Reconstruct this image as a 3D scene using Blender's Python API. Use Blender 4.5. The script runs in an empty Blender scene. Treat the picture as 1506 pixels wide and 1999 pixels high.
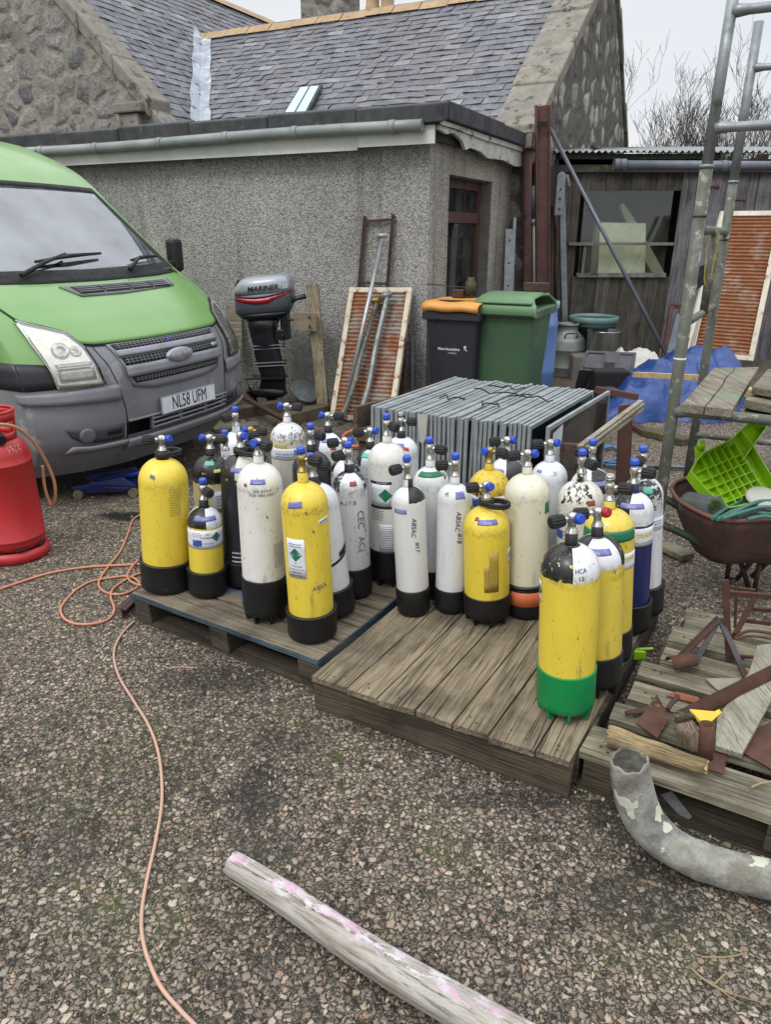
import bpy, bmesh, math, random
from mathutils import Vector, Matrix, Quaternion
random.seed(7)
R = math.radians
scene = bpy.context.scene
col = scene.collection
# ---------------------------------------------------------------- camera
FOC, PITCH, CAMH = 1400.0, R(21.4), 1.6
cd = bpy.data.cameras.new('camera'); cam = bpy.data.objects.new('camera', cd); col.objects.link(cam)
cam.location = (0, 0, CAMH); cam.rotation_euler = (R(90) - PITCH, 0, 0)
cd.sensor_fit = 'VERTICAL'; cd.sensor_height = 36.0; cd.lens = 36.0 * FOC / 1999.0
cd.clip_start = .05; cd.clip_end = 900
cd.dof.use_dof = False
scene.camera = cam
# ---------------------------------------------------------------- world: overcast
world = bpy.data.worlds.new("World"); scene.world = world; world.use_nodes = True
wn = world.node_tree; wn.nodes.clear()
def wnode(t, **k):
    n = wn.nodes.new(t)
    for a, b in k.items(): setattr(n, a, b)
    return n
sky = wnode('ShaderNodeTexSky', sky_type='NISHITA', sun_disc=False)
sky.sun_elevation = R(38); sky.sun_rotation = R(215)
bg1 = wnode('ShaderNodeBackground'); bg1.inputs[1].default_value = .1
wn.links.new(sky.outputs[0], bg1.inputs[0])
tc = wnode('ShaderNodeTexCoord'); sp = wnode('ShaderNodeSeparateXYZ'); wn.links.new(tc.outputs['Generated'], sp.inputs[0])
nz = wnode('ShaderNodeTexNoise'); nz.inputs['Scale'].default_value = 2.2; nz.inputs['Detail'].default_value = 4
mp = wnode('ShaderNodeMapping'); mp.inputs['Scale'].default_value = (1, 1, 3)
wn.links.new(tc.outputs['Generated'], mp.inputs[0]); wn.links.new(mp.outputs[0], nz.inputs['Vector'])
rp = wnode('ShaderNodeValToRGB'); rp.color_ramp.elements[0].position = .3; rp.color_ramp.elements[0].color = (.82, .85, .91, 1)
rp.color_ramp.elements[1].position = .7; rp.color_ramp.elements[1].color = (.95, .95, .96, 1)
wn.links.new(nz.outputs['Fac'], rp.inputs[0])
mr = wnode('ShaderNodeMapRange'); mr.inputs['From Min'].default_value = .25; mr.inputs['From Max'].default_value = 1.0
mr.inputs['To Min'].default_value = .60; mr.inputs['To Max'].default_value = 1.85
wn.links.new(sp.outputs['Z'], mr.inputs['Value'])
bg2 = wnode('ShaderNodeBackground'); wn.links.new(rp.outputs[0], bg2.inputs[0]); wn.links.new(mr.outputs[0], bg2.inputs[1])
mx = wnode('ShaderNodeMixShader'); mx.inputs[0].default_value = .92
wo = wnode('ShaderNodeOutputWorld')
wn.links.new(bg1.outputs[0], mx.inputs[1]); wn.links.new(bg2.outputs[0], mx.inputs[2]); wn.links.new(mx.outputs[0], wo.inputs[0])
sl = bpy.data.lights.new('sun', 'SUN'); sl.energy = .9; sl.angle = R(18); sl.color = (1, .97, .92)
so = bpy.data.objects.new('sun', sl); col.objects.link(so)
so.rotation_euler = Vector((-.45, -.55, .85)).to_track_quat('Z', 'Y').to_euler()
scene.view_settings.view_transform = 'Standard'; scene.view_settings.look = 'None'
scene.view_settings.exposure = 0.66; scene.view_settings.gamma = 1.0
scene.cycles.max_bounces = 6; scene.cycles.transparent_max_bounces = 12

# ---------------------------------------------------------------- photo pixel <-> yard coordinates
_c, _s = math.cos(PITCH), math.sin(PITCH)
def ray(px, py):
    a = (px - 753) / FOC; b = (999.5 - py) / FOC
    return Vector((a, _c + b * _s, -_s + b * _c))
def P(px, py, z=0.):
    r = ray(px, py); return Vector((0, 0, CAMH)) + r * ((z - CAMH) / r.z)
def PY(px, py, Y):
    r = ray(px, py); return Vector((0, 0, CAMH)) + r * (Y / r.y)
U = Vector((-.895, .446, 0)); V = Vector((.446, .895, 0)); CO = Vector((.376, 6.721, 0))
def UV(u, v, z=0.): return CO + U * u + V * v + Vector((0, 0, z))
def onV(px, py, v):
    r = ray(px, py); o = Vector((0, 0, CAMH)); return o + r * ((v * V.dot(V) + V.dot(CO) - V.dot(o)) / V.dot(r))
def onU(px, py, u):
    r = ray(px, py); o = Vector((0, 0, CAMH)); return o + r * ((u * U.dot(U) + U.dot(CO) - U.dot(o)) / U.dot(r))
def lerp(a, b, t): return a + (b - a) * t
def interp(x, xs, ys):
    if x <= xs[0]: return ys[0]
    for i in range(1, len(xs)):
        if x <= xs[i]: return ys[i-1] + (ys[i] - ys[i-1]) * (x - xs[i-1]) / (xs[i] - xs[i-1])
    return ys[-1]
def rgb(r, g, b):
    f = lambda v: ((v / 255 + .055) / 1.055) ** 2.4 if v > 10 else v / 255 / 12.92
    return (f(r), f(g), f(b), 1)

# ---------------------------------------------------------------- materials
class NM:
    def __init__(s, name):
        s.m = bpy.data.materials.new(name); s.m.use_nodes = True; s.t = s.m.node_tree
        s.b = s.t.nodes['Principled BSDF']; s.out = s.t.nodes['Material Output']
        s.tc = s.t.nodes.new('ShaderNodeTexCoord'); s.co = s.tc.outputs['Object']
    def n(s, t, **k):
        x = s.t.nodes.new(t)
        for a, b in k.items(): setattr(x, a, b)
        return x
    def set(s, sock, v):
        if hasattr(v, 'is_linked') or isinstance(v, bpy.types.NodeSocket): s.t.links.new(v, sock)
        else:
            try: sock.default_value = v
            except Exception: sock.default_value = (v, v, v, 1)
    def math(s, op, a, b=0., clamp=False):
        x = s.n('ShaderNodeMath', operation=op, use_clamp=clamp); s.set(x.inputs[0], a); s.set(x.inputs[1], b); return x.outputs[0]
    def mapping(s, scale=(1, 1, 1), rot=(0, 0, 0), loc=(0, 0, 0), co=None):
        x = s.n('ShaderNodeMapping'); s.set(x.inputs[0], co or s.co)
        x.inputs['Scale'].default_value = scale; x.inputs['Rotation'].default_value = rot; x.inputs['Location'].default_value = loc
        return x.outputs[0]
    def noise(s, scale, detail=4, rough=.55, co=None, dist=0.):
        x = s.n('ShaderNodeTexNoise'); s.set(x.inputs['Vector'], co or s.co)
        x.inputs['Scale'].default_value = scale; x.inputs['Detail'].default_value = detail; x.inputs['Roughness'].default_value = rough
        x.inputs['Distortion'].default_value = dist
        return x.outputs['Fac']
    def voro(s, scale, feature='F1', co=None, out='Distance', rnd=1.):
        x = s.n('ShaderNodeTexVoronoi', feature=feature); s.set(x.inputs['Vector'], co or s.co)
        x.inputs['Scale'].default_value = scale; x.inputs['Randomness'].default_value = rnd
        return x.outputs[out]
    def ramp(s, fac, stops, interp='LINEAR'):
        x = s.n('ShaderNodeValToRGB'); cr = x.color_ramp; cr.interpolation = interp
        while len(cr.elements) < len(stops): cr.elements.new(.5)
        for e, (p, c) in zip(cr.elements, stops):
            e.position = p; e.color = c if hasattr(c, '__len__') else (c, c, c, 1)
        s.set(x.inputs[0], fac); return x.outputs[0]
    def mix(s, fac, a, b, mode='MIX'):
        x = s.n('ShaderNodeMix', data_type='RGBA', blend_type=mode); x.clamp_factor = True
        s.set(x.inputs[0], fac); s.set(x.inputs[6], a); s.set(x.inputs[7], b); return x.outputs[2]
    def bump(s, h, strength=.5, dist=.01, prev=None):
        x = s.n('ShaderNodeBump'); x.inputs['Strength'].default_value = strength; x.inputs['Distance'].default_value = dist
        s.set(x.inputs['Height'], h)
        if prev is not None: s.set(x.inputs['Normal'], prev)
        return x.outputs[0]
    def fin(s, color=None, rough=None, metal=None, normal=None, spec=None, coat=None, ior=None):
        if color is not None: s.set(s.b.inputs['Base Color'], color)
        if rough is not None: s.set(s.b.inputs['Roughness'], rough)
        if metal is not None: s.set(s.b.inputs['Metallic'], metal)
        if normal is not None: s.set(s.b.inputs['Normal'], normal)
        if spec is not None: s.b.inputs['Specular IOR Level'].default_value = spec
        if coat is not None: s.b.inputs['Coat Weight'].default_value = coat; s.b.inputs['Coat Roughness'].default_value = .15
        return s.m
def wmat(name, c1, c2, scale=6, rough=.6, metal=0., bump=.15, bscale=40, c3=None, t3=.62, s3=9, coat=None, stretch=(1, 1, 1), bd=.004, spec=None):
    """two-tone weathered surface with optional third colour in patches"""
    n = NM(name); co = n.mapping(stretch)
    c = n.mix(n.ramp(n.noise(scale, 5, co=co), [(.3, 0), (.7, 1)]), c1, c2)
    if c3 is not None:
        c = n.mix(n.ramp(n.noise(s3, 6, .65, co=co), [(t3, 0), (t3 + .05, 1)]), c, c3)
    nor = n.bump(n.noise(bscale, 4, co=co), bump, bd) if bump else None
    rr = n.ramp(n.noise(scale * 2, 3, co=co), [(.3, max(rough - .1, .02)), (.7, min(rough + .12, 1))])
    return n.fin(c, rr, metal, nor, coat=coat, spec=spec)
def wood(name, c1, c2, c3, grain=1.0, axis=0, patch=None, pt=.58, ps=3.):
    """weathered boards, grain along the given local axis, each board island offset"""
    n = NM(name)
    g = n.n('ShaderNodeNewGeometry'); rnd = g.outputs['Random Per Island']
    cmb = n.n('ShaderNodeCombineXYZ')
    for i in range(3): n.set(cmb.inputs[i], n.math('MULTIPLY', rnd, 7.3 + i * 5.1))
    add = n.n('ShaderNodeVectorMath', operation='ADD'); n.set(add.inputs[0], n.co); n.set(add.inputs[1], cmb.outputs[0])
    sc = [20., 20., 20.]; sc[axis] = .9
    co = n.mapping(tuple(sc), co=add.outputs[0])
    f = n.noise(2.6 * grain, 9, .72, co=co, dist=1.4)
    c = n.ramp(f, [(.25, c3), (.42, c1), (.58, c2), (.75, c1)])
    sc2 = [110., 110., 110.]; sc2[axis] = 2.2
    f2 = n.noise(1.6 * grain, 5, .6, co=n.mapping(tuple(sc2), co=add.outputs[0]))
    c = n.mix(n.ramp(f2, [(.32, .95), (.48, 0)]), c, tuple(v * .55 for v in c3[:3]) + (1,))
    tone = n.ramp(rnd, [(0, .72), (1, 1.18)])
    c = n.mix(1., c, tone, 'MULTIPLY')
    sl3 = [7., 7., 7.]; sl3[axis] = .5
    lf = n.noise(2.2, 5, .6, co=n.mapping(tuple(sl3), co=add.outputs[0]), dist=.8)
    c = n.mix(n.ramp(lf, [(.30, .75), (.46, 0)]), c, tuple(v * .7 for v in c3[:3]) + (1,))
    dirt = n.ramp(n.noise(5., 5, .6), [(.45, 0), (.75, .75)])
    c = n.mix(dirt, c, c3)
    if patch is not None:
        c = n.mix(n.ramp(n.noise(ps, 6, .7, co=n.mapping(tuple(.35 * (1 if i == axis else 3.5) for i in range(3)), co=add.outputs[0])), [(pt, 0), (pt + .05, .8)]), c, patch)
    h = n.math('ADD', n.math('MULTIPLY', f, .8), n.math('MULTIPLY', f2, .9))
    return n.fin(c, .88, 0., n.bump(h, .9, .006), spec=.25)
def plain(name, c, rough=.5, metal=0., bump=0., bscale=200, spec=None, coat=None):
    n = NM(name); cc = n.mix(n.ramp(n.noise(14, 4), [(.3, .0), (.75, .35)]), c, tuple(v * .62 for v in c[:3]) + (1,))
    nor = n.bump(n.noise(bscale, 3), bump, .002) if bump else None
    return n.fin(cc, n.ramp(n.noise(25, 3), [(.3, max(rough - .08, .03)), (.7, min(1, rough + .12))]), metal, nor, spec=spec, coat=coat)

M = {}
# asphalt with exposed stones
def asphalt():
    n = NM('exposed_aggregate_asphalt')
    wob = n.n('ShaderNodeTexNoise'); wob.inputs['Scale'].default_value = 75; wob.inputs['Detail'].default_value = 2.5; n.set(wob.inputs['Vector'], n.co)
    mv = n.n('ShaderNodeVectorMath', operation='MULTIPLY_ADD'); n.set(mv.inputs[0], wob.outputs['Color']); mv.inputs[1].default_value = (.022, .022, 0); n.set(mv.inputs[2], n.co)
    co = mv.outputs[0]
    def layer(sc, t0, t1):
        de = n.voro(sc, 'DISTANCE_TO_EDGE', co); colr = n.voro(sc, 'F1', co, 'Color')
        sx = n.n('ShaderNodeSeparateColor'); n.set(sx.inputs[0], colr)
        stone = n.ramp(sx.outputs[0], [(0, rgb(84, 77, 70)), (.2, rgb(126, 113, 99)), (.42, rgb(148, 132, 116)), (.6, rgb(126, 120, 112)), (.8, rgb(160, 144, 127)), (.94, rgb(174, 163, 147)), (1, rgb(156, 127, 104))])
        keep = n.math('GREATER_THAN', sx.outputs[1], .13)
        m = n.math('MULTIPLY', n.ramp(de, [(t0, 0), (t1, 1)]), keep)
        hh = n.math('MULTIPLY', n.math('MULTIPLY', n.ramp(de, [(t0 * .6, 0), (t1 * 2.6, 1)]), keep), n.math('ADD', n.math('MULTIPLY', sx.outputs[2], .9), .35))
        return stone, m, hh
    s1, m1, h1 = layer(60, .06, .21)
    s2, m2, h2 = layer(150, .06, .2)
    tar = n.ramp(n.noise(160, 3), [(.3, rgb(17, 16, 15)), (.7, rgb(44, 40, 35))])
    moss = n.ramp(n.noise(1.9, 7, .68), [(.48, .05), (.66, .9)])
    moss = n.math('MULTIPLY', moss, n.ramp(n.noise(35, 4), [(.4, 0), (.6, 1)]))
    c = n.mix(m2, tar, n.mix(.45, s2, rgb(62, 56, 50)))
    c = n.mix(moss, c, rgb(62, 76, 26))
    c = n.mix(m1, c, s1)
    c = n.mix(n.math('MULTIPLY', moss, .08), c, rgb(90, 92, 60))
    fine = n.ramp(n.noise(330, 4, .7), [(.25, .60), (.75, 1.35)])
    c = n.mix(1., c, fine, 'MULTIPLY')
    big = n.ramp(n.noise(.9, 7, .62), [(.36, .62), (.50, .98), (.70, 1.18)])
    c = n.mix(1., c, big, 'MULTIPLY')
    # oil and damp spots, each a mark of its own on the ground
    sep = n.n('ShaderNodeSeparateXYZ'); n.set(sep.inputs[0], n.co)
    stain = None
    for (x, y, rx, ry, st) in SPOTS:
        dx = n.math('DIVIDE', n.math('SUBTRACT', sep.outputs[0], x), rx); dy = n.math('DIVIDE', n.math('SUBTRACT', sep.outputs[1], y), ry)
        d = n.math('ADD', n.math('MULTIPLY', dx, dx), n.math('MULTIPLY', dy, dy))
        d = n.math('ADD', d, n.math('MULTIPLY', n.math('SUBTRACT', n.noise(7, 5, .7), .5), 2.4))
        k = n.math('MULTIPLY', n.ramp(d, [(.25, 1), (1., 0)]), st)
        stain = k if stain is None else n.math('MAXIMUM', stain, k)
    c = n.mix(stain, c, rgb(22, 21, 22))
    h = n.math('MAXIMUM', h1, n.math('MULTIPLY', h2, .45))
    h = n.math('ADD', h, n.math('MULTIPLY', n.noise(260, 3), .22))
    rough = n.mix(stain, (.8, .8, .8, 1), (.45, .45, .45, 1))
    return n.fin(c, rough, 0., n.bump(h, 1., .010), spec=.35)
SPOTS = []
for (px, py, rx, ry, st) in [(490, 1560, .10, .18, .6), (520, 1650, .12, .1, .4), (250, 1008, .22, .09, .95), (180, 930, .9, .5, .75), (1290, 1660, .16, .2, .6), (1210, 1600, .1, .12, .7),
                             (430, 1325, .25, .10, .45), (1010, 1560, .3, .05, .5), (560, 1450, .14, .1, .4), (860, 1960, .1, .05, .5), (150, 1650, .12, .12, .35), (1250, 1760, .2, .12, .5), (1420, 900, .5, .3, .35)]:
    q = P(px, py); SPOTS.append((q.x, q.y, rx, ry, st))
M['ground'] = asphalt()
def harling(name, ca, cb, cc):
    n = NM(name)
    v = n.voro(95, 'F1', out='Color'); sx = n.n('ShaderNodeSeparateColor'); n.set(sx.inputs[0], v)
    d = n.voro(95, 'F1')
    c = n.ramp(sx.outputs[0], [(0, ca), (.35, cb), (.7, cc), (1, rgb(208, 204, 192))])
    c = n.mix(n.ramp(d, [(.4, 0), (.85, .5)]), c, rgb(84, 82, 76))
    v2 = n.noise(170, 3); c = n.mix(1., c, n.ramp(v2, [(.3, .7), (.7, 1.2)]), 'MULTIPLY')
    c = n.mix(1., c, n.ramp(n.noise(1.1, 6, .6, co=n.mapping((1, 1, .6))), [(.3, .78), (.7, 1.1)]), 'MULTIPLY')
    sz = n.n('ShaderNodeSeparateXYZ'); n.set(sz.inputs[0], n.co)
    low = n.math('ADD', sz.outputs[2], n.math('MULTIPLY', n.noise(3, 5, co=n.mapping((1, 1, .35))), -.9))
    c = n.mix(n.ramp(low, [(-.15, .38), (.25, 0)]), c, rgb(58, 58, 48))
    streak = n.ramp(n.noise(2.2, 5, .65, co=n.mapping((3, 3, .16))), [(.52, 0), (.70, .40)])
    c = n.mix(streak, c, rgb(78, 76, 68))
    topd = n.math('ADD', sz.outputs[2], n.math('MULTIPLY', n.noise(3.2, 5, .65, co=n.mapping((2, 2, .3))), .9))
    c = n.mix(n.ramp(topd, [(2.55, 0), (2.85, .5)]), c, rgb(74, 72, 64)) if False else c
    damp = n.ramp(n.noise(.55, 6, .7), [(.48, 0), (.66, .30)])
    c = n.mix(damp, c, rgb(92, 90, 80))
    h = n.math('ADD', n.math('SUBTRACT', 1., d), n.math('MULTIPLY', v2, .5))
    return n.fin(c, .95, 0., n.bump(h, .9, .012), spec=.2)
M['harl'] = harling('grey_roughcast_render', rgb(132, 132, 130), rgb(166, 166, 163), rgb(200, 199, 194))
M['harl_warm'] = harling('pale_roughcast_render', rgb(138, 134, 124), rgb(168, 164, 152), rgb(198, 194, 180))
def rubble(name, sc, cols, mortar, edge=.08, patches=False):
    n = NM(name)
    wob = n.n('ShaderNodeTexNoise'); wob.inputs['Scale'].default_value = 4; n.set(wob.inputs['Vector'], n.co)
    mv = n.n('ShaderNodeVectorMath', operation='MULTIPLY_ADD'); n.set(mv.inputs[0], wob.outputs['Color']); mv.inputs[1].default_value = (.16, .16, .12); n.set(mv.inputs[2], n.mapping((1, 1, 1.15)))
    co = mv.outputs[0]
    de = n.voro(sc, 'DISTANCE_TO_EDGE', co, rnd=.75); cl = n.voro(sc, 'F1', co, 'Color', rnd=.75)
    sx = n.n('ShaderNodeSeparateColor'); n.set(sx.inputs[0], cl)
    c = n.ramp(sx.outputs[0], [(i / (len(cols) - 1), k) for i, k in enumerate(cols)])
    c = n.mix(1., c, n.ramp(n.noise(16, 7, .75), [(.28, .5), (.5, 1.05), (.72, 1.6)]), 'MULTIPLY')
    c = n.mix(1., c, n.ramp(n.noise(70, 3, .6), [(.3, .75), (.7, 1.2)]), 'MULTIPLY')
    ed = n.math('ADD', de, n.math('MULTIPLY', n.math('SUBTRACT', n.noise(9, 5), .5), .16))
    thr = n.ramp(ed, [(edge, 1), (edge + .07, 0)])
    mc = n.mix(n.ramp(n.noise(8, 6, .6), [(.35, 0), (.7, 1)]), mortar, tuple(v * .6 for v in mortar[:3]) + (1,))
    if patches: thr = n.math('MAXIMUM', thr, n.ramp(sx.outputs[1], [(.5, 1), (.56, 0)]))
    c = n.mix(thr, c, mc)
    c = n.mix(n.ramp(n.noise(1.4, 5, .6), [(.5, 0), (.75, .45)]), c, rgb(64, 60, 52))
    h = n.math('ADD', n.ramp(ed, [(edge, 0), (edge + .2, 1)]), n.math('MULTIPLY', n.noise(26, 6, .7), .9))
    return n.fin(c, .93, 0., n.bump(h, .9, .05), spec=.2)
M['rubble'] = rubble('granite_rubble', 3.1, [rgb(122, 118, 114), rgb(148, 143, 136), rgb(104, 104, 106), rgb(162, 158, 151), rgb(128, 121, 116)], rgb(158, 153, 143), .065)
M['gable'] = rubble('patchy_gable_render', 3.4, [rgb(170, 166, 154), rgb(140, 138, 132), rgb(180, 176, 162), rgb(126, 126, 130)], rgb(112, 108, 102), .10, True)
def slate():
    n = NM('blue_grey_slate'); g = n.n('ShaderNodeNewGeometry'); r = g.outputs['Random Per Island']
    c = n.ramp(r, [(0, rgb(84, 85, 90)), (.3, rgb(99, 100, 106)), (.55, rgb(91, 92, 99)), (.8, rgb(112, 113, 118)), (.95, rgb(104, 103, 105)), (1, rgb(136, 137, 139))])
    c = n.mix(1., c, n.ramp(n.noise(22, 5, .65), [(.3, .72), (.7, 1.2)]), 'MULTIPLY')
    c = n.mix(n.ramp(n.noise(5, 7, .7), [(.58, 0), (.72, .55)]), c, rgb(150, 150, 146))
    c = n.mix(n.ramp(n.noise(.7, 5, .6), [(.52, 0), (.75, .5)]), c, rgb(88, 84, 80))
    c = n.mix(n.ramp(n.noise(30, 5, .7), [(.66, 0), (.7, .7)]), c, rgb(172, 172, 164))
    return n.fin(c, n.ramp(n.noise(9, 4), [(.3, .5), (.7, .8)]), 0., n.bump(n.noise(60, 5), .35, .006), spec=.4)
M['slate'] = slate()
M['cope'] = wmat('weathered_sandstone_coping', rgb(136, 131, 120), rgb(106, 102, 94), 5, .95, bump=.6, bscale=45, c3=rgb(78, 76, 66), t3=.56, s3=7, bd=.012)
M['ridge'] = wmat('clay_ridge_tile', rgb(168, 142, 108), rgb(146, 124, 98), 4, .9, bump=.4, c3=rgb(92, 86, 76), t3=.6)
M['lead'] = wmat('grey_lead', rgb(158, 166, 176), rgb(120, 128, 138), 4, .45, .2, .3, 14, c3=rgb(196, 202, 206), t3=.6, bd=.02)
M['felt'] = wmat('black_roofing_felt', rgb(62, 64, 66), rgb(44, 45, 46), 5, .85, bump=.4, bscale=60, c3=rgb(92, 94, 88), t3=.64)
M['white_wood'] = wmat('peeling_white_paint', rgb(190, 190, 182), rgb(160, 160, 152), 6, .6, bump=.3, c3=rgb(82, 76, 66), t3=.585, s3=11)
M['white_board'] = wmat('dirty_white_fascia_paint', rgb(206, 208, 204), rgb(178, 180, 174), 3, .55, bump=.15, c3=rgb(96, 96, 84), t3=.68, s3=6)
M['grey_plastic'] = wmat('grey_plastic_gutter', rgb(138, 144, 142), rgb(112, 120, 118), 3, .45, bump=.08, c3=rgb(86, 90, 80), t3=.62)
M['dark_pipe'] = wmat('dark_grey_plastic_pipe', rgb(98, 102, 112), rgb(78, 82, 92), 3, .45, bump=.08)
M['brown_wood'] = wmat('brown_stained_wood', rgb(84, 56, 50), rgb(64, 44, 42), 7, .5, bump=.2, stretch=(1, 1, .3))
M['red_oxide'] = wmat('red_oxide_steel', rgb(92, 60, 52), rgb(70, 48, 44), 5, .7, bump=.3, c3=rgb(52, 38, 34), t3=.6)
M['rust'] = wmat('deep_rust', rgb(90, 60, 46), rgb(62, 44, 36), 12, .92, .1, .7, 90, c3=rgb(128, 84, 60), t3=.64, s3=16)
M['rust_dark'] = wmat('dark_rust', rgb(78, 56, 48), rgb(54, 42, 38), 10, .9, .1, .6, 80, c3=rgb(110, 72, 56), t3=.64)
M['galv'] = wmat('dull_galvanised_steel', rgb(142, 148, 150), rgb(112, 118, 118), 14, .5, .55, .25, 60, c3=rgb(92, 94, 84), t3=.63)
M['galv_old'] = wmat('mossy_galvanised_tube', rgb(104, 106, 98), rgb(80, 84, 72), 11, .62, .35, .3, 70, c3=rgb(138, 136, 124), t3=.57, s3=26)
M['alu'] = wmat('aluminium', rgb(170, 174, 178), rgb(140, 144, 150), 10, .4, .6, .1)
M['steel'] = wmat('stainless_steel', rgb(176, 176, 176), rgb(140, 140, 140), 4, .25, .95, .05)
M['chrome'] = wmat('nickel_brass_valve', rgb(196, 196, 192), rgb(150, 148, 142), 60, .28, .9, .1)
M['brass'] = wmat('worn_brass', rgb(176, 150, 92), rgb(140, 118, 72), 60, .35, .85, .1)
M['black_rubber'] = wmat('black_rubber', rgb(22, 22, 24), rgb(16, 16, 18), 12, .62, bump=.15, c3=rgb(64, 62, 60), t3=.66, s3=30)
M['boot'] = wmat('scuffed_black_boot', rgb(20, 20, 22), rgb(14, 14, 16), 9, .5, bump=.12, c3=rgb(70, 68, 64), t3=.67, s3=26)
M['boot_green'] = wmat('green_boot_plastic', rgb(6, 132, 70), rgb(4, 112, 58), 9, .4, bump=.08, c3=rgb(40, 80, 56), t3=.70, s3=24)
M['boot_orange'] = wmat('orange_boot_band', rgb(198, 104, 62), rgb(176, 88, 52), 9, .55, bump=.08)
M['blue_cap'] = plain('blue_dust_cap', rgb(26, 66, 168), .35)
M['red_cap'] = plain('red_dust_cap', rgb(150, 22, 28), .3)
M['white_label'] = wmat('white_label', rgb(214, 216, 222), rgb(190, 192, 200), 9, .5, bump=0, c3=rgb(150, 150, 150), t3=.7, s3=30)
M['ink'] = plain('black_ink', rgb(26, 26, 30), .6)
M['ink_grey'] = plain('grey_print', rgb(96, 98, 108), .6)
M['green_label'] = plain('green_label', rgb(18, 106, 74), .45)
M['blue_label'] = wmat('violet_blue_sticker', rgb(86, 88, 152), rgb(122, 126, 178), 40, .5, bump=0)
M['flag_blue'] = plain('flag_blue', rgb(40, 78, 150), .5)
M['teal_label'] = plain('teal_sticker', rgb(88, 176, 152), .5)
M['tape'] = wmat('brown_parcel_tape', rgb(168, 142, 62), rgb(152, 128, 58), 20, .35, bump=.1)
M['blacktape'] = plain('black_tape', rgb(26, 26, 28), .4)
M['yellow_print'] = plain('yellow_print', rgb(190, 180, 40), .5)
M['redbrown_label'] = plain('red_brown_sticker', rgb(142, 66, 54), .5)
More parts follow.
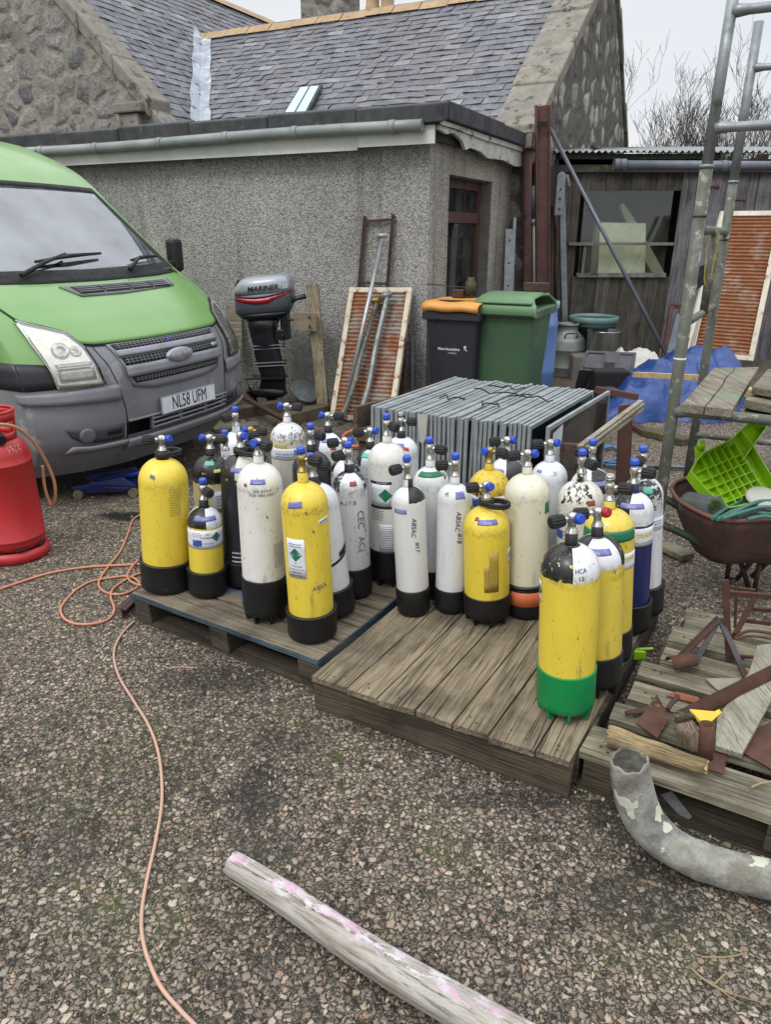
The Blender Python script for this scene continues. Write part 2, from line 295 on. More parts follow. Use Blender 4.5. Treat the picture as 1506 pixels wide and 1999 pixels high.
# ---------------------------------------------------------------- mesh builder
class MB:
    def __init__(s): s.v = []; s.f = []; s.mi = []; s.sm = []
    def add(s, vs, fs, mi=0, smooth=False):
        k = len(s.v); s.v += [Vector(q) for q in vs]
        for f in fs: s.f.append([k + i for i in f]); s.mi.append(mi); s.sm.append(smooth)
        return s
    def box(s, c, d, rot=None, mi=0, jit=0.):
        c = Vector(c); hx, hy, hz = d[0] / 2, d[1] / 2, d[2] / 2
        vs = []
        for x, y, z in ((-1, -1, -1), (1, -1, -1), (1, 1, -1), (-1, 1, -1), (-1, -1, 1), (1, -1, 1), (1, 1, 1), (-1, 1, 1)):
            q = Vector((x * hx + random.uniform(-jit, jit), y * hy + random.uniform(-jit, jit), z * hz + random.uniform(-jit, jit)))
            if rot is not None: q = rot @ q
            vs.append(c + q)
        return s.add(vs, [(0, 3, 2, 1), (4, 5, 6, 7), (0, 1, 5, 4), (1, 2, 6, 5), (2, 3, 7, 6), (3, 0, 4, 7)], mi)
    def beam(s, a, b, w, h, up=Vector((0, 0, 1)), mi=0, jit=0.):
        a = Vector(a); b = Vector(b); x = (b - a); L = x.length; x.normalize()
        y = up.cross(x)
        if y.length < 1e-4: y = Vector((1, 0, 0)).cross(x)
        y.normalize(); z = x.cross(y)
        m = Matrix((x, y, z)).transposed()
        return s.box((a + b) / 2, (L, w, h), m, mi, jit)
    def tube(s, pts, r, n=12, mi=0, smooth=True, cap=True, inner=None):
        pts = [Vector(p) for p in pts]; k = len(pts)
        rs = r if hasattr(r, '__len__') else [r] * k
        t0 = (pts[1] - pts[0]).normalized()
        ref = Vector((0, 0, 1)) if abs(t0.z) < .9 else Vector((1, 0, 0))
        nrm = t0.cross(ref).normalized(); vs = []
        for i, p in enumerate(pts):
            t = (pts[min(i + 1, k - 1)] - pts[max(i - 1, 0)]).normalized()
            nrm = (nrm - t * nrm.dot(t)).normalized(); bn = t.cross(nrm)
            for j in range(n):
                a = 2 * math.pi * j / n; vs.append(p + (nrm * math.cos(a) + bn * math.sin(a)) * rs[i])
        fs = [(i * n + j, i * n + (j + 1) % n, (i + 1) * n + (j + 1) % n, (i + 1) * n + j) for i in range(k - 1) for j in range(n)]
        s.add(vs, fs, mi, smooth)
        if cap:
            b = len(s.v) - len(vs)
            s.f.append([b + j for j in reversed(range(n))]); s.mi.append(mi); s.sm.append(False)
            s.f.append([b + (k - 1) * n + j for j in range(n)]); s.mi.append(mi); s.sm.append(False)
        return s
    def lathe(s, prof, n=40, mi=0, smooth=True, o=(0, 0, 0), cap=True, mat=None, fn=None):
        o = Vector(o); vs = []
        for (r, z) in prof:
            for j in range(n):
                a = 2 * math.pi * j / n; rr = r * (fn(a, z) if fn else 1)
                q = Vector((rr * math.cos(a), rr * math.sin(a), z))
                if mat is not None: q = mat @ q
                vs.append(o + q)
        k = len(prof)
        fs = [(i * n + j, i * n + (j + 1) % n, (i + 1) * n + (j + 1) % n, (i + 1) * n + j) for i in range(k - 1) for j in range(n)]
        b = len(s.v); s.add(vs, fs, mi, smooth)
        if cap:
            if prof[0][0] > 1e-4: s.f.append([b + j for j in reversed(range(n))]); s.mi.append(mi); s.sm.append(False)
            if prof[-1][0] > 1e-4: s.f.append([b + (k - 1) * n + j for j in range(n)]); s.mi.append(mi); s.sm.append(False)
        return s
    def prism(s, poly, th, mi=0):
        """polygon of 3d points extruded along vector th"""
        k = len(poly); th = Vector(th); vs = [Vector(p) for p in poly]; vs += [p + th for p in vs]
        return s.add(vs, [list(reversed(range(k))), list(range(k, 2 * k))] + [(i, (i + 1) % k, k + (i + 1) % k, k + i) for i in range(k)], mi)
    def grid(s, rows, mi=0, smooth=True, close=False):
        n = len(rows[0]); vs = [p for r in rows for p in r]
        fs = []
        for i in range(len(rows) - 1):
            for j in range(n if close else n - 1):
                fs.append((i * n + j, i * n + (j + 1) % n, (i + 1) * n + (j + 1) % n, (i + 1) * n + j))
        return s.add(vs, fs, mi, smooth)
    def build(s, name, mats, parent=None, local=False, bevel=0., solid=0., kind=None, off=1., disp=0.):
        """verts are world coordinates unless local; a child keeps its place relative to its parent's origin"""
        me = bpy.data.meshes.new(name)
        vs = s.v
        if not local and parent is not None:
            vs = [v - parent.location if parent.parent is None else v - parent.location - parent.parent.location for v in s.v]
        me.from_pydata([tuple(v) for v in vs], [], s.f)
        for m in (mats if isinstance(mats, (list, tuple)) else [mats]): me.materials.append(m)
        for p, m, sm in zip(me.polygons, s.mi, s.sm): p.material_index = m; p.use_smooth = sm
        bm = bmesh.new(); bm.from_mesh(me); bmesh.ops.recalc_face_normals(bm, faces=bm.faces); bm.to_mesh(me); bm.free()
        me.update()
        o = bpy.data.objects.new(name, me); col.objects.link(o)
        if parent is not None: o.parent = parent
        if solid:
            md = o.modifiers.new('solid', 'SOLIDIFY'); md.thickness = solid; md.offset = off
        if bevel:
            md = o.modifiers.new('bevel', 'BEVEL'); md.width = bevel; md.segments = 2; md.limit_method = 'ANGLE'; md.angle_limit = R(40)
        if kind: o['kind'] = kind
        return o
def thing(name, label, cat, loc=(0, 0, 0), group=None, rot=None):
    o = bpy.data.objects.new(name, None); col.objects.link(o); o.location = Vector(loc)
    o.empty_display_size = .1
    if rot is not None:
        o.rotation_mode = 'QUATERNION'; o.rotation_quaternion = rot
    o['label'] = label; o['category'] = cat
    if group: o['group'] = group
    return o
def tag(o, label, cat, group=None):
    o['label'] = label; o['category'] = cat
    if group: o['group'] = group
    # move the origin to the mesh's foot
    if o.type == 'MESH' and o.parent is None:
        vs = [v.co for v in o.data.vertices]
        b = Vector((sum(v.x for v in vs) / len(vs), sum(v.y for v in vs) / len(vs), min(v.z for v in vs)))
        o.data.transform(Matrix.Translation(-b)); o.location = b
    return o
def part(o, label): o['label'] = label; return o
def catmull(pts, seg=10):
    pts = [Vector(p) for p in pts]; q = [pts[0]] + pts + [pts[-1]]; out = []
    for i in range(1, len(q) - 2):
        for k in range(seg):
            t = k / seg; a, b, c, d = q[i-1], q[i], q[i+1], q[i+2]
            out.append(.5 * ((2 * b) + (c - a) * t + (2 * a - 5 * b + 4 * c - d) * t * t + (3 * b - a - 3 * c + d) * t ** 3))
    out.append(pts[-1]); return out
_txt = {}
def text_polys(txt, size=1., shear=0., bold=0.):
    key = (txt, size, shear, bold)
    if key in _txt: return _txt[key]
    cu = bpy.data.curves.new('lettering', 'FONT'); cu.body = txt; cu.size = size; cu.align_x = 'CENTER'; cu.align_y = 'CENTER'; cu.shear = shear; cu.offset = bold; cu.resolution_u = 3
    o = bpy.data.objects.new('lettering', cu); col.objects.link(o)
    dg = bpy.context.evaluated_depsgraph_get(); me = bpy.data.meshes.new_from_object(o.evaluated_get(dg))
    r = ([v.co.copy() for v in me.vertices], [list(p.vertices) for p in me.polygons])
    bpy.data.objects.remove(o); bpy.data.curves.remove(cu); bpy.data.meshes.remove(me)
    _txt[key] = r; return r
def flat_text(mb, txt, o, xdir, ydir, size, mi=0, shear=0., bold=0., sx=1.):
    vs, fs = text_polys(txt, size, shear, bold); o = Vector(o); xdir = Vector(xdir).normalized(); ydir = Vector(ydir).normalized()
    mb.add([o + xdir * v.x * sx + ydir * v.y for v in vs], fs, mi)
# ================================================================ SETTING
def ground():
    xs = [-150, -60, -25, -12] + [-8 + i * .5 for i in range(33)] + [12, 25, 60, 150]
    ys = [-100, -30, -8] + [-3 + i * .5 for i in range(33)] + [18, 30, 60, 110, 220]
    mb = MB()
    def hz(x, y): return 0
    mb.grid([[Vector((x, y, hz(x, y))) for x in xs] for y in ys], smooth=True)
    g = mb.build('ground', M['ground'], kind='structure'); return g
ground()
def loose():
    """loose chippings and leaf crumbs lying on the asphalt"""
    mb = MB(); rr = random.Random(3)
    for i in range(3200):
        y = rr.uniform(.95, 5.5); x = rr.uniform(-.62, .62) * y * 1.15
        if i % 3 == 0: y = rr.uniform(1., 2.6); x = rr.uniform(-.55, .6) * y
        s = rr.uniform(.002, .0075) * (1 + .12 * y); c = Vector((x, y, s * .35)); q = Quaternion((rr.random(), rr.random(), rr.random(), rr.random())).normalized()
        vs = [c + q @ Vector((a * s * rr.uniform(.7, 1.3), b * s * rr.uniform(.6, 1.2), d * s * .6)) for a, b, d in ((1, 0, 0), (-1, 0, 0), (0, 1, 0), (0, -1, 0), (0, 0, 1), (0, 0, -1))]
        mb.add(vs, [(0, 2, 4), (2, 1, 4), (1, 3, 4), (3, 0, 4), (2, 0, 5), (1, 2, 5), (3, 1, 5), (0, 3, 5)], rr.choice((0, 0, 0, 1, 1, 2)))
    o = mb.build('loose_chippings', [plain('chip_grey', rgb(128, 118, 104), .9), plain('chip_pale', rgb(168, 156, 136), .9), plain('chip_brown', rgb(84, 58, 40), .9)])
    tag(o, 'loose stone chippings and leaf crumbs scattered over the asphalt', 'gravel'); o['kind'] = 'stuff'
loose()

# ---- rendered flat-roofed extension
ZT = 2.34
ext = thing('flat_roof_extension', 'low grey roughcast outbuilding with black felt flat roof and brown window', 'outbuilding', UV(0, 0))
def uvbox(mb, u0, u1, v0, v1, z0, z1, mi=0):
    mb.prism([UV(u0, v0, z0), UV(u1, v0, z0), UV(u1, v1, z0), UV(u0, v1, z0)], (0, 0, z1 - z0), mi)
mb = MB(); uvbox(mb, .0, 6.2, 0, .22, -.02, ZT); mb.build('wall', M['harl'], ext)
# short wall with a window opening
WV0, WV1, WZ0, WZ1 = .45, 1.66, .86, 2.075
mb = MB()
uvbox(mb, 0, .22, .223, WV0, -.02, ZT); uvbox(mb, 0, .22, WV1, 2.75, -.02, ZT)
uvbox(mb, 0, .22, WV0 + .001, WV1 - .001, -.02, WZ0); uvbox(mb, 0, .22, WV0 + .001, WV1 - .001, WZ1, ZT)
part(mb.build('wall', M['harl_warm'], ext), 'short end wall with the window')
mb = MB()   # block work seen in the far reveal
for k in range(7):
    z0 = WZ0 + .005 + k * .172
    mb.prism([UV(.012, WV1 - .006, z0), UV(.20, WV1 - .006, z0), UV(.20, WV1 - .001, z0), UV(.012, WV1 - .001, z0)], (0, 0, .165))
part(mb.build('window_reveal', wmat('grey_concrete_block', rgb(116, 112, 106), rgb(92, 90, 86), 8, .9, bump=.5), ext), 'bare grey block window reveal')
mb = MB()
fu = .12
uvbox(mb, fu, fu + .06, WV0 + .002, WV0 + .07, WZ0 + .002, WZ1 - .002); uvbox(mb, fu, fu + .06, WV1 - .08, WV1 - .008, WZ0 + .002, WZ1 - .002)
uvbox(mb, fu, fu + .06, WV0 + .071, WV1 - .081, WZ1 - .09, WZ1 - .004); uvbox(mb, fu - .004, fu + .06, WV0 + .071, WV1 - .081, 1.675, 1.775); uvbox(mb, fu, fu + .06, WV0 + .071, WV1 - .081, WZ0 + .003, WZ0 + .08)
wf = mb.build('window_frame', M['brown_wood'], ext)
def glassy(name, tint, refl=.35, dirt=.25, filmc=rgb(120, 124, 120)):
    n = NM(name); t = n.t
    tr = n.n('ShaderNodeBsdfTransparent'); tr.inputs[0].default_value = tint
    gl = n.n('ShaderNodeBsdfGlossy'); gl.inputs['Roughness'].default_value = .04; gl.inputs[0].default_value = (.9, .93, .96, 1)
    df = n.n('ShaderNodeBsdfDiffuse'); df.inputs[0].default_value = filmc
    lw = n.n('ShaderNodeLayerWeight'); lw.inputs[0].default_value = refl
    a = n.n('ShaderNodeMixShader'); n.set(a.inputs[0], n.math('ADD', lw.outputs['Fresnel'], .05, True)); t.links.new(tr.outputs[0], a.inputs[1]); t.links.new(gl.outputs[0], a.inputs[2])
    b = n.n('ShaderNodeMixShader'); n.set(b.inputs[0], n.ramp(n.noise(3, 6, .65), [(.35, 0), (.8, dirt * 2)])); t.links.new(a.outputs[0], b.inputs[1]); t.links.new(df.outputs[0], b.inputs[2])
    t.links.new(b.outputs[0], n.out.inputs[0]); return n.m
M['glass'] = glassy('window_glass', (.55, .58, .58, 1), .3, .12)
M['dirty_glass'] = glassy('dirty_window_glass', (.90, .93, .90, 1), .09, .10, rgb(120, 122, 114))  # film colour holds real dirt and some painted reflection that lifts the dark pane
mb = MB(); uvbox(mb, fu + .03, fu + .035, WV0 + .07, WV1 - .08, WZ0 + .08, 1.675); uvbox(mb, fu + .03, fu + .035, WV0 + .07, WV1 - .08, 1.775, WZ1 - .09)
mb.build('window_pane', M['glass'], ext)
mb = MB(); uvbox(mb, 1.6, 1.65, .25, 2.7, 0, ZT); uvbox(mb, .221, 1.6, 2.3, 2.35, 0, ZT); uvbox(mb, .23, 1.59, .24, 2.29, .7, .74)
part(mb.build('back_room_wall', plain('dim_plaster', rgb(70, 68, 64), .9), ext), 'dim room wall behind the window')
# flat roof slab
mb = MB(); uvbox(mb, -.14, 6.35, -.16, 2.95, 2.40, 2.52); mb.build('roof', M['felt'], ext)
mb = MB()
e = [(-.19, 0), (.6, 0), (1.5, 0), (2.4, 0), (3.3, 0), (4.2, 0), (5.2, 0)]
for i in range(6):   # felt upstand in short lapped lengths
    u0, u1 = e[i][0], e[i+1][0]
    mb.prism([UV(u0 + (.004 if i else 0), -.20 + .004 * (i % 2), 2.41), UV(u1, -.20 + .004 * (i % 2), 2.41), UV(u1, -.08, 2.44), UV(u0 + (.004 if i else 0), -.08, 2.44)], (0, 0, .135 + .01 * (i % 2)))
mb.prism([UV(-.192, -.06, 2.44), UV(-.06, -.06, 2.44), UV(-.06, 1.4, 2.44), UV(-.192, 1.4, 2.44)], (0, 0, .14))
mb.prism([UV(-.188, 1.404, 2.44), UV(-.06, 1.404, 2.44), UV(-.06, 2.98, 2.44), UV(-.188, 2.98, 2.44)], (0, 0, .13))
mb.build('roof_edge', M['felt'], ext, bevel=.012)
mb = MB(); uvbox(mb, .62, 5.3, -.15, -.125, 2.245, 2.398); uvbox(mb, -.1, .615, -.156, -.13, 2.265, 2.40)
mb.build('fascia', M['white_board'], ext)
# rotten fascia on the short side
def jag(u, pts_top, pts_bot, th, mat, nm, lab=None):
    poly = [UV(u, v, z) for v, z in pts_top] + [UV(u, v, z) for v, z in reversed(pts_bot)]
    m2 = MB(); m2.prism(poly, U * -th); o = m2.build(nm, mat, ext)
    if lab: part(o, lab)
jag(-.10, [(-.12, 2.45), (.6, 2.45), (1.5, 2.45), (2.85, 2.46)], [(-.12, 2.37), (.05, 2.35), (.2, 2.38), (.42, 2.33), (.5, 2.27), (.62, 2.30), (.9, 2.29), (1.1, 2.25), (1.6, 2.27), (2.0, 2.24), (2.4, 2.27), (2.85, 2.25)], .03, M['white_wood'], 'fascia', 'rotten white fascia on the short side')
jag(-.13, [(-.14, 2.435), (1.0, 2.435), (2.8, 2.44)], [(-.14, 2.40), (.2, 2.405), (.9, 2.39), (1.6, 2.395), (2.8, 2.39)], .022, M['white_wood'], 'trim')
mb = MB(); uvbox(mb, -.095, .02, -.1, 2.8, 2.36, 2.40); uvbox(mb, -.06, -.02, 0, 2.75, 2.30, 2.36)
part(mb.build('soffit', wmat('rotten_dark_wood', rgb(60, 52, 44), rgb(40, 36, 32), 12, .95, bump=.6), ext), 'rotten timber behind the fascia')
# broken wall corner strip at the far end
mb = MB(); mb.prism([UV(-.012, 2.48, .2), UV(-.012, 2.74, .2), UV(-.012, 2.74, 2.3), UV(-.012, 2.4, 2.3), UV(-.012, 2.55, 1.9), UV(-.012, 2.44, 1.6), UV(-.012, 2.56, 1.2), UV(-.012, 2.5, .8)], U * .01)
part(mb.build('crumbled_wall_edge', wmat('crumbling_mortar', rgb(110, 100, 82), rgb(70, 66, 58), 14, .95, bump=.8, bd=.02), ext), 'crumbled mortar at the wall end')
gt = thing('roof_gutter', 'grey half round plastic gutter along the white fascia of the outbuilding', 'gutter', UV(2, -.22, 2.3))
mb = MB(); pts = [UV(u, -.21, 2.395 + .010 * math.sin(u * 1.3)) for u in [-.02 + i * .25 for i in range(22)]]
mb.tube(pts, .046, 14); mb.build('gutter_channel', M['grey_plastic'], gt)
for u in (.25, 1.2, 1.95, 2.75, 3.6, 4.4):
    mb = MB(); c = UV(u, -.21, 2.395 + .010 * math.sin(u * 1.3)); d = U
    mb.tube([c - U * .03, c + U * .03], .052, 14); mb.build('gutter_bracket', M['grey_plastic'], gt)

# ---- main house
house = thing('stone_house', 'stone house with blue grey slate roof, skylight and patched gable behind the outbuilding', 'house', UV(3, 3))
SL = .725
def zmain(v): return 2.72 + SL * (v - 2.52)
def zwing(u): return u - 1.80
def slates(name, org, along, up, nrow, width, exp, keep, sw=.27, parent=house):
    """one course after another of real lapped slates; along/up are unit vectors in the roof plane"""
    mb = MB(); nrm = along.cross(up).normalized()
    if nrm.z < 0: nrm = -nrm
    rr = random.Random(5)
    for r in range(nrow):
        x = -(rr.random() * .1) - (sw / 2 if r % 2 else 0)
        while x < width:
            w = sw * rr.uniform(.78, 1.12)
            c = org + along * (x + w / 2) + up * (r * exp)
            if keep(c):
                t = rr.uniform(-.006, .006); lift = rr.uniform(.010, .018); tilt = rr.uniform(-.010, .010); dn = rr.uniform(-.008, .006)
                if rr.random() < .02: dn -= .03
                a = org + along * (x + .003) + up * (r * exp + dn + t); b = org + along * (x + w - .003) + up * (r * exp + dn - t)
                l1, l2 = nrm * (lift + tilt), nrm * (lift - tilt)
                L = up * (exp * 1.35)
                vs = [a + l1, b + l2, b + L + nrm * .001, a + L + nrm * .001, a + l1 - nrm * .010, b + l2 - nrm * .010]
                mb.add(vs, [(0, 1, 2, 3), (0, 4, 5, 1), (1, 5, 2), (0, 3, 4)])
            x += w
    o = mb.build(name, M['slate'], parent); return o
upm = Vector((V.x, V.y, SL)).normalized(); alm = U.normalized()
org = UV(.12, 2.3, zmain(2.3))
n1 = int((5.2 - 2.3) * math.sqrt(1 + SL * SL) / .142)
def keep_main(c):
    q = c - CO; u = q.dot(U); v = q.dot(V); return v < 5.2 and u < 4.60 + SL * (v - 2.52) + .0 and u > .1
part(slates('roof', org, alm, upm, n1 + 1, 7.5, .142, keep_main, .235), 'main slate roof slope')
mb = MB(); mb.prism([UV(.12, 2.25, zmain(2.25) - .01), UV(8, 2.25, zmain(2.25) - .01), UV(8, 5.2, zmain(5.2) - .01), UV(.12, 5.2, zmain(5.2) - .01)], (0, 0, -.06))
mb.prism([UV(.12, 5.2, zmain(5.2) - .012), UV(8, 5.2, zmain(5.2) - .012), UV(8, 8.0, 2.5), UV(.12, 8.0, 2.5)], (0, 0, -.06))
mb.build('roof_boarding', M['felt'], house)
mb = MB(); uvbox(mb, .12, 5.9, 2.45, 2.75, 0, 2.62); mb.build('wall', M['rubble'], house)
# ridge tiles
mb = MB(); rr = random.Random(9); u = .2
while u < 6.9:
    w = .44; z = zmain(5.2) + .035 + rr.uniform(-.008, .008)
    p0 = [UV(u + .01, 5.2 - .16, z - .11), UV(u + .01, 5.2 - .02, z + .012), UV(u + .01, 5.2 + .02, z + .012), UV(u + .01, 5.2 + .16, z - .11)]
    p1 = [p + U * (w - .015) for p in p0]
    mb.add(p0 + p1, [(0, 1, 5, 4), (1, 2, 6, 5), (2, 3, 7, 6), (3, 2, 1, 0), (4, 5, 6, 7)]); u += w
mb.build('ridge_tiles', M['ridge'], house)
# skylight
def on_main(px, py, off=0.):
    r = ray(px, py); o = Vector((0, 0, CAMH)); nn = Vector((-V.x * SL, -V.y * SL, 1.)); p0 = UV(0, 2.52, zmain(2.52) + off)
    return o + r * ((p0 - o).dot(nn) / r.dot(nn))
sk = [on_main(558, 226, .05), on_main(600, 224, .05), on_main(626, 174, .05), on_main(588, 177, .05)]
nn = Vector((-V.x * SL, -V.y * SL, 1.)).normalized()
mb = MB(); mb.prism([lerp(sk[0], sk[2], -.07), lerp(sk[1], sk[3], -.07), lerp(sk[2], sk[0], -.07), lerp(sk[3], sk[1], -.07)], nn * .035); skf = mb.build('skylight', M['felt'], house)
M['skyglass'] = wmat('skylight_glass', rgb(146, 168, 184), rgb(168, 186, 198), 3, .12, 0, 0, spec=1.)
for (a, b) in ((0.03, .46), (.54, .97)):
    mb = MB(); q = [lerp(sk[0], sk[1], a), lerp(sk[0], sk[1], b), lerp(sk[3], sk[2], b), lerp(sk[3], sk[2], a)]
    mb.prism([p + nn * .036 for p in q], nn * .012); mb.build('skylight_pane', M['skyglass'], skf)
for o in skf.children: o.data.transform(Matrix.Translation(Vector((0, 0, 0))))
# gable wall with coping
GU = .1
gp = [(2.30, 0), (2.30, 2.50), (2.52, 2.66), (5.57, 4.96), (7.9, 2.93), (7.9, 0)]
mb = MB(); mb.prism([UV(-.22, v, z) for v, z in gp], U * .32); mb.build('gable_wall', M['gable'], house)
def coping(v0, z0, v1, z1, nseg, w0, w1, th, mat, nm):
    mb = MB()
    for i in range(nseg):
        a, b = i / nseg, (i + 1) / nseg
        va, za, vb, zb = lerp(v0, v1, a), lerp(z0, z1, a), lerp(v0, v1, b) , lerp(z0, z1, b)
        k = .012 * (i % 2)
        mb.prism([UV(w0 + k, va, za), UV(w1 - k, va, za), UV(w1 - k, vb, zb - .01), UV(w0 + k, vb, zb - .01)], Vector((0, 0, th + k)))
    return mb.build(nm, mat, house, bevel=.015)
coping(2.24, 2.50, 5.57, 4.98, 5, GU + .14, -.26, .16, M['cope'], 'gable_coping')
coping(5.58, 4.98, 7.95, 2.90, 4, GU + .14, -.26, .10, M['cope'], 'gable_coping')
mb = MB(); mb.prism([UV(GU + .12, 2.12, 2.42), UV(GU - .36, 2.12, 2.42), UV(GU - .36, 2.5, 2.42), UV(GU + .12, 2.5, 2.42)], (0, 0, .17)); mb.build('skew_putt', M['cope'], house, bevel=.02)
# chimneys on the ridge
def chim(px0, px1, pyb, v, d, zt, lab):
    a = onV(px0, pyb, v); b = onV(px1, pyb, v); u0 = (a - CO).dot(U); u1 = (b - CO).dot(U)
    mb = MB(); z0 = a.z - .6; mb.prism([UV(u0, v, z0), UV(u1, v, z0), UV(u1, v + d, z0), UV(u0, v + d, z0)], (0, 0, zt - z0 - .55))
    c = mb.build('chimney', M['rubble'], house)
    m2 = MB(); m2.prism([UV(u0 + .07, v - .07, zt - .545), UV(u1 - .07, v - .07, zt - .545), UV(u1 - .07, v + d + .07, zt - .545), UV(u0 + .07, v + d + .07, zt - .545)], (0, 0, .12))
    ob = m2.build('chimney_cap', M['cope'], house, bevel=.01); part(c, lab)
pz = onV(640, 8, 5.6).z
chim(588, 668, 36, 5.6, .6, pz + .82, 'stone chimney stack on the ridge')
for px in (728, 757):
    q = onV(px, 14, 5.4); mb = MB(); mb.lathe([(.10, -.3), (.115, 0), (.10, .02), (.105, .3), (.13, .32), (.13, .36)], 16, o=q); mb.build('chimney_pot', M['ridge'], house)
# left wing
upw = Vector((U.x, U.y, 1.0)).normalized(); alw = V.normalized()
orgw = UV(4.55, 2.30, zwing(4.55))
def keep_wing(c):
    q = c - CO; u = q.dot(U); v = q.dot(V); return u < 7.5 and c.z > zmain(v) - .12 - (1.5 if v > 5.2 else 0)
part(slates('roof', orgw, alw, upw, 30, 8.0, .142, keep_wing, .235), 'slate slope of the left wing')
mb = MB(); mb.prism([UV(4.5, 2.02, zwing(4.5) - .03), UV(7.5, 2.02, zwing(7.5) - .03), UV(7.5, 11, zwing(7.5) - .03), UV(4.5, 11, zwing(4.5) - .03)], (0, 0, -.05)); mb.build('roof_boarding', M['felt'], house)
mb = MB(); v = 2.1
while v < 10.6:
    z = zwing(7.5) + .05
    p0 = [UV(7.36, v, z - .12), UV(7.49, v, z), UV(7.53, v, z), UV(7.66, v, z - .12)]; p1 = [p + V * .43 for p in p0]
    mb.add(p0 + p1, [(0, 1, 5, 4), (1, 2, 6, 5), (2, 3, 7, 6), (0, 3, 2, 1), (4, 5, 6, 7)]); v += .44
mb.build('ridge_tiles', M['ridge'], house)
mb = MB(); mb.prism([UV(4.62, 2.0, 0), UV(4.62, 2.0, 2.86), UV(7.5, 2.0, 5.65), UV(10.4, 2.0, 2.86), UV(10.4, 2.0, 0)], V * .35)
mb.build('gable_wall', M['rubble'], house)
mb = MB()
for i in range(5):
    ua, ub = lerp(4.85, 7.5, i / 5), lerp(4.85, 7.5, (i + 1) / 5); k = .008 * (i % 2)
    mb.prism([UV(ua, 1.93 + k, zwing(ua) - .06), UV(ub - .01, 1.93 + k, zwing(ub) - .06), UV(ub - .01, 2.38, zwing(ub) - .06), UV(ua, 2.38, zwing(ua) - .06)], (0, 0, .22 + k))
mb.build('gable_coping', M['cope'], house, bevel=.02)
q = onV(268, 205, 1.9); uk = (q - CO).dot(U)
mb = MB(); uvbox(mb, uk - .08, uk + .42, 1.86, 2.40, 3.05, 3.17); uvbox(mb, uk + .02, uk + .36, 1.9, 2.36, 2.6, 3.045)
mb.build('skew_putt', M['cope'], house, bevel=.02)
mb = MB(); uvbox(mb, 4.5, 4.62, 2.4, 3.4, 0, 2.62); uvbox(mb, 4.66, 4.70, 2.4, 3.3, 2.6, 2.80)
mb.build('wall', M['rubble'], house)
# lead valley
mb = MB(); rows = []; rr = random.Random(4)
for i in range(15):
    t = i / 14; v = lerp(2.75, 5.15, t); u = 4.52 + SL * (v - 2.52)
    z = max(zmain(v), zwing(u)); j = rr.uniform(-.02, .02)
    rows.append([UV(u + .17 + j, v, zwing(u + .17 + j) + .025), UV(u + .02, v, z + .03 + rr.uniform(0, .03)), UV(u - .17 + j, v, zmain(v) + .03)])
mb.grid(rows, smooth=False); mb.build('valley_flashing', M['lead'], house)

# ---- timber shed
shed = thing('timber_shed', 'weathered vertical board shed with corrugated roof and a dirty side window', 'shed', (3.4, 9.6, 0))
M['shed'] = wood('grey_shed_boards', rgb(104, 101, 104), rgb(128, 125, 128), rgb(66, 64, 66), .8, axis=2)
M['shed_moss'] = wood('algae_shed_boards', rgb(78, 76, 70), rgb(98, 94, 84), rgb(48, 46, 40), .9, axis=2, patch=rgb(70, 72, 46), pt=.60)
YS = 9.6
def zs(py): return PY(800, py, YS).z
def xs_(px, py=500): return PY(px, py, YS).x
WX0, WX1, SZ0, SZ1 = xs_(1132), xs_(1300), zs(540), zs(372)
mb = MB(); x = xs_(1075); rr = random.Random(2)
k = 0; mb2 = MB()
while x < 8.6:
    w = .155; y = YS + (.018 if k % 2 else 0)
    tgt = mb2 if x < WX1 - .05 else mb
    segs = [(-.02, 2.38)]
    if x + w > WX0 and x < WX1: segs = [(-.02, SZ0), (SZ1, 2.38)]
    for z0, z1 in segs: tgt.box((x + w / 2, y, (z0 + z1) / 2), (w + .012, .022, z1 - z0))
    x += w; k += 1
mb.build('board_wall', M['shed'], shed); part(mb2.build('board_wall', M['shed_moss'], shed), 'dark algae stained boards round the window')
mb = MB(); mb.box((5.2, YS - .045, 2.33), (7.2, .04, .14)); mb.box((xs_(1075) + .95, YS - .05, 2.40), (1.9, .03, .12)); 
mb.build('fascia', wmat('dark_mossy_fascia', rgb(66, 66, 58), rgb(44, 46, 42), 6, .9, bump=.4, c3=rgb(80, 86, 48), t3=.6), shed)
mb = MB(); rows = []
for j in range(2):
    rows.append([Vector((1.9 + i * .0185, YS - .16 + j * 3.2, 2.475 + j * .35 + .016 * math.sin(i * math.pi / 2.05 ))) for i in range(330)])
mb.grid(rows); mb.build('corrugated_roof', M['galv'], shed, solid=.004)
mb = MB()
xb0, xb1 = WX0 - .25, WX1 + .5
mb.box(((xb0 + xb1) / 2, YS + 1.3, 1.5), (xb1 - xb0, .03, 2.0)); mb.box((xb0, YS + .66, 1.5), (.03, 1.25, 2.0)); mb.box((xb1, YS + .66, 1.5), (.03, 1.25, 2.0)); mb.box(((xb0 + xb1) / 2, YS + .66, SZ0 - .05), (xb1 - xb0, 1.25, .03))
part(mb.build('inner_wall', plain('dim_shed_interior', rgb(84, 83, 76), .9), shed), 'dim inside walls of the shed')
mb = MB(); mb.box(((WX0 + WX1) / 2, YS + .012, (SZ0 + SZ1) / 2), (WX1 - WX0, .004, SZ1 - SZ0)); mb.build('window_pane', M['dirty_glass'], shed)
mb = MB()
zb = zs(476)
mb.box(((WX0 + WX1) / 2 - .05, YS - .03, zb), (WX1 - WX0 + .22, .07, .035)); mb.box(((WX0 + WX1) / 2, YS - .02, SZ0 + .02), (WX1 - WX0 + .05, .05, .05)); mb.box((WX0 + .05, YS - .02, (SZ0 + zb) / 2), (.035, .045, zb - SZ0 - .03))
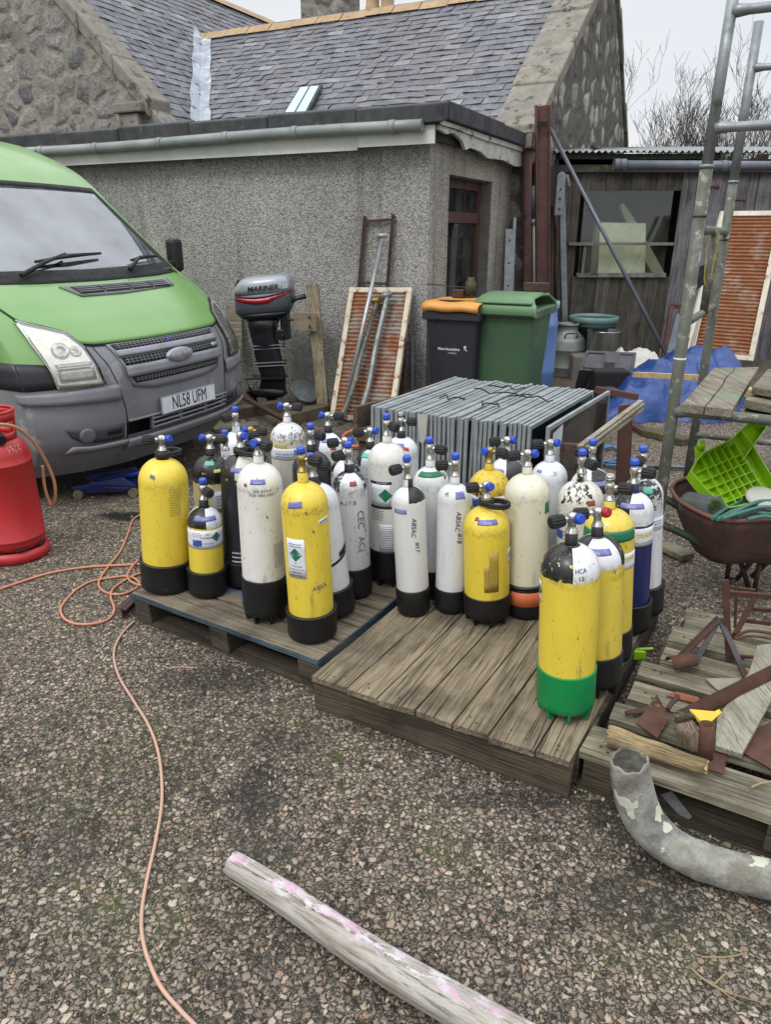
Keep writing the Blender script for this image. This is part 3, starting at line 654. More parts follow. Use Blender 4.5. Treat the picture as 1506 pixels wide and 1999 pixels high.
mb.build('window_frame', wmat('bleached_window_timber', rgb(122, 122, 118), rgb(86, 86, 82), 8, .85, bump=.4, c3=rgb(58, 56, 52), t3=.58), shed)
# foam blocks stored inside
M['foam'] = wmat('pale_foam_block', rgb(238, 236, 208), rgb(222, 221, 190), 5, .95, bump=.2, c3=rgb(148, 146, 110), t3=.66)
def yq(pts, Y, th): 
    mb = MB(); mb.prism([PY(a, b, Y) for a, b in pts], (0, th, 0)); return mb
tag(yq([(1168, 536), (1260, 536), (1262, 436), (1173, 434)], YS + .10, .35).build('foam_block', M['foam']), 'large pale foam block standing behind the shed window', 'foam block')
tag(yq([(1245, 436), (1264, 470), (1300, 536), (1276, 536), (1231, 452), (1211, 401), (1218, 396)], YS + .48, .10).build('foam_strip', M['foam']), 'thin pale foam strip leaning behind the big block in the shed', 'foam strip')
# shed gutter pipe
sg = thing('shed_gutter_pipe', 'dark grey plastic pipe fixed level under the shed roof', 'pipe', (4, 9.3, 2.2))
a = PY(1212, 322, 9.35); b = PY(1520, 326, 9.35) + Vector((2, 0, 0)); mb = MB(); mb.tube([a, b], .052, 16); mb.build('pipe', M['dark_pipe'], sg)
for px in (1205, 1217, 1414):
    c = PY(px, 322 + (px - 1212) * .013, 9.35); mb = MB(); mb.tube([c - Vector((.035, 0, 0)), c + Vector((.035, 0, 0))], .066, 16); mb.build('pipe_collar', M['dark_pipe'], sg)
# short pole lying on the roof
a = PY(1158, 288, 9.6); tag(MB().tube([a, a + Vector((.35, .8, .02))], .03, 10).build('roof_stub_pipe', M['rust_dark']), 'short rusty pipe lying on the corrugated roof edge', 'pipe')

# ---- leafless trees behind the shed
def bare_tree(base, h, seed, mat, label, spread=.5, dens=1.):
    rr = random.Random(seed); t = thing('bare_tree', label, 'tree', base, 'leafless trees behind the shed')
    tr = MB(); cr = MB()
    def grow(p, d, L, r, lv):
        pts = [p]; q = p.copy(); dd = d.copy()
        for i in range(4):
            dd = (dd + Vector((rr.uniform(-.22, .22), rr.uniform(-.22, .22), rr.uniform(-.02, .16)))).normalized(); q = q + dd * L / 4; pts.append(q.copy())
        rs = [max(r * (1 - .17 * i), .004) for i in range(5)]
        (tr if lv == 0 else cr).tube(pts, rs, 5 if lv < 2 else 3, cap=False)
        if lv < 5:
            nb = rr.randint(3, 4) if lv < 4 else rr.randint(2, 3)
            for k in range(int(nb * dens + .5)):
                i = rr.randint(1, 4); ax = Vector((rr.uniform(-1, 1), rr.uniform(-1, 1), rr.uniform(.1, .8))).normalized()
                nd = (dd * (1 - spread) + ax * spread).normalized()
                grow(pts[i], nd, L * rr.uniform(.5, .78), rs[i] * .62, lv + 1)
    for k in range(3):
        grow(Vector(base) + Vector((rr.uniform(-.4, .4), rr.uniform(-.3, .3), 0)), Vector((rr.uniform(-.25, .25), rr.uniform(-.2, .2), 1)).normalized(), h * .48, h * .02, 0)
    tr.build('trunk', mat, t); cr.build('branches', mat, t)
bark = wmat('dark_bark', rgb(82, 74, 66), rgb(60, 54, 48), 8, .95, bump=.3)
for i, (px, hh, sd, lb) in enumerate([(1250, 5.0, 11, 'tallest leafless bush right beside the patched gable'), (1296, 4.2, 12, 'low leafless bush between the gable and the scaffold pole'), (1345, 4.0, 13, 'leafless bush seen just left of the thick scaffold pole'), (1395, 4.6, 14, 'leafless bush seen behind the thick scaffold pole'), (1440, 5.0, 15, 'leafless bush between the two scaffold poles'), (1490, 5.4, 16, 'leafless bush at the right edge past the thin scaffold pole')]):
    q = P(px, 470, 1.); d = Vector((q.x, q.y, 0)).normalized() * 21; bare_tree((d.x, d.y, 0), hh, sd, bark, lb, .5, .9)
mb = MB(); rr = random.Random(8)
for i in range(260):
    t = rr.random(); px = lerp(1235, 1560, t); d = Vector((ray(px, 430).x, ray(px, 430).y, 0)).normalized() * rr.uniform(34, 38); h = rr.uniform(3.4, 4.9)
    base = Vector((d.x, d.y, 0)); 
    for k in range(7):
        zz = h * (.35 + k * .1); w = (1 - k / 7.5) * .9
        for j in range(5):
            a = rr.uniform(0, 6.28); p = base + Vector((0, 0, zz)); e1 = p + Vector((math.cos(a) * w, math.sin(a) * w, -.25 + rr.uniform(-.1, .1))); s = Vector((-math.sin(a), math.cos(a), 0)) * .12
            mb.add([p + s, p - s, e1], [(0, 1, 2)])
o = mb.build('distant_conifer_wood', wmat('dark_conifer', rgb(52, 56, 50), rgb(38, 44, 40), 3, .95, bump=0)); tag(o, 'far dark strip of conifer wood behind the bare bushes', 'woodland'); o['kind'] = 'stuff'
# ================================================================ PALLETS
PT = .144
def frame_rot(a): return Quaternion((0, 0, 1), a)
M['pal_blue'] = wood('old_pallet_wood', rgb(118, 108, 92), rgb(146, 136, 116), rgb(58, 52, 46), 1., 0, rgb(66, 92, 122), .60, 3.)
M['pal_edge'] = wood('blue_painted_edge', rgb(54, 70, 84), rgb(78, 94, 106), rgb(38, 42, 44), 1., 0, rgb(92, 92, 84), .60, 4.)
M['pal_edge_y'] = wood('blue_painted_side', rgb(54, 70, 84), rgb(78, 94, 106), rgb(38, 42, 44), 1., 1, rgb(92, 92, 84), .60, 4.)
M['pal_dark'] = wood('dark_block_wood', rgb(66, 60, 50), rgb(86, 78, 64), rgb(34, 32, 28), 1., 0, rgb(52, 58, 34), .58)
M['deck'] = wood('grey_brown_deck_planks', rgb(116, 105, 86), rgb(146, 134, 112), rgb(52, 46, 40), 1., 1)
M['beam'] = wood('wet_dark_beam', rgb(76, 68, 56), rgb(98, 88, 72), rgb(38, 34, 30), 1., 0)
M['pal3'] = wood('bleached_grey_slats', rgb(118, 112, 94), rgb(150, 144, 124), rgb(60, 56, 46), 1., 0, rgb(132, 130, 96), .62)
def pallet1():
    a = math.atan2(-.52, .853); t = thing('blue_edged_pallet', 'low wooden pallet with worn blue painted edges under the left group of cylinders', 'pallet', (-1.10, 2.76, 0), 'wooden pallets', frame_rot(a))
    W_, D_ = 1.0, 1.26
    y = 0; ws = [.145, .10, .145, .10, .145, .10, .145, .10, .145]
    g = (D_ - sum(ws)) / (len(ws) - 1)
    for i, w in enumerate(ws):
        mb = MB(); mb.box((W_ / 2, y + w / 2, PT - .011), (W_, w, .020), jit=.0015); mb.build('deck_board', M['pal_blue'], t, local=True, bevel=.002); y += w + g
    mb = MB(); mb.box((W_ / 2, -.0035, PT - .012), (W_ + .002, .004, .019)); part(mb.build('painted_edge', M['pal_edge'], t, local=True), 'blue painted front edge')
    mb = MB(); mb.box((W_ + .0035, D_ / 2, PT - .0315), (.005, D_ - .004, .058)); part(mb.build('painted_edge', M['pal_edge_y'], t, local=True), 'blue painted right side')
    for x in (.05, .5, .95):
        mb = MB(); mb.box((x, D_ / 2, PT - .034), (.095, D_ - .004, .021)); mb.build('stringer', M['pal_dark'], t, local=True)
        for yy in (.06, D_ / 2, D_ - .06):
            mb = MB(); mb.box((x, yy, .058), (.097, .115, .080), jit=.003); mb.build('block', M['pal_dark'], t, local=True, bevel=.004)
    for yy in (.06, D_ / 2, D_ - .06):
        mb = MB(); mb.box((W_ / 2, yy, .010), (W_, .10, .016), jit=.002); mb.build('bottom_board', M['pal_dark'], t, local=True)
pallet1()
def pallet2():
    a = math.atan2(-.44, .81); t = thing('close_boarded_pallet', 'solid topped dark pallet of close wide planks on thick beams', 'pallet', (-.262, 2.142, 0), 'wooden pallets', frame_rot(a))
    W_, D_ = .922, 1.2; x = 0; ws = [.15, .12, .14, .135, .12, .15, .107]
    for i, w in enumerate(ws):
        mb = MB(); sk = .0
        mb.prism([(x + .0030 + sk, -.004 - .006 * (i % 3), 0), (x + w - .0028 + sk, -.004 - .005 * (i % 2), 0), (x + w - .0026 + .06, D_, 0), (x + .0030 + .06, D_, 0)], (0, 0, .021 + .0007 * (i % 3)))
        for v in mb.v: v.z += PT - .022
        
        for yy in (.03, .05, .59, .615, 1.16, 1.18):
            xx = x + w * random.uniform(.25, .75) + .05 * yy; zz = max(v.z for v in mb.v) + .0006; mb.add([(xx + .0045 * math.cos(a), yy + .0045 * math.sin(a), zz) for a in [k * math.pi / 4 for k in range(8)]], [tuple(range(8))], 1)
        mb.build('deck_plank', [M['deck'], M['rust_dark']], t, local=True); x += w
    for i, (y0, h) in enumerate(((.028, .120), (.6, .118), (1.17, .118))):
        mb = MB(); mb.box((W_ / 2 + .003 + .05 * y0, y0, h / 2), (W_, .048, h), jit=.002); mb.build('beam', M['beam'], t, local=True, bevel=.004)
    mb = MB(); mb.prism([(W_ - .03, .06, .02), (W_ + .012, .06, .02), (W_ + .07, D_, .02), (W_ + .03, D_, .02)], (0, 0, .098)); mb.build('side_beam', M['pal_dark'], t, local=True)
pallet2()
def pallet3():
    a = math.atan2(-.5, .866); t = thing('slatted_pallet', 'bleached open slatted pallet littered with scrap at the right edge', 'pallet', (.585, 1.745, 0), 'wooden pallets', frame_rot(a))
    W_ = 1.1; ys = [(0.0, .145, .0), (.205, .10, .01), (.345, .11, .02), (.50, .105, .0), (.645, .10, .04), (.80, .13, .02), (.965, .14, .03)]
    for y, w, dx in ys:
        mb = MB(); mb.box((W_ / 2 + dx + y * .12, y + w / 2, PT - .014), (W_, w, .025), jit=.004)
        for xx in (.05, .075, .54, .58, 1.04):
            xx += dx + y * .12; yy = y + w * random.uniform(.2, .8); mb.add([(xx + .005 * math.cos(a), yy + .005 * math.sin(a), PT + .0022) for a in [k * math.pi / 4 for k in range(8)]], [tuple(range(8))], 1)
        mb.build('slat', [M['pal3'], M['rust_dark']], t, local=True)
    for x in (.06, .56, 1.06):
        mb = MB(); mb.prism([(x - .045, .002, .021), (x + .045, .002, .021), (x + .175, 1.1, .021), (x + .085, 1.1, .021)], (0, 0, .094)); mb.build('stringer', M['pal_dark'], t, local=True)
    mb = MB(); mb.box((W_ / 2, .07, .010), (W_, .12, .018), jit=.003); mb.build('bottom_board', M['pal_dark'], t, local=True)
pallet3()

# ================================================================ SCUBA CYLINDERS
YEL = rgb(216, 192, 64); YEL2 = rgb(208, 186, 72); WHT = rgb(208, 211, 216); CRM = rgb(212, 212, 207); BLK = rgb(17, 17, 20); NAVY = rgb(20, 30, 84); DWHT = rgb(190, 190, 188)
def paint(name, body, A=None, B=None, phase=0., zb=.5, chip=.0, chipc=None, scuff=.35, dirt=None, rough=.34, neck=None, zn=None, two=False):
    n = NM(name); sp = n.n('ShaderNodeSeparateXYZ'); n.set(sp.inputs[0], n.co)
    c = body
    big = n.ramp(n.noise(7, 4, co=n.mapping((1, 1, .5))), [(.3, 0), (.8, .22)])
    if A is not None:
        at = n.math('ARCTAN2', sp.outputs[1], sp.outputs[0])
        s = n.math('SINE', n.math('MULTIPLY', n.math('SUBTRACT', at, phase), 1. if two else 2.))
        qm = n.math('GREATER_THAN', s, 0.)
        sh = n.mix(qm, B, A)
        ms = n.math('GREATER_THAN', n.math('ADD', sp.outputs[2], n.math('MULTIPLY', n.math('SUBTRACT', n.noise(30, 5, .7), .5), .02)), zb)
        c = n.mix(ms, body, sh)
        if chip > 0:
            nn = n.noise(48, 6, .72); edge = n.ramp(n.math('SUBTRACT', sp.outputs[2], zb), [(0, .10 * chip), (.05 + .05 * chip, 0.02 * chip)])
            ck = n.math('MULTIPLY', n.math('GREATER_THAN', n.math('ADD', nn, edge), .66 - .05 * chip), n.math('GREATER_THAN', sp.outputs[2], zb - .02))
            c = n.mix(ck, c, chipc or DWHT)
    if neck is not None:
        c = n.mix(n.math('GREATER_THAN', sp.outputs[2], zn), c, neck)
    c = n.mix(big, c, n.mix(1., c, n.mix(.35, dirt or rgb(120, 110, 80), (1, 1, 1, 1)), 'MULTIPLY'))
    drip = n.ramp(n.noise(5, 6, .7, co=n.mapping((2.2, 2.2, .35))), [(.54, 0), (.72, .35)])
    c = n.mix(n.math('MULTIPLY', drip, min(1, scuff * 1.4)), c, n.mix(1., c, rgb(176, 164, 138), 'MULTIPLY'))
    # rub band under the shoulder, vertical scratches, small chips
    st = n.noise(20, 6, .7, co=n.mapping((1.6, 1.6, .22)))
    c = n.mix(n.math('MULTIPLY', n.ramp(st, [(.60, 0), (.68, 1)]), scuff * .75), c, rgb(96, 90, 74))
    c = n.mix(n.math('MULTIPLY', n.ramp(n.noise(85, 5, .7, co=n.mapping((1, 1, .4))), [(.632, 0), (.655, 1)]), min(1, scuff * 1.6)), c, rgb(52, 50, 46))
    rb = n.math('SUBTRACT', 1., n.math('MULTIPLY', n.math('ABSOLUTE', n.math('SUBTRACT', sp.outputs[2], zb)), 34.), True)
    c = n.mix(n.math('MULTIPLY', n.math('MULTIPLY', rb, n.ramp(n.noise(60, 5, .7), [(.45, 0), (.62, 1)])), scuff), c, rgb(86, 82, 70))
    return n.fin(c, n.ramp(n.noise(16, 4), [(.3, rough - .06), (.75, rough + .16)]), 0., n.bump(n.noise(55, 4), .05, .002), coat=.15)
CYL = []
class Cyl: pass
def cylinder(idn, label, neck, base=None, dia=.171, zn=.58, body=WHT, A=None, B=None, phase=0., chip=0, chipc=None, scuff=.35, neckc=None, boot='plain', bh=.15, bootm='boot', knob=-1., cap=.6, capup=False, capm='blue_cap', stem='chrome', handle=False, two=False, zbf=None, dirt=None, nk=.030, kz=0., name='scuba_cylinder'):
    r = dia / 2
    if base:
        g = P(base[0], base[1], PT); d = Vector((g.x, g.y, 0)).normalized(); b = Vector((g.x, g.y, 0)) + d * (r * 1.02)
        rr = ray(*neck); t = b.dot(d) / rr.dot(d); top = Vector((0, 0, CAMH)) + rr * t
    else:
        top = P(neck[0], neck[1], PT + zn); b = Vector((top.x, top.y, 0)); b.x += (5 + .035 * (neck[0] - 753)) / FOC * (b.y * _c + 1.2 * _s) * .9
    b.z = PT + .0015; ax = top - b; H = ax.length
    q = Vector((0, 0, 1)).rotation_difference(ax.normalized())
    CYL.append((idn, b.x, b.y, r, H, top.x, top.y))
    t = thing(name, label, 'diving cylinder', b, 'diving cylinders on the pallets', q)
    k = Cyl(); k.t = t; k.r = r; k.H = H; k.az = math.atan2(-b.y, -b.x); k.idn = idn
    sh = r * 1.02; zb = H - sh if zbf is None else H - zbf; k.zb = zb
    rn = .0195
    def prof_r(z):
        if z <= H - sh: return r
        if z >= H: return rn
        u = (z - (H - sh)) / sh
        v = (max(1 - u ** 2.15, 0)) ** .5
        return max(rn, r * v)
    k.pr = prof_r
    prof = [(r * .55, .028), (r * .8, .034), (r * .97, .055), (r, .08), (r, bh * .5), (r, bh + .01)]
    prof += [(r, lerp(bh + .02, H - sh, i / 6)) for i in range(1, 7)]
    for i in range(1, 17):
        z = H - sh + sh * (1 - (1 - i / 16) ** 1.6); prof.append((prof_r(z), z))
    prof += [(rn + .0012, H + .001), (rn - .0005, H + .006), (rn - .001, H + nk), (rn - .004, H + nk + .002), (.008, H + nk + .0022)]
    mat = paint(idn + '_paint', body, A, B, k.az + phase, zb, chip, chipc, scuff, dirt, neck=neckc, zn=H - .004 if neckc else None, two=two)
    mb = MB(); mb.lathe(prof, 56); mb.build('cylinder_body', mat, t, local=True)
    # boot
    br = r + .0045; mb = MB(); fn = None
    if boot == 'octagon': fn = lambda a, z: 1 + .022 * abs(math.cos(a * 4)) ** 2
    if boot == 'wide': br = r + .012
    zb0 = .0 if boot not in ('feet', 'octagon') else .026
    pr = [(br * .55, zb0 + .001), (br * .86, zb0), (br * .97, zb0 + .010), (br * (.985 if boot == 'wide' else 1), zb0 + .03), (br, bh - .008), (br + (.002 if boot == 'wide' else .0005), bh - .002), (br - .002, bh), (r + .0006, bh - .001), (r + .0006, bh - .02)]
    if boot == 'step': pr = [(br * .5, .001), (br * .90, 0), (br * .96, .008), (br * .965, bh * .42), (br * 1.0, bh * .46), (br, bh - .006), (br - .002, bh), (r + .0006, bh - .001), (r + .0006, bh - .02)]
    mb.lathe(pr, 56, fn=fn)
    bo = mb.build('boot', M[bootm], t, local=True); k.boot = bo
    if boot in ('feet', 'octagon'):
        for j in range(8):
            a = k.az + .2 + j * math.pi / 4; d = Vector((math.cos(a), math.sin(a), 0)); tn = Vector((-d.y, d.x, 0))
            if d.dot(Vector((math.cos(k.az), math.sin(k.az), 0))) < -.35: continue
            mb = MB(); poly = [d * (br * .60) + Vector((0, 0, .03)), d * (br * .66) + Vector((0, 0, .001)), d * (br * .90) + Vector((0, 0, .001)), d * (br * 1.0) + Vector((0, 0, .045))]
            mb.prism([p - tn * .004 for p in poly], tn * .008)
            mb.build('boot_foot', M[bootm], bo, local=True)
    # valve
    def dirv(off):
        a = k.az + off; return Vector((math.cos(a), math.sin(a), 0))
    z0 = H + nk
    mb = MB(); mb.lathe([(.0195, z0), (.020, z0 + .004), (.0165, z0 + .006), (.0165, z0 + .012), (.013, z0 + .014), (.0125, z0 + .030), (.0155, z0 + .034), (.017, z0 + .046), (.0165, z0 + .058), (.010, z0 + .064), (.0, z0 + .065)], 20)
    zc = z0 + .046; kd = dirv(knob); cd_ = dirv(cap)
    mb.tube([Vector((0, 0, zc)), kd * .034 + Vector((0, 0, zc + kz * .4))], .0085, 12)
    if capup:
        mb.tube([Vector((0, 0, zc)), Vector((0, 0, zc + .026))], .012, 14); ce = Vector((0, 0, zc + .022)); cdir = (Vector((0, 0, 1)) + cd_ * .15).normalized()
    else:
        mb.tube([Vector((0, 0, zc)), cd_ * .026 + Vector((0, 0, zc + .006))], .0125, 14); ce = cd_ * .022 + Vector((0, 0, zc + .005)); cdir = (cd_ + Vector((0, 0, .25))).normalized()
    va = mb.build('valve', M[stem], t, local=True)
    mb = MB(); mb.tube([ce, ce + cdir * .004, ce + cdir * .019, ce + cdir * .023], [.0135, .0155, .0155, .0125], 18)
    mb.tube([ce + cdir * .005, ce + cdir * .0135], .0168, 14)
    mb.build('dust_cap', M[capm], va, local=True)
    ks = kd * .030 + Vector((0, 0, zc + kz * .35)); kdir = (kd + Vector((0, 0, kz))).normalized(); up = kdir.cross(Vector((0, 0, 1))).normalized(); wv = kdir.cross(up)
    mb = MB(); rows = []
    for (s_, rad) in ((0, .010), (.002, .0175), (.012, .0190), (.034, .0200), (.042, .0185), (.046, .0150)):
        rows.append([ks + kdir * s_ + (up * math.cos(a) + wv * math.sin(a)) * rad * (1 + (.07 if (j % 4) < 2 else -.05)) for j in range(48) for a in [2 * math.pi * j / 48]])
    mb.grid(rows, close=True, smooth=False); e = len(mb.v) - 48; mb.f.append([e + j for j in range(48)]); mb.mi.append(0); mb.sm.append(False)
    e2 = ks + kdir * .0462; mb.tube([e2, e2 + kdir * .0012], .006, 12)
    mb.build('valve_knob', M['black_rubber'], va, local=True)
    if handle:
        mb = MB(); mb.lathe([(.0215, z0 - .028), (.030, z0 - .026), (.031, z0 - .004), (.0215, z0 - .002)], 24, cap=False)
        hd = dirv(handle if handle is not True else 1.2); s2 = Vector((-hd.y, hd.x, 0)); zz = z0 - .012
        pts = [s2 * .024 + hd * .008, s2 * .034 + hd * .045, s2 * .022 + hd * .083, hd * .092, -s2 * .022 + hd * .083, -s2 * .034 + hd * .045, -s2 * .024 + hd * .008]
        for dz in (0, -.010): mb.tube(catmull([p + Vector((0, 0, zz + dz)) for p in pts], 5), .0065, 8)
        mb.build('carry_handle', M['black_rubber'], t, local=True)
    return k
def patch(k, name, a0, a1, z0, z1, mat, off=.0009, tilt=0., na=10, nz=4, label=None, corner=None):
    """thin sticker bent round the cylinder; angles measured from the side facing the yard"""
    mb = MB(); rows = []
    for i in range(nz + 1):
        z = lerp(z0, z1, i / nz); row = []
        for j in range(na + 1):
            a = lerp(a0, a1, j / na); zz = z + tilt * a; rr = k.pr(zz) + off; A_ = k.az + a
            row.append(Vector((rr * math.cos(A_), rr * math.sin(A_), zz)))
        rows.append(row)
    mb.grid(rows, smooth=True); o = mb.build(name, mat, k.t, local=True, solid=.0004, off=1.)
    if label: part(o, label)
    return o
def wrap(k, polys, a, z, off, rot=0., s=1.):
    vs, fs = polys; out = []; c_, s_ = math.cos(rot), math.sin(rot)
    for v in vs:
        x = (v.x * c_ - v.y * s_) * s; y = (v.x * s_ + v.y * c_) * s; zz = z + y; rr = k.pr(zz) + off; A_ = k.az + a + x / k.r
        out.append(Vector((rr * math.cos(A_), rr * math.sin(A_), zz)))
    return out, fs
def writing(k, name, items, mat, off=.0016, label=None):
    if name == 'lettering' and len(items) > 1:
        for it in items: writing(k, name, [it], mat, off, label)
        return
    mb = MB()
    for it in items:
        txt, a, z, size = it[:4]; rot = it[4] if len(it) > 4 else 0.; sh = it[5] if len(it) > 5 else 0.; bo = it[6] if len(it) > 6 else 0.
        vs, fs = wrap(k, text_polys(txt, size, sh, bo), a, z, off, rot); mb.add(vs, fs)
    o = mb.build(name, mat, k.t, local=True, solid=.0003)
    if label: part(o, label)
    return o
def shape(k, name, poly, a, z, mat, off=.0013, rot=0.):
    # subdivide the polygon as a fan of strips so that it follows the curve
    vs = [Vector((x, y, 0)) for x, y in poly]; c = sum(vs, Vector()) / len(vs); pts = [c]; fs = []; n = len(vs); st = 4
    for i in range(n):
        for s in range(st): pts.append(lerp(vs[i], vs[(i + 1) % n], s / st))
    m = n * st; ring = pts[1:]; mid = [lerp(c, p, .5) for p in ring]; allp = [c] + mid + ring
    for i in range(m):
        j = (i + 1) % m; fs += [(0, 1 + i, 1 + j), (1 + i, 1 + m + i, 1 + m + j, 1 + j)]
    v2, _ = wrap(k, (allp, fs), a, z, off, rot); mb = MB(); mb.add(v2, fs); return mb.build(name, mat, k.t, local=True, solid=.0003)
def diamond(k, a, z, s): 
    shape(k, 'gas_diamond', [(0, s), (s, 0), (0, -s), (-s, 0)], a, z, M['green_label'])
    mb = MB(); w = .12 * s
    for d in (-.28, .0, .28): 
        q = [Vector((-s * .45, d * s - .1 * s, 0)), Vector((s * .45, d * s + .12 * s, 0)), Vector((s * .45, d * s + .12 * s + w * .5, 0)), Vector((-s * .45, d * s - .1 * s + w * .5, 0))]
        v2, f2 = wrap(k, (q, [(0, 1, 2, 3)]), a, z, .0018); mb.add(v2, f2)
    mb.build('diamond_print', M['white_label'], k.t, local=True)
def saltire(k, a, z, w, h):
    shape(k, 'saltire_flag', [(-w / 2, -h / 2), (w / 2, -h / 2), (w / 2, h / 2), (-w / 2, h / 2)], a, z, M['flag_blue'])
    mb = MB(); t = h * .10
    for s_ in (1, -1):
        q = [Vector((-w / 2, -s_ * h / 2, 0)), Vector((-w / 2 + t, -s_ * h / 2, 0)), Vector((w / 2, s_ * h / 2, 0)), Vector((w / 2 - t, s_ * h / 2, 0))]
        v2, f2 = wrap(k, (q, [(0, 1, 2, 3)]), a, z, .0019); mb.add(v2, f2)
    mb.build('saltire_cross', M['white_label'], k.t, local=True)
def lines(k, a, z, w, n, dz, size=.006, mat='ink_grey', seed=1):
    rr = random.Random(seed); mb = MB()
    for i in range(n):
        x = -w / 2; zz = z - i * dz
        while x < w / 2 - .004:
            l = rr.uniform(.004, .012); l = min(l, w / 2 - x); q = [Vector((x, 0, 0)), Vector((x + l, 0, 0)), Vector((x + l, size * .32, 0)), Vector((x, size * .32, 0))]
            v2, f2 = wrap(k, (q, [(0, 1, 2, 3)]), a, zz, .0019); mb.add(v2, f2); x += l + .0025
    mb.build('small_print', M[mat], k.t, local=True)
def testsk(k, a, dz=.055, w=.6, m='blue_label'):
    """ring segment test sticker round the shoulder"""
    z = k.H - dz; patch(k, 'test_sticker', a - w, a + w, z - .008, z + .010, M[m], .001, na=12, nz=3)
    if m == 'blue_label':
        mb = MB(); q = text_polys('2 3 4 5', .011); v2, f2 = wrap(k, q, a, z - .001, .0019); mb.add(v2, f2); mb.build('sticker_print', M['white_label'], k.t, local=True)
def band(k, z0, z1, a0, a1, flag=None):
    patch(k, 'shop_label', a0, a1, z0, z1, M['white_label'], .001, na=20)

L_, R_ = -math.pi / 2, math.pi / 2
# ---- left group
k = cylinder('a1', 'large plain yellow cylinder at the far left of the left pallet', (317, 893), (330, 1163), .201, body=YEL, scuff=.35, bh=.135, knob=L_, cap=.9, handle=math.pi * .75, neckc=BLK, boot='wide', phase=0)
patch(k, 'small_sticker', -.62, -.40, k.H - .075, k.H - .060, plain('grey_sticker', rgb(86, 104, 104)), tilt=-.02)
lines(k, .42, .47, .05, 11, .011, .012, 'tape', 3)
k = cylinder('a2', 'shortest yellow cylinder with half black half white shoulder and a white label band', (398, 988), (408, 1170), .144, body=YEL, A=BLK, B=WHT, phase=-math.pi / 2 + .05, chip=.3, bh=.12, knob=.35, cap=-.25, capup=True, neckc=BLK, zbf=.075, boot='wide', stem='chrome')
z = k.zb - .004
band(k, z - .085, z - .004, -1.35, 1.35); diamond(k, .62, z - .036, .022); saltire(k, -.52, z - .060, .040, .030)
lines(k, -.52, z - .015, .04, 3, .008, .006, 'flag_blue', 5); writing(k, 'label_print', [('AIR', .08, z - .020, .010), ('COMPRESSED', .08, z - .036, .009), ('breathing quality', .08, z - .060, .007)], M['ink']); testsk(k, 0, .036, .75)
k = cylinder('a3', 'pale cream cylinder with glossy black shoulder patch behind the shortest yellow one', (411, 888), None, .168, .53, body=rgb(214, 206, 160), A=BLK, B=BLK, phase=.4, chip=.3, chipc=rgb(190, 178, 120), knob=1.2, cap=-1.2, neckc=BLK, boot='plain', zbf=.112, scuff=.5)
band(k, k.zb - .13, k.zb - .035, -.1, 1.5); saltire(k, .95, k.zb - .10, .05, .03); lines(k, .5, k.zb - .06, .06, 4, .014, .012, 'ink_grey', 8); patch(k, 'small_sticker', -.5, .2, k.H - .030, k.H - .014, M['teal_label'])
patch(k, 'small_sticker', .1, .5, k.H - .060, k.H - .046, wmat('cream_sticker', rgb(206, 196, 130), rgb(180, 170, 110), 30, .5, bump=0))
k = cylinder('a4', 'tall black bodied cylinder with a black and white shoulder behind the white one', (470, 886), (478, 1152), .172, body=rgb(30, 31, 40), A=BLK, B=rgb(196, 196, 180), phase=-math.pi / 2 - .35, chip=.4, chipc=rgb(150, 140, 80), bh=.12, knob=1.6, cap=.5, handle=1.0, neckc=BLK, scuff=.2, dirt=rgb(60, 60, 66))
testsk(k, 0, .050, .6); lines(k, .0, .17, .10, 3, .02, .02, 'white_label', 4)
k = cylinder('a5', 'dirty white cylinder in an eight sided black boot at the front of the left pallet', (505, 903), (522, 1222), .172, body=CRM, scuff=.55, boot='octagon', bh=.19, knob=.55, cap=-.4, capup=False, phase=0, dirt=rgb(176, 164, 124), kz=.0)
testsk(k, -.1, .052, .35); patch(k, 'small_sticker', -.75, -.62, k.H - .07, k.H - .058, M['redbrown_label'])
lines(k, .76, .34, .05, 12, .0085, .008, 'ink_grey', 6)
for j in range(4): writing(k, 'lettering', [(['302 A.S.A.R', 'FOR HIRE ONLY', 'TAYSCUBA', 'PORT'][j], .1, k.H - .085 - j * .016, .014)], M['ink_grey']) if j < 2 else None
k = cylinder('a6', 'white cylinder at the back of the left group nearest the van wheel', (461, 842), None, .158, .55, body=WHT, scuff=.2, knob=-.9, cap=.3, capup=True)
patch(k, 'small_sticker', .0, .5, k.H - .05, k.H - .03, M['blue_label'])
k = cylinder('a7', 'scuffed cylinder with a black and white shoulder behind the white eight sided boot', (491, 872), None, .16, .54, body=WHT, A=BLK, B=WHT, phase=.2, chip=.6, knob=1.2, cap=-1., handle=1.4, stem='brass', neckc=BLK)
k = cylinder('a8', 'white cylinder half hidden between the cream one and the black one', (441, 890), None, .12, .50, body=WHT, scuff=.3, knob=L_, cap=.2, capup=True)
k = cylinder('a9', 'dented white cylinder with rust drips and a faded blue flag label at the back', (561, 824), None, .171, .60, body=rgb(204, 200, 184), A=WHT, B=WHT, chip=.7, chipc=rgb(120, 88, 50), scuff=.6, knob=1.2, cap=-1.2, dirt=rgb(140, 110, 70), zbf=.07)
z = k.zb - .06; band(k, z - .035, z + .02, -1.3, 1.3); saltire(k, .62, z - .0, .055, .032); lines(k, -.2, z - .010, .10, 2, .012, .014, 'flag_blue', 2); writing(k, 'label_print', [('TRADE', -.5, z + .030, .022, 0, 0, .001)], M['yellow_print']); writing(k, 'lettering', [('T F O R', .0, z + .078, .028)], M['ink_grey']); writing(k, 'pen_mark', [('J.', -.6, k.H - .05, .022, .4)], M['ink'])
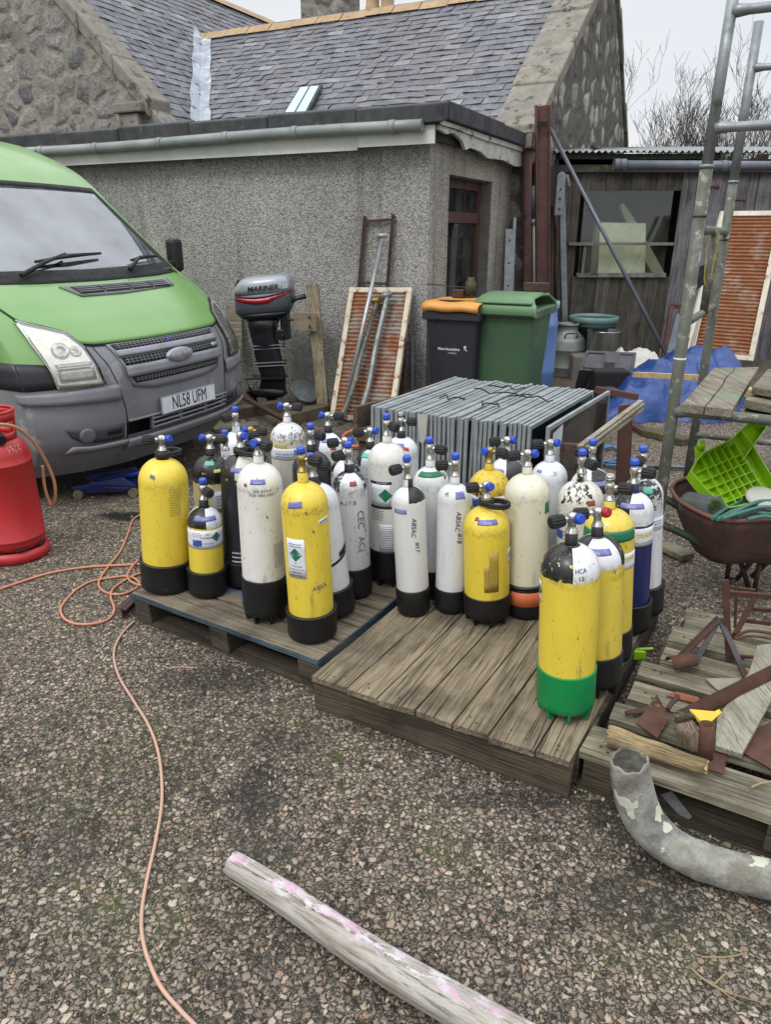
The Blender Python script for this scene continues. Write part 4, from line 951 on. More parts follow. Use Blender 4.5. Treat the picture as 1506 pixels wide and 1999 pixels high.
k = cylinder('a10', 'all black cylinder with a violet sticker behind the front yellow one', (608, 880), None, .172, .575, body=rgb(40, 40, 46), scuff=.3, knob=.8, cap=-.3, capup=True, neckc=BLK, dirt=rgb(70, 70, 74))
testsk(k, 0, .034, .5)
k = cylinder('a11', 'black cylinder with a white wedge on its shoulder behind the all black one', (641, 842), None, .172, .56, body=rgb(196, 196, 196), A=BLK, B=WHT, phase=.97, chip=.2, knob=1.3, cap=-1.1, stem='chrome', neckc=BLK)
testsk(k, 0, .03, .5); patch(k, 'small_sticker', .1, .42, k.H - .07, k.H - .052, M['redbrown_label'])
k = cylinder('a12', 'front yellow cylinder with a white safety label in a wide black boot', (592, 940), (612, 1259), .171, body=YEL, scuff=.65, boot='wide', bh=.115, knob=1.05, cap=-.35, capup=True, nk=.038, stem='brass')
patch(k, 'test_sticker', -.75, -.1, k.H - .068, k.H - .046, M['blue_label'], tilt=.01); patch(k, 'small_sticker', .55, 1.15, k.H - .150, k.H - .132, M['white_label'], tilt=.012); writing(k, 'sticker_print', [('SKINNER', .85, k.H - .131, .011, .14)], M['ink'])
z1 = k.H - .19; z0 = z1 - .155; patch(k, 'safety_label', -.98, -.10, z0, z1, M['white_label'], .001, na=14); lines(k, -.54, z1 - .022, .05, 2, .009, .012, 'ink_grey', 2)
diamond(k, -.54, z1 - .062, .027); writing(k, 'label_print', [('Air', -.54, z0 + .060, .009), ('Compressed', -.54, z0 + .048, .009), ('NORTHERN DIVE CENTRE', -.54, z0 + .035, .0052), ('ABERDEEN', -.54, z0 + .023, .008), ('01224 481788', -.54, z0 + .010, .0075)], M['ink'])
writing(k, 'lettering', [('A85A', .45, .235, .026, .1), ('8', .05, k.H - .09, .02)], M['ink_grey'])
k = cylinder('a13', 'white cylinder with a black shoulder wedge and torn black tape behind the front yellow one', (614, 944), (652, 1212), .166, body=WHT, A=BLK, B=WHT, phase=-1.0, chip=.15, bh=.125, knob=1.1, cap=-.2, capup=True, neckc=BLK, boot='wide')
patch(k, 'black_tape_band', -1.2, 1.35, .225, .237, M['blacktape'], .0015, tilt=.028, na=24); patch(k, 'small_sticker', -.05, .45, k.H - .045, k.H - .028, M['teal_label'])
patch(k, 'black_tape_band', .75, 1.5, .24, .262, M['blacktape'], .0035, tilt=.03, na=12)
k = cylinder('a14', 'slim scuffed white cylinder with worn black shoulder and upright hand lettering', (682, 919), (694, 1173), .142, body=rgb(200, 200, 200), A=BLK, B=WHT, phase=.92, chip=.9, scuff=.75, bh=.14, knob=-.9, cap=.3, capup=True, neckc=BLK)
patch(k, 'small_sticker', .0, .45, k.H - .045, k.H - .028, M['redbrown_label']); writing(k, 'lettering', [('A.17.B', -.15, k.H - .115, .026), ('CEC', .55, k.H - .19, .042, -math.pi / 2), ('AC(', .55, k.H - .30, .042, -math.pi / 2)], M['ink_grey'])
k = cylinder('a15', 'slim black and white shouldered cylinder just behind the hand lettered one', (674, 895), None, .132, .545, body=DWHT, A=BLK, B=WHT, phase=.6, chip=.6, knob=-1.2, cap=.9, neckc=BLK)
k = cylinder('a16', 'small white cylinder with a teal neck sticker left of the tall green diamond one', (723, 874), None, .135, .545, body=WHT, A=BLK, B=WHT, phase=-2.27, chip=.2, knob=-1.3, cap=.9, neckc=BLK)
testsk(k, 0, .024, .8, 'teal_label'); saltire(k, .3, k.zb - .07, .04, .026); lines(k, -.1, k.zb - .06, .05, 2, .014, .012, 'flag_blue', 9); patch(k, 'small_sticker', .0, .4, k.H - .05, k.H - .035, M['white_label'])
k = cylinder('a17', 'tall white cylinder with a green diamond label between two black stripes', (756, 863), (760, 1148), .165, body=rgb(206, 206, 200), scuff=.35, boot='feet', bh=.17, knob=.6, cap=-.3, capup=True, dirt=rgb(168, 164, 130))
z = k.H - .17; patch(k, 'safety_label', -.95, .15, z - .085, z + .01, M['white_label'], .0008); patch(k, 'black_stripe', -1.0, .2, z + .010, z + .022, M['ink'], .0012); patch(k, 'black_stripe', -1.0, .2, z - .098, z - .086, M['ink'], .0012)
diamond(k, -.12, z - .038, .030); lines(k, -.6, z - .11, .06, 5, .010, .009, 'ink_grey', 6); patch(k, 'test_label', -.5, .25, z - .30, z - .17, M['white_label'], .0007); lines(k, -.12, z - .18, .055, 11, .0105, .009, 'ink_grey', 7)
writing(k, 'sticker_print', [('EAST COAST', -.3, z + .016, .008)], M['white_label'])
k = cylinder('a18', 'white cylinder with a red painted valve against the glass panel rack', (784, 852), None, .16, .535, body=WHT, scuff=.3, knob=1.3, cap=-.5, capup=True, capm='steel', stem='chrome', neckc=BLK)
patch(k, 'small_sticker', -.6, .2, k.H - .035, k.H - .02, M['blue_label']); patch(k, 'red_smear', .05, .5, k.H - .045, k.H - .030, plain('red_paint_smear', rgb(170, 62, 48)), tilt=-.02)
# ---- right group
k = cylinder('b19', 'slim white cylinder with one black shoulder quarter and handwriting ending in seventeen', (797, 948), (808, 1207), .131, body=rgb(206, 207, 206), A=BLK, B=WHT, phase=0.03, scuff=.12, bh=.115, boot='step', knob=-.95, cap=.3, capup=True, zbf=.052)
testsk(k, -.55, .085, .42); writing(k, 'lettering', [('ABSAC', .25, k.H - .150, .026, -math.pi / 2 - .08, .2), ('#17', .42, k.H - .232, .026, -math.pi / 2 - .08, .2)], M['ink'])
k = cylinder('b20', 'grubby white cylinder with a green neck ring behind the two slim white ones', (841, 910), (850, 1172), .148, body=rgb(204, 206, 206), scuff=.4, bh=.13, knob=1.0, cap=-.1, capup=True, stem='chrome')
testsk(k, 0, .022, 1.0, 'green_label'); patch(k, 'small_sticker', .95, 1.3, k.H - .075, k.H - .055, plain('grey_sticker', rgb(120, 118, 100)), tilt=.03)
k = cylinder('b21', 'slim white cylinder beside the low yellow one with handwriting ending in eighteen', (888, 943), (880, 1202), .131, body=rgb(206, 208, 210), scuff=.2, bh=.105, knob=-1.25, cap=.1, capup=True, boot='plain')
patch(k, 'test_sticker', .1, .75, k.H - .045, k.H - .02, M['blue_label']); writing(k, 'lettering', [('ABSAC', .28, k.H - .135, .027, -math.pi / 2 - .06, .2), ('#18', .40, k.H - .205, .027, -math.pi / 2 - .06, .2), ('45', -.5, k.H - .030, .02)], M['ink'])
k = cylinder('b22', 'old chipped yellow cylinder behind the low yellow one with the handle', (956, 916), None, .171, .545, body=rgb(206, 178, 50), A=rgb(206, 178, 50), B=rgb(206, 178, 50), chip=.5, chipc=rgb(90, 66, 36), scuff=.85, knob=1.2, cap=-.6, dirt=rgb(110, 92, 40), stem='brass')
z = k.zb; band(k, z - .065, z - .005, -1.4, 1.4); saltire(k, -.55, z - .036, .055, .036); writing(k, 'lettering', [('WE', -.35, k.H - .075, .045, .3, 0, .002)], plain('worn_brown', rgb(84, 56, 34)))
k = cylinder('b23', 'dark shouldered cylinder with a white wedge against the panel rack rail', (990, 893), None, .155, .53, body=BLK, A=rgb(52, 52, 58), B=WHT, phase=0., scuff=.3, knob=-1.3, cap=1.0, neckc=BLK, dirt=rgb(70, 70, 74))
testsk(k, -.5, .045, .35)
k = cylinder('b24', 'low yellow cylinder with a black carrying handle and a strip of brown tape', (950, 988), (950, 1229), .178, body=YEL, scuff=.45, boot='feet', bh=.125, knob=-1.3, cap=.5, handle=1.1, nk=.034, zbf=.088)
testsk(k, .1, .040, .5); patch(k, 'small_sticker', -.62, -.40, k.H - .036, k.H - .024, M['redbrown_label'])
patch(k, 'brown_tape', .15, .55, .16, .33, M['tape'], .0012, na=6); patch(k, 'brown_tape', -.08, .15, .16, .275, M['tape'], .0012, na=4)
patch(k, 'small_label', 1.15, 1.5, .26, .32, M['white_label']); writing(k, 'sticker_print', [('H', 1.3, .29, .028)], M['ink'])
k = cylinder('b25', 'cream white cylinder with an orange band round its black boot', (1030, 924), (1025, 1213), .171, body=rgb(208, 205, 186), scuff=.35, bh=.135, knob=-1.2, cap=1.0, boot='plain', dirt=rgb(170, 160, 110))
mb = MB(); mb.lathe([(k.r + .0042, .062), (k.r + .0085, .064), (k.r + .0090, .122), (k.r + .0050, .124)], 48, cap=False); mb.build('orange_band', M['boot_orange'], k.boot, local=True)
mb = MB(); mb.lathe([(k.r + .003, .137), (k.r + .0105, .139), (k.r + .0105, .148), (k.r + .0006, .150)], 48, cap=False); mb.build('boot_rim', M['boot'], k.boot, local=True)
patch(k, 'small_label', .95, 1.35, k.H - .145, k.H - .100, M['green_label'])
k = cylinder('b26', 'plain white cylinder behind the cream one and left of the scuffed one', (1074, 900), None, .150, .565, body=WHT, scuff=.3, knob=-1.25, cap=1.0)
patch(k, 'small_sticker', -.9, -.5, k.H - .035, k.H - .025, M['blue_label']); writing(k, 'lettering', [('21', .4, k.H - .035, .02)], M['ink'])
k = cylinder('b27', 'badly flaking black and white cylinder behind the front yellow row', (1136, 937), None, .172, .575, body=rgb(200, 198, 188), A=BLK, B=rgb(200, 198, 190), phase=-.95, chip=1.9, chipc=rgb(208, 206, 196), scuff=.8, knob=.7, cap=-.3, capup=True, zbf=.13)
saltire(k, -1.0, k.H - .205, .045, .036); patch(k, 'small_sticker', .35, .7, k.H - .075, k.H - .055, M['redbrown_label']); lines(k, -.35, k.H - .19, .06, 3, .015, .012, 'ink_grey', 6); patch(k, 'small_label', .2, .9, k.H - .24, k.H - .20, M['green_label'])
k = cylinder('b28', 'black and white cylinder with violet stickers just left of the green garden tube', (1156, 914), None, .165, .57, body=WHT, A=BLK, B=WHT, phase=.05, chip=.25, knob=-.8, cap=.3, capup=True, dirt=rgb(90, 90, 96))
testsk(k, .6, .045, .5)
k = cylinder('b29', 'yellow cylinder with a broad green shoulder band behind the red capped one', (1191, 992), (1181, 1303), .171, body=YEL2, scuff=.45, boot='plain', bh=.13, knob=1.3, cap=-.2, capup=True, capm='steel', dirt=rgb(150, 130, 50))
patch(k, 'green_band', -1.3, 1.3, k.H - .094, k.H - .056, M['green_label'], .0012, na=24); band(k, k.H - .20, k.H - .14, .3, 1.5); writing(k, 'label_print', [('OCEAN', .85, k.H - .163, .02, .1, 0, .001)], M['yellow_print'])
k = cylinder('b30', 'second yellow cylinder from the front with a black and white shoulder and red cap', (1167, 1044), (1158, 1366), .171, body=YEL2, A=BLK, B=WHT, phase=1.12, chip=.3, chipc=YEL2, scuff=.5, boot='feet', bh=.15, knob=-1.2, cap=.95, capm='red_cap', neckc=BLK)
testsk(k, 0, .034, .7); writing(k, 'lettering', [('TRADE', 1.0, k.H - .118, .024, .1, 0, .001)], M['yellow_print'])
k = cylinder('b31', 'nearest yellow cylinder standing in a green boot with a black and white shoulder', (1116, 1061), (1100, 1417), .178, body=YEL, A=BLK, B=WHT, phase=-math.pi + .15, chip=.5, chipc=rgb(214, 200, 120), scuff=.5, boot='feet', bh=.172, bootm='boot_green', knob=-.9, cap=.75, neckc=BLK, two=True, nk=.035, kz=.0)
patch(k, 'small_label', -1.5, -1.15, k.H - .185, k.H - .115, M['white_label']); diamond(k, -1.28, k.H - .145, .02); writing(k, 'lettering', [('HCA', .42, k.H - .054, .018, .05), ('12', .42, k.H - .076, .018, .05)], M['ink'])
k = cylinder('b32', 'navy blue cylinder with a flaking black and white shoulder in the right row', (1238, 958), (1223, 1241), .150, body=NAVY, A=BLK, B=WHT, phase=-math.pi / 2 - .1, chip=.7, scuff=.3, bh=.125, knob=1.2, cap=-.2, capup=True, neckc=NAVY, zbf=.115, dirt=rgb(30, 36, 70), stem='chrome', boot='wide')
testsk(k, 0, .040, .65); z = k.zb - .008; band(k, z - .07, z, -.1, 1.5); writing(k, 'label_print', [('TRADE', .75, z - .030, .022, .05, 0, .001)], M['yellow_print']); writing(k, 'label_print', [('No. 1 in the North', .75, z - .056, .010)], M['ink_grey'])
k = cylinder('b33', 'white cylinder with a speckled black shoulder at the right end of the row', (1256, 930), (1249, 1208), .155, body=rgb(204, 204, 208), A=BLK, B=rgb(204, 204, 208), phase=-.35, chip=1.3, scuff=.35, bh=.13, knob=-.2, cap=.3, capup=True, zbf=.12, boot='wide')
patch(k, 'small_sticker', .1, .6, k.H - .05, k.H - .025, M['teal_label']); band(k, k.H - .20, k.H - .15, -.2, 1.5); lines(k, .8, k.H - .165, .05, 3, .012, .01, 'ink_grey', 3)
# push apart report
for i in range(len(CYL)):
    for j in range(i):
        a, b = CYL[i], CYL[j]; d = math.hypot(a[1] - b[1], a[2] - b[2]); d2 = math.hypot(a[5] - b[5], a[6] - b[6])
        if d < a[3] + b[3] + .004 or d2 < a[3] + b[3] - .01: print('CLOSE', a[0], b[0], round(d, 3), round(d2, 3), 'need', round(a[3] + b[3], 3))
# ================================================================ VAN
F_ = -U.normalized(); LF = V.normalized(); VO = Vector((-1.33, 4.71, 0))
van_rot = Quaternion((0, 0, 1), math.atan2(F_.y, F_.x))
van = thing('panel_van', 'lime green panel van with grey plastic bumper and grille, parked nose out on the left', 'van', VO, None, van_rot)
VZ = [.2, .30, .42, .55, .7, .86, .94, 1.0, 1.1, 1.2, 1.28, 1.33, 1.92, 2.02, 2.12, 2.22, 2.30, 2.34]
VX = [-.2, -.11, -.04, -.02, -.02, -.04, -.10, -.15, -.27, -.43, -.58, -.68, -1.38, -1.50, -1.68, -1.92, -2.3, -3]
VR = [.3, .26, .24, .24, .27, .28, .26, .25, .22, .18, .16, .14, .13, .14, .17, .2, .25, .3]
VW = [.90, .93, .955, .96, .96, .96, .955, .95, .95, .94, .935, .93, .87, .855, .83, .79, .72, .62]
def smooth_interp(z, ys):
    a = interp(z - .02, VZ, ys); b = interp(z, VZ, ys); c = interp(z + .02, VZ, ys); return (a + 2 * b + c) / 4
def vx(y, z):
    w = interp(z, VZ, VW); return smooth_interp(z, VX) - interp(z, VZ, VR) * min(1.25, abs(y / w)) ** 3
def vpt(y, z, off=0.):
    """point of the van's nose surface, moved out along its normal"""
    w = interp(z, VZ, VW)
    if abs(y) > w:
        s = 1 if y > 0 else -1; ex = abs(y) - w
        return Vector((vx(s * w, z) - ex, s * (w + off), z))
    e = .01; p = Vector((vx(y, z), y, z)); a = Vector((vx(y + e, z) - vx(y - e, z), 2 * e, 0)); b = Vector((smooth_interp(z + e, VX) - smooth_interp(z - e, VX), 0, 2 * e))
    n = a.cross(b).normalized(); return p + (n if n.x > 0 else -n) * off
M['van_green'] = wmat('lime_green_van_paint', rgb(106, 148, 80), rgb(97, 138, 75), 1.5, .34, 0, .03, 120, c3=rgb(84, 112, 66), t3=.72, s3=40, coat=.35)
M['van_grey'] = wmat('sun_faded_grey_plastic', rgb(120, 122, 126), rgb(98, 100, 104), 3, .62, 0, .2, 300, c3=rgb(134, 134, 138), t3=.6, s3=5, bd=.002)
M['van_black'] = wmat('hand_painted_black', rgb(20, 22, 28), rgb(30, 32, 38), 6, .5, bump=.1)
M['vinyl_dark'] = plain('dark_opening', rgb(14, 14, 15), .8)
M['windscreen'] = glassy('windscreen_glass', (.74, .80, .82, 1), .55, .13, rgb(196, 202, 210))  # pale film is dirt plus painted-in variation of the sky reflection
def ys_front(): return [math.sin(t * math.pi / 2) for t in [-1 + i / 24 for i in range(49)]]
def van_rows(zs, back=-3.6, xs_side=None):
    rows = []
    for z in zs:
        w = interp(z, VZ, VW); row = []
        xc = vx(w, z)
        sd = [back, -2.6, -2.0, -1.75, -1.5, -1.38, -1.33, -1.25, -1.12, -.93, -.74, -.61, -.53, -.45]
        sd = [x for x in sd if x < xc - .02]
        for x in sd: row.append(Vector((x, -w, z)))
        while len(row) < 14: row.append(Vector((xc - .012 * (14 - len(row)), -w, z)))
        for s_ in ys_front(): row.append(Vector((vx(s_ * w, z), s_ * w, z)))
        for i in range(13, -1, -1): row.append(Vector((row[i].x, w, z)))
        rows.append(row)
    return rows
def arch(v): return (v.x + .93) ** 2 + (v.z - .34) ** 2 < .395 ** 2
def van_shell(name, zs, mats, mfn=None, hole=None):
    rows = van_rows(zs); mb = MB(); n = len(rows[0])
    for r in rows: mb.v += r
    for i in range(len(rows) - 1):
        for j in range(n - 1):
            ids = [i * n + j, i * n + j + 1, (i + 1) * n + j + 1, (i + 1) * n + j]; c = sum((mb.v[q] for q in ids), Vector()) / 4
            if abs(c.y) > .8 and arch(c) and c.x < -.5: continue
            if hole and hole(c): continue
            mb.f.append(ids); mb.mi.append(mfn(c) if mfn else 0); mb.sm.append(True)
    return mb.build(name, mats, van, local=True)
zlow = [.2, .23, .26, .30, .34, .38, .42, .46, .50, .55, .60, .65, .70, .757]
van_shell('bumper', zlow, M['van_grey'], hole=lambda c: abs(c.y) < .475 and .415 < c.z < .515)
zmid = [.757, .77, .80, .84, .88, .90, .94, .97, 1.0, 1.04, 1.08, 1.12, 1.16, 1.2, 1.24, 1.28, 1.31, 1.33]
van_shell('nose', zmid, [M['van_green'], M['van_black'], M['van_grey']], lambda c: (2 if c.z < .965 and abs(c.y) < .64 else 0))
def inws(c): w = interp(c.z, VZ, VW); return abs(c.y) < w - .075 and 1.335 < c.z < 1.895
ztop = [1.33, 1.335, 1.38, 1.44, 1.5, 1.56, 1.62, 1.68, 1.74, 1.8, 1.86, 1.895, 1.93, 1.96, 2.0, 2.04, 2.08, 2.12, 2.17, 2.22, 2.26, 2.30, 2.34]
def side_glass(c): return False
van_shell('cab_shell', ztop, M['van_green'], hole=inws)
mb = MB(); rows = van_rows([2.34]); top = rows[0]; half = len(top) // 2
rr_ = [[Vector((p.x, lerp(p.y, -p.y, t), 2.34 + .03 * math.sin(t * math.pi))) for t in [i / 6 for i in range(7)]] for p in top[:half]]
mb.grid(rr_); mb.build('roof', M['van_green'], van, local=True)
def vpatch(name, ra, rb, mat, off=.006, th=.0, nu=24, nv=8, parent=None, local=True, mi=0):
    """panel between two rails given as (y, z) on the nose surface"""
    def samp(r, t):
        L = [0.]
        for i in range(1, len(r)): L.append(L[-1] + math.dist(r[i], r[i-1]))
        s_ = t * L[-1]; return (interp(s_, L, [p[0] for p in r]), interp(s_, L, [p[1] for p in r]))
    rows = []
    for i in range(nv + 1):
        row = []
        for j in range(nu + 1):
            a, b = samp(ra, j / nu), samp(rb, j / nu); row.append(vpt(lerp(a[0], b[0], i / nv), lerp(a[1], b[1], i / nv), off))
        rows.append(row)
    mb = MB(); mb.grid(rows); return mb.build(name, mat, parent or van, local=True, solid=th, off=-1. if th else 1.)
def mir(r): return [(-y, z) for y, z in r]
# windscreen: glass, black edge, pillars
vpatch('windscreen', [(-.855, 1.335), (-.4, 1.335), (0, 1.335), (.4, 1.335), (.855, 1.335)], [(-.79, 1.895), (0, 1.895), (.79, 1.895)], M['windscreen'], .002, .005, 30, 12)
vpatch('windscreen_seal', [(-.865, 1.30), (0, 1.29), (.865, 1.30)], [(-.865, 1.375), (0, 1.36), (.865, 1.375)], M['vinyl_dark'], .006, .004, 30, 3)
vpatch('windscreen_seal', [(.835, 1.34), (.80, 1.60), (.77, 1.885)], [(.895, 1.34), (.85, 1.60), (.81, 1.90)], M['vinyl_dark'], .004, .004, 16, 3)
vpatch('windscreen_seal', [(-.835, 1.34), (-.80, 1.60), (-.77, 1.885)], [(-.895, 1.34), (-.85, 1.60), (-.81, 1.90)], M['vinyl_dark'], .004, .004, 16, 3)
vpatch('windscreen_seal', [(-.80, 1.865), (0, 1.885), (.80, 1.865)], [(-.80, 1.905), (0, 1.915), (.80, 1.905)], M['vinyl_dark'], .004, .004, 24, 2)
# far side window glass strip seen past the pillar
mb = MB(); mb.prism([Vector((-.92, .928, 1.36)), Vector((-1.75, .928, 1.36)), Vector((-1.75, .893, 1.84)), Vector((-1.42, .893, 1.84))], (0, .006, 0)); mb.build('side_window', M['glass'], van, local=True)
mb = MB(); mb.prism([Vector((-.95, -.931, 1.36)), Vector((-1.85, -.931, 1.36)), Vector((-1.85, -.896, 1.84)), Vector((-1.46, -.896, 1.84))], (0, -.006, 0)); mb.build('side_window', M['glass'], van, local=True)
# dashboard and seats inside
mb = MB(); rows = [[Vector((x, y, z)) for y in (-.82, -.4, 0, .4, .82)] for x, z in ((-.74, 1.33), (-1.0, 1.33), (-1.15, 1.29), (-1.2, 1.1))]; mb.grid(rows)
part(mb.build('dashboard', wmat('grey_dashboard', rgb(108, 112, 118), rgb(84, 88, 94), 4, .7), van, local=True, solid=.01), 'pale grey dashboard top')
mb = MB(); mb.box((-2.1, -.45, 1.35), (.14, .5, .8)); mb.box((-2.1, -.45, 1.83), (.10, .28, .2)); mb.build('seat', plain('grey_seat_cloth', rgb(58, 62, 70), .9), van, local=True, bevel=.04)
mb = MB(); mb.box((-2.1, .4, 1.35), (.14, .9, .8)); mb.build('seat', plain('grey_bench_cloth', rgb(58, 62, 70), .9), van, local=True, bevel=.04)
mb = MB(); mb.box((-2.4, 0, 1.3), (.03, 1.7, 1.9)); mb.build('bulkhead', plain('van_bulkhead', rgb(110, 112, 114), .8), van, local=True)
mb = MB(); mb.tube([Vector((-1.0, -.02, 1.345)), Vector((-1.06, .12, 1.343))], .008, 6); 
mb.prism([Vector((-.80, -.25, 1.339)), Vector((-.80, -.05, 1.339)), Vector((-.95, -.02, 1.339)), Vector((-.95, -.22, 1.339))], (0, 0, .006)); part(mb.build('paper_slip', M['white_label'], van, local=True), 'papers lying on the dashboard')
# bonnet skin
hf = [(-.845, 1.20), (-.815, 1.115), (-.74, 1.075), (-.66, 1.04), (-.62, .985), (-.54, .972), (-.30, .968), (0, .966), (.30, .968), (.54, .972), (.62, .985), (.66, 1.04), (.74, 1.075), (.815, 1.115), (.845, 1.20)]
hr = [(-.80, 1.298), (-.5, 1.288), (0, 1.283), (.5, 1.288), (.80, 1.298)]
def crease(): pass
bon = vpatch('bonnet', hf, hr, M['van_green'], .012, .010, 60, 18)
vpatch('bonnet_gap', [(y * 1.004, z - .009) for y, z in hf], hf, M['vinyl_dark'], .006, .004, 60, 1)
# scuttle vent on the bonnet
vt = vpatch('bonnet_vent', [(-.33, 1.210), (.0, 1.207), (.545, 1.222)], [(-.40, 1.266), (0, 1.262), (.575, 1.268)], M['van_grey'], .020, .008, 24, 3)
for (a, b) in ((-.315, -.13), (-.115, .10), (.115, .31), (.325, .50)):
    g = vpatch('vent_slot', [(a, 1.219), (b, 1.219)], [(a - .02, 1.257), (b - .004, 1.257)], M['vinyl_dark'], .0225, .003, 8, 2, parent=vt)
    for dz in (1.228, 1.238, 1.248): vpatch('vent_rib', [(a, dz), (b, dz)], [(a, dz + .003), (b, dz + .003)], M['van_grey'], .0245, .003, 8, 1, parent=vt)
for s_ in (-1, 1):
    f = (lambda r: r) if s_ < 0 else mir
    vpatch('painted_patch', f([(-1.9, .757), (-.9605, .757)]), f([(-1.9, .925), (-.9605, .91)]), M['van_black'], .004, .003, 20, 3); vpatch('painted_patch', f([(-.9595, .757), (-.818, .757)]), f([(-.9595, .91), (-.86, .897), (-.832, .89)]), M['van_black'], .004, .003, 12, 3)
# grille
gr = vpatch('grille', [(-.40, .715), (-.25, .685), (0, .68), (.25, .685), (.40, .715)], [(-.475, .962), (-.2, .960), (0, .960), (.2, .960), (.475, .962)], M['van_grey'], .012, .012, 30, 10)
part(gr, 'grey plastic grille with three mesh slots')
for (z0, z1, w0, w1) in ((.922, .957, .435, .455), (.842, .880, .425, .438), (.733, .770, .385, .405)):
    sl_ = vpatch('grille_slot', [(-w0, z0), (0, z0 - .003), (w0, z0)], [(-w1, z1), (0, z1), (w1, z1)], M['vinyl_dark'], .0145, .003, 24, 2, parent=gr)
    for j in range(28):
        y = -w0 + (j + .7) * 2 * w0 / 28.4; vpatch('mesh_bar', [(y, z0 + .001), (y + .003, z0 + .001)], [(y, z1 - .001), (y + .003, z1 - .001)], M['van_grey'], .017, .003, 1, 1, parent=sl_) if j % 1 == 0 else None
    for q in (.33, .66): vpatch('mesh_bar', [(-w0, lerp(z0, z1, q)), (w0, lerp(z0, z1, q))], [(-w0, lerp(z0, z1, q) + .0025), (w0, lerp(z0, z1, q) + .0025)], M['van_grey'], .0172, .003, 12, 1, parent=sl_)
for (z0, z1, w) in ((.886, .918, .45), (.776, .838, .43)):
    vpatch('grille_bar', [(-w, z0), (0, z0), (w, z0)], [(-w, z1), (0, z1), (w, z1)], wmat('pale_grey_bar', rgb(138, 140, 148), rgb(112, 114, 120), 5, .5), .030, .018, 24, 3, parent=gr)
mb = MB(); c = vpt(0, .848, .032); mb.lathe([(.001, .020), (.85, .018), (.93, .014), (1, .002), (1, -.01)], 40, mat=Matrix.Rotation(R(90), 4, 'Y').to_3x3() @ Matrix.Diagonal((.045, .12, 1)), o=c, cap=False)
bd = mb.build('badge', wmat('pale_badge_rim', rgb(150, 152, 158), rgb(122, 124, 130), 5, .4, .3), gr, local=True)
mb = MB(); mb.lathe([(.001, .024), (.8, .0225), (.82, .020)], 40, mat=Matrix.Rotation(R(90), 4, 'Y').to_3x3() @ Matrix.Diagonal((.045, .12, 1)), o=c, cap=False); mb.build('badge_face', wmat('worn_badge_face', rgb(118, 122, 130), rgb(158, 160, 164), 30, .5, .2, c3=rgb(60, 64, 80), t3=.6, s3=50), bd, local=True)
vpatch('small_badge', [(.34, .850), (.41, .850)], [(.34, .868), (.41, .868)], M['alu'], .034, .004, 3, 1, parent=gr)
mb = MB(); mb.lathe([(.001, .012), (.016, .010), (.018, 0)], 12, mat=Matrix.Rotation(R(90), 3, 'Y'), o=vpt(-.02, .93, .02)); mb.build('lock_cover', M['blue_cap'], gr, local=True)
# headlights
M['lamp_lens'] = glassy('hazy_lamp_lens', (.98, .98, .96, 1), .26, .06, rgb(206, 204, 194))
hl_a = [(-.815, .765), (-.70, .757), (-.585, .757)]; hl_b = [(-.83, 1.108), (-.73, 1.072), (-.625, .985)]
def headlight(m_):
    f = (lambda r: r) if m_ < 0 else mir
    left = [(-.822, .765), (-.835, .89), (-.845, 1.0), (-.838, 1.112)]; right = [(-.583, .757), (-.602, .86), (-.612, .96), (-.655, 1.037)]
    h = vpatch('headlight', f(left), f(right), wmat('pale_lamp_body', rgb(222, 220, 212), rgb(196, 194, 184), 14, .22, .6, .05), .0135, .006, 20, 14)
    part(h, 'near headlight' if m_ < 0 else 'far headlight')
    for (y, z, r_) in ((-.735, .955, .052), (-.665, .945, .035)):
        y *= -m_ * 1. if m_ > 0 else 1
        yy = y if m_ < 0 else abs(y); c = vpt(yy, z, .0135); c2 = vpt(yy, z, .0335); nrm = (c2 - c).normalized(); q = Vector((0, 0, 1)).rotation_difference(nrm).to_matrix()
        mb = MB(); mb.lathe([(r_, .002), (r_ * .96, .005), (r_ * .9, -.0), (r_ * .55, .001), (r_ * .3, .008), (.002, .010)], 24, o=c, mat=q, cap=False); mb.build('reflector', M['chrome'], h, local=True)
    for (z0, z1, y0, y1) in ((.790, .862, -.80, -.62), (.868, .885, -.80, -.62)):
        vpatch('reflector', f([(y0, z0), (y1, z0)]), f([(y0, z1), (y1, z1)]), wmat('ribbed_reflector', rgb(190, 190, 184), rgb(150, 150, 144), 60, .2, .7), .0185, .004, 8, 3, parent=h)
    vpatch('lens', f(left), f(right), M['lamp_lens'], .030, .002, 20, 14, parent=h)
    ed = vpatch('lamp_seal', f([(-.583, .757), (-.602, .86), (-.612, .96), (-.655, 1.037), (-.74, 1.075), (-.838, 1.112)]), f([(-.575, .750), (-.594, .86), (-.604, .965), (-.648, 1.045), (-.738, 1.084), (-.838, 1.120)]), M['vinyl_dark'], .022, .010, 30, 1, parent=h)
headlight(-1); headlight(1)
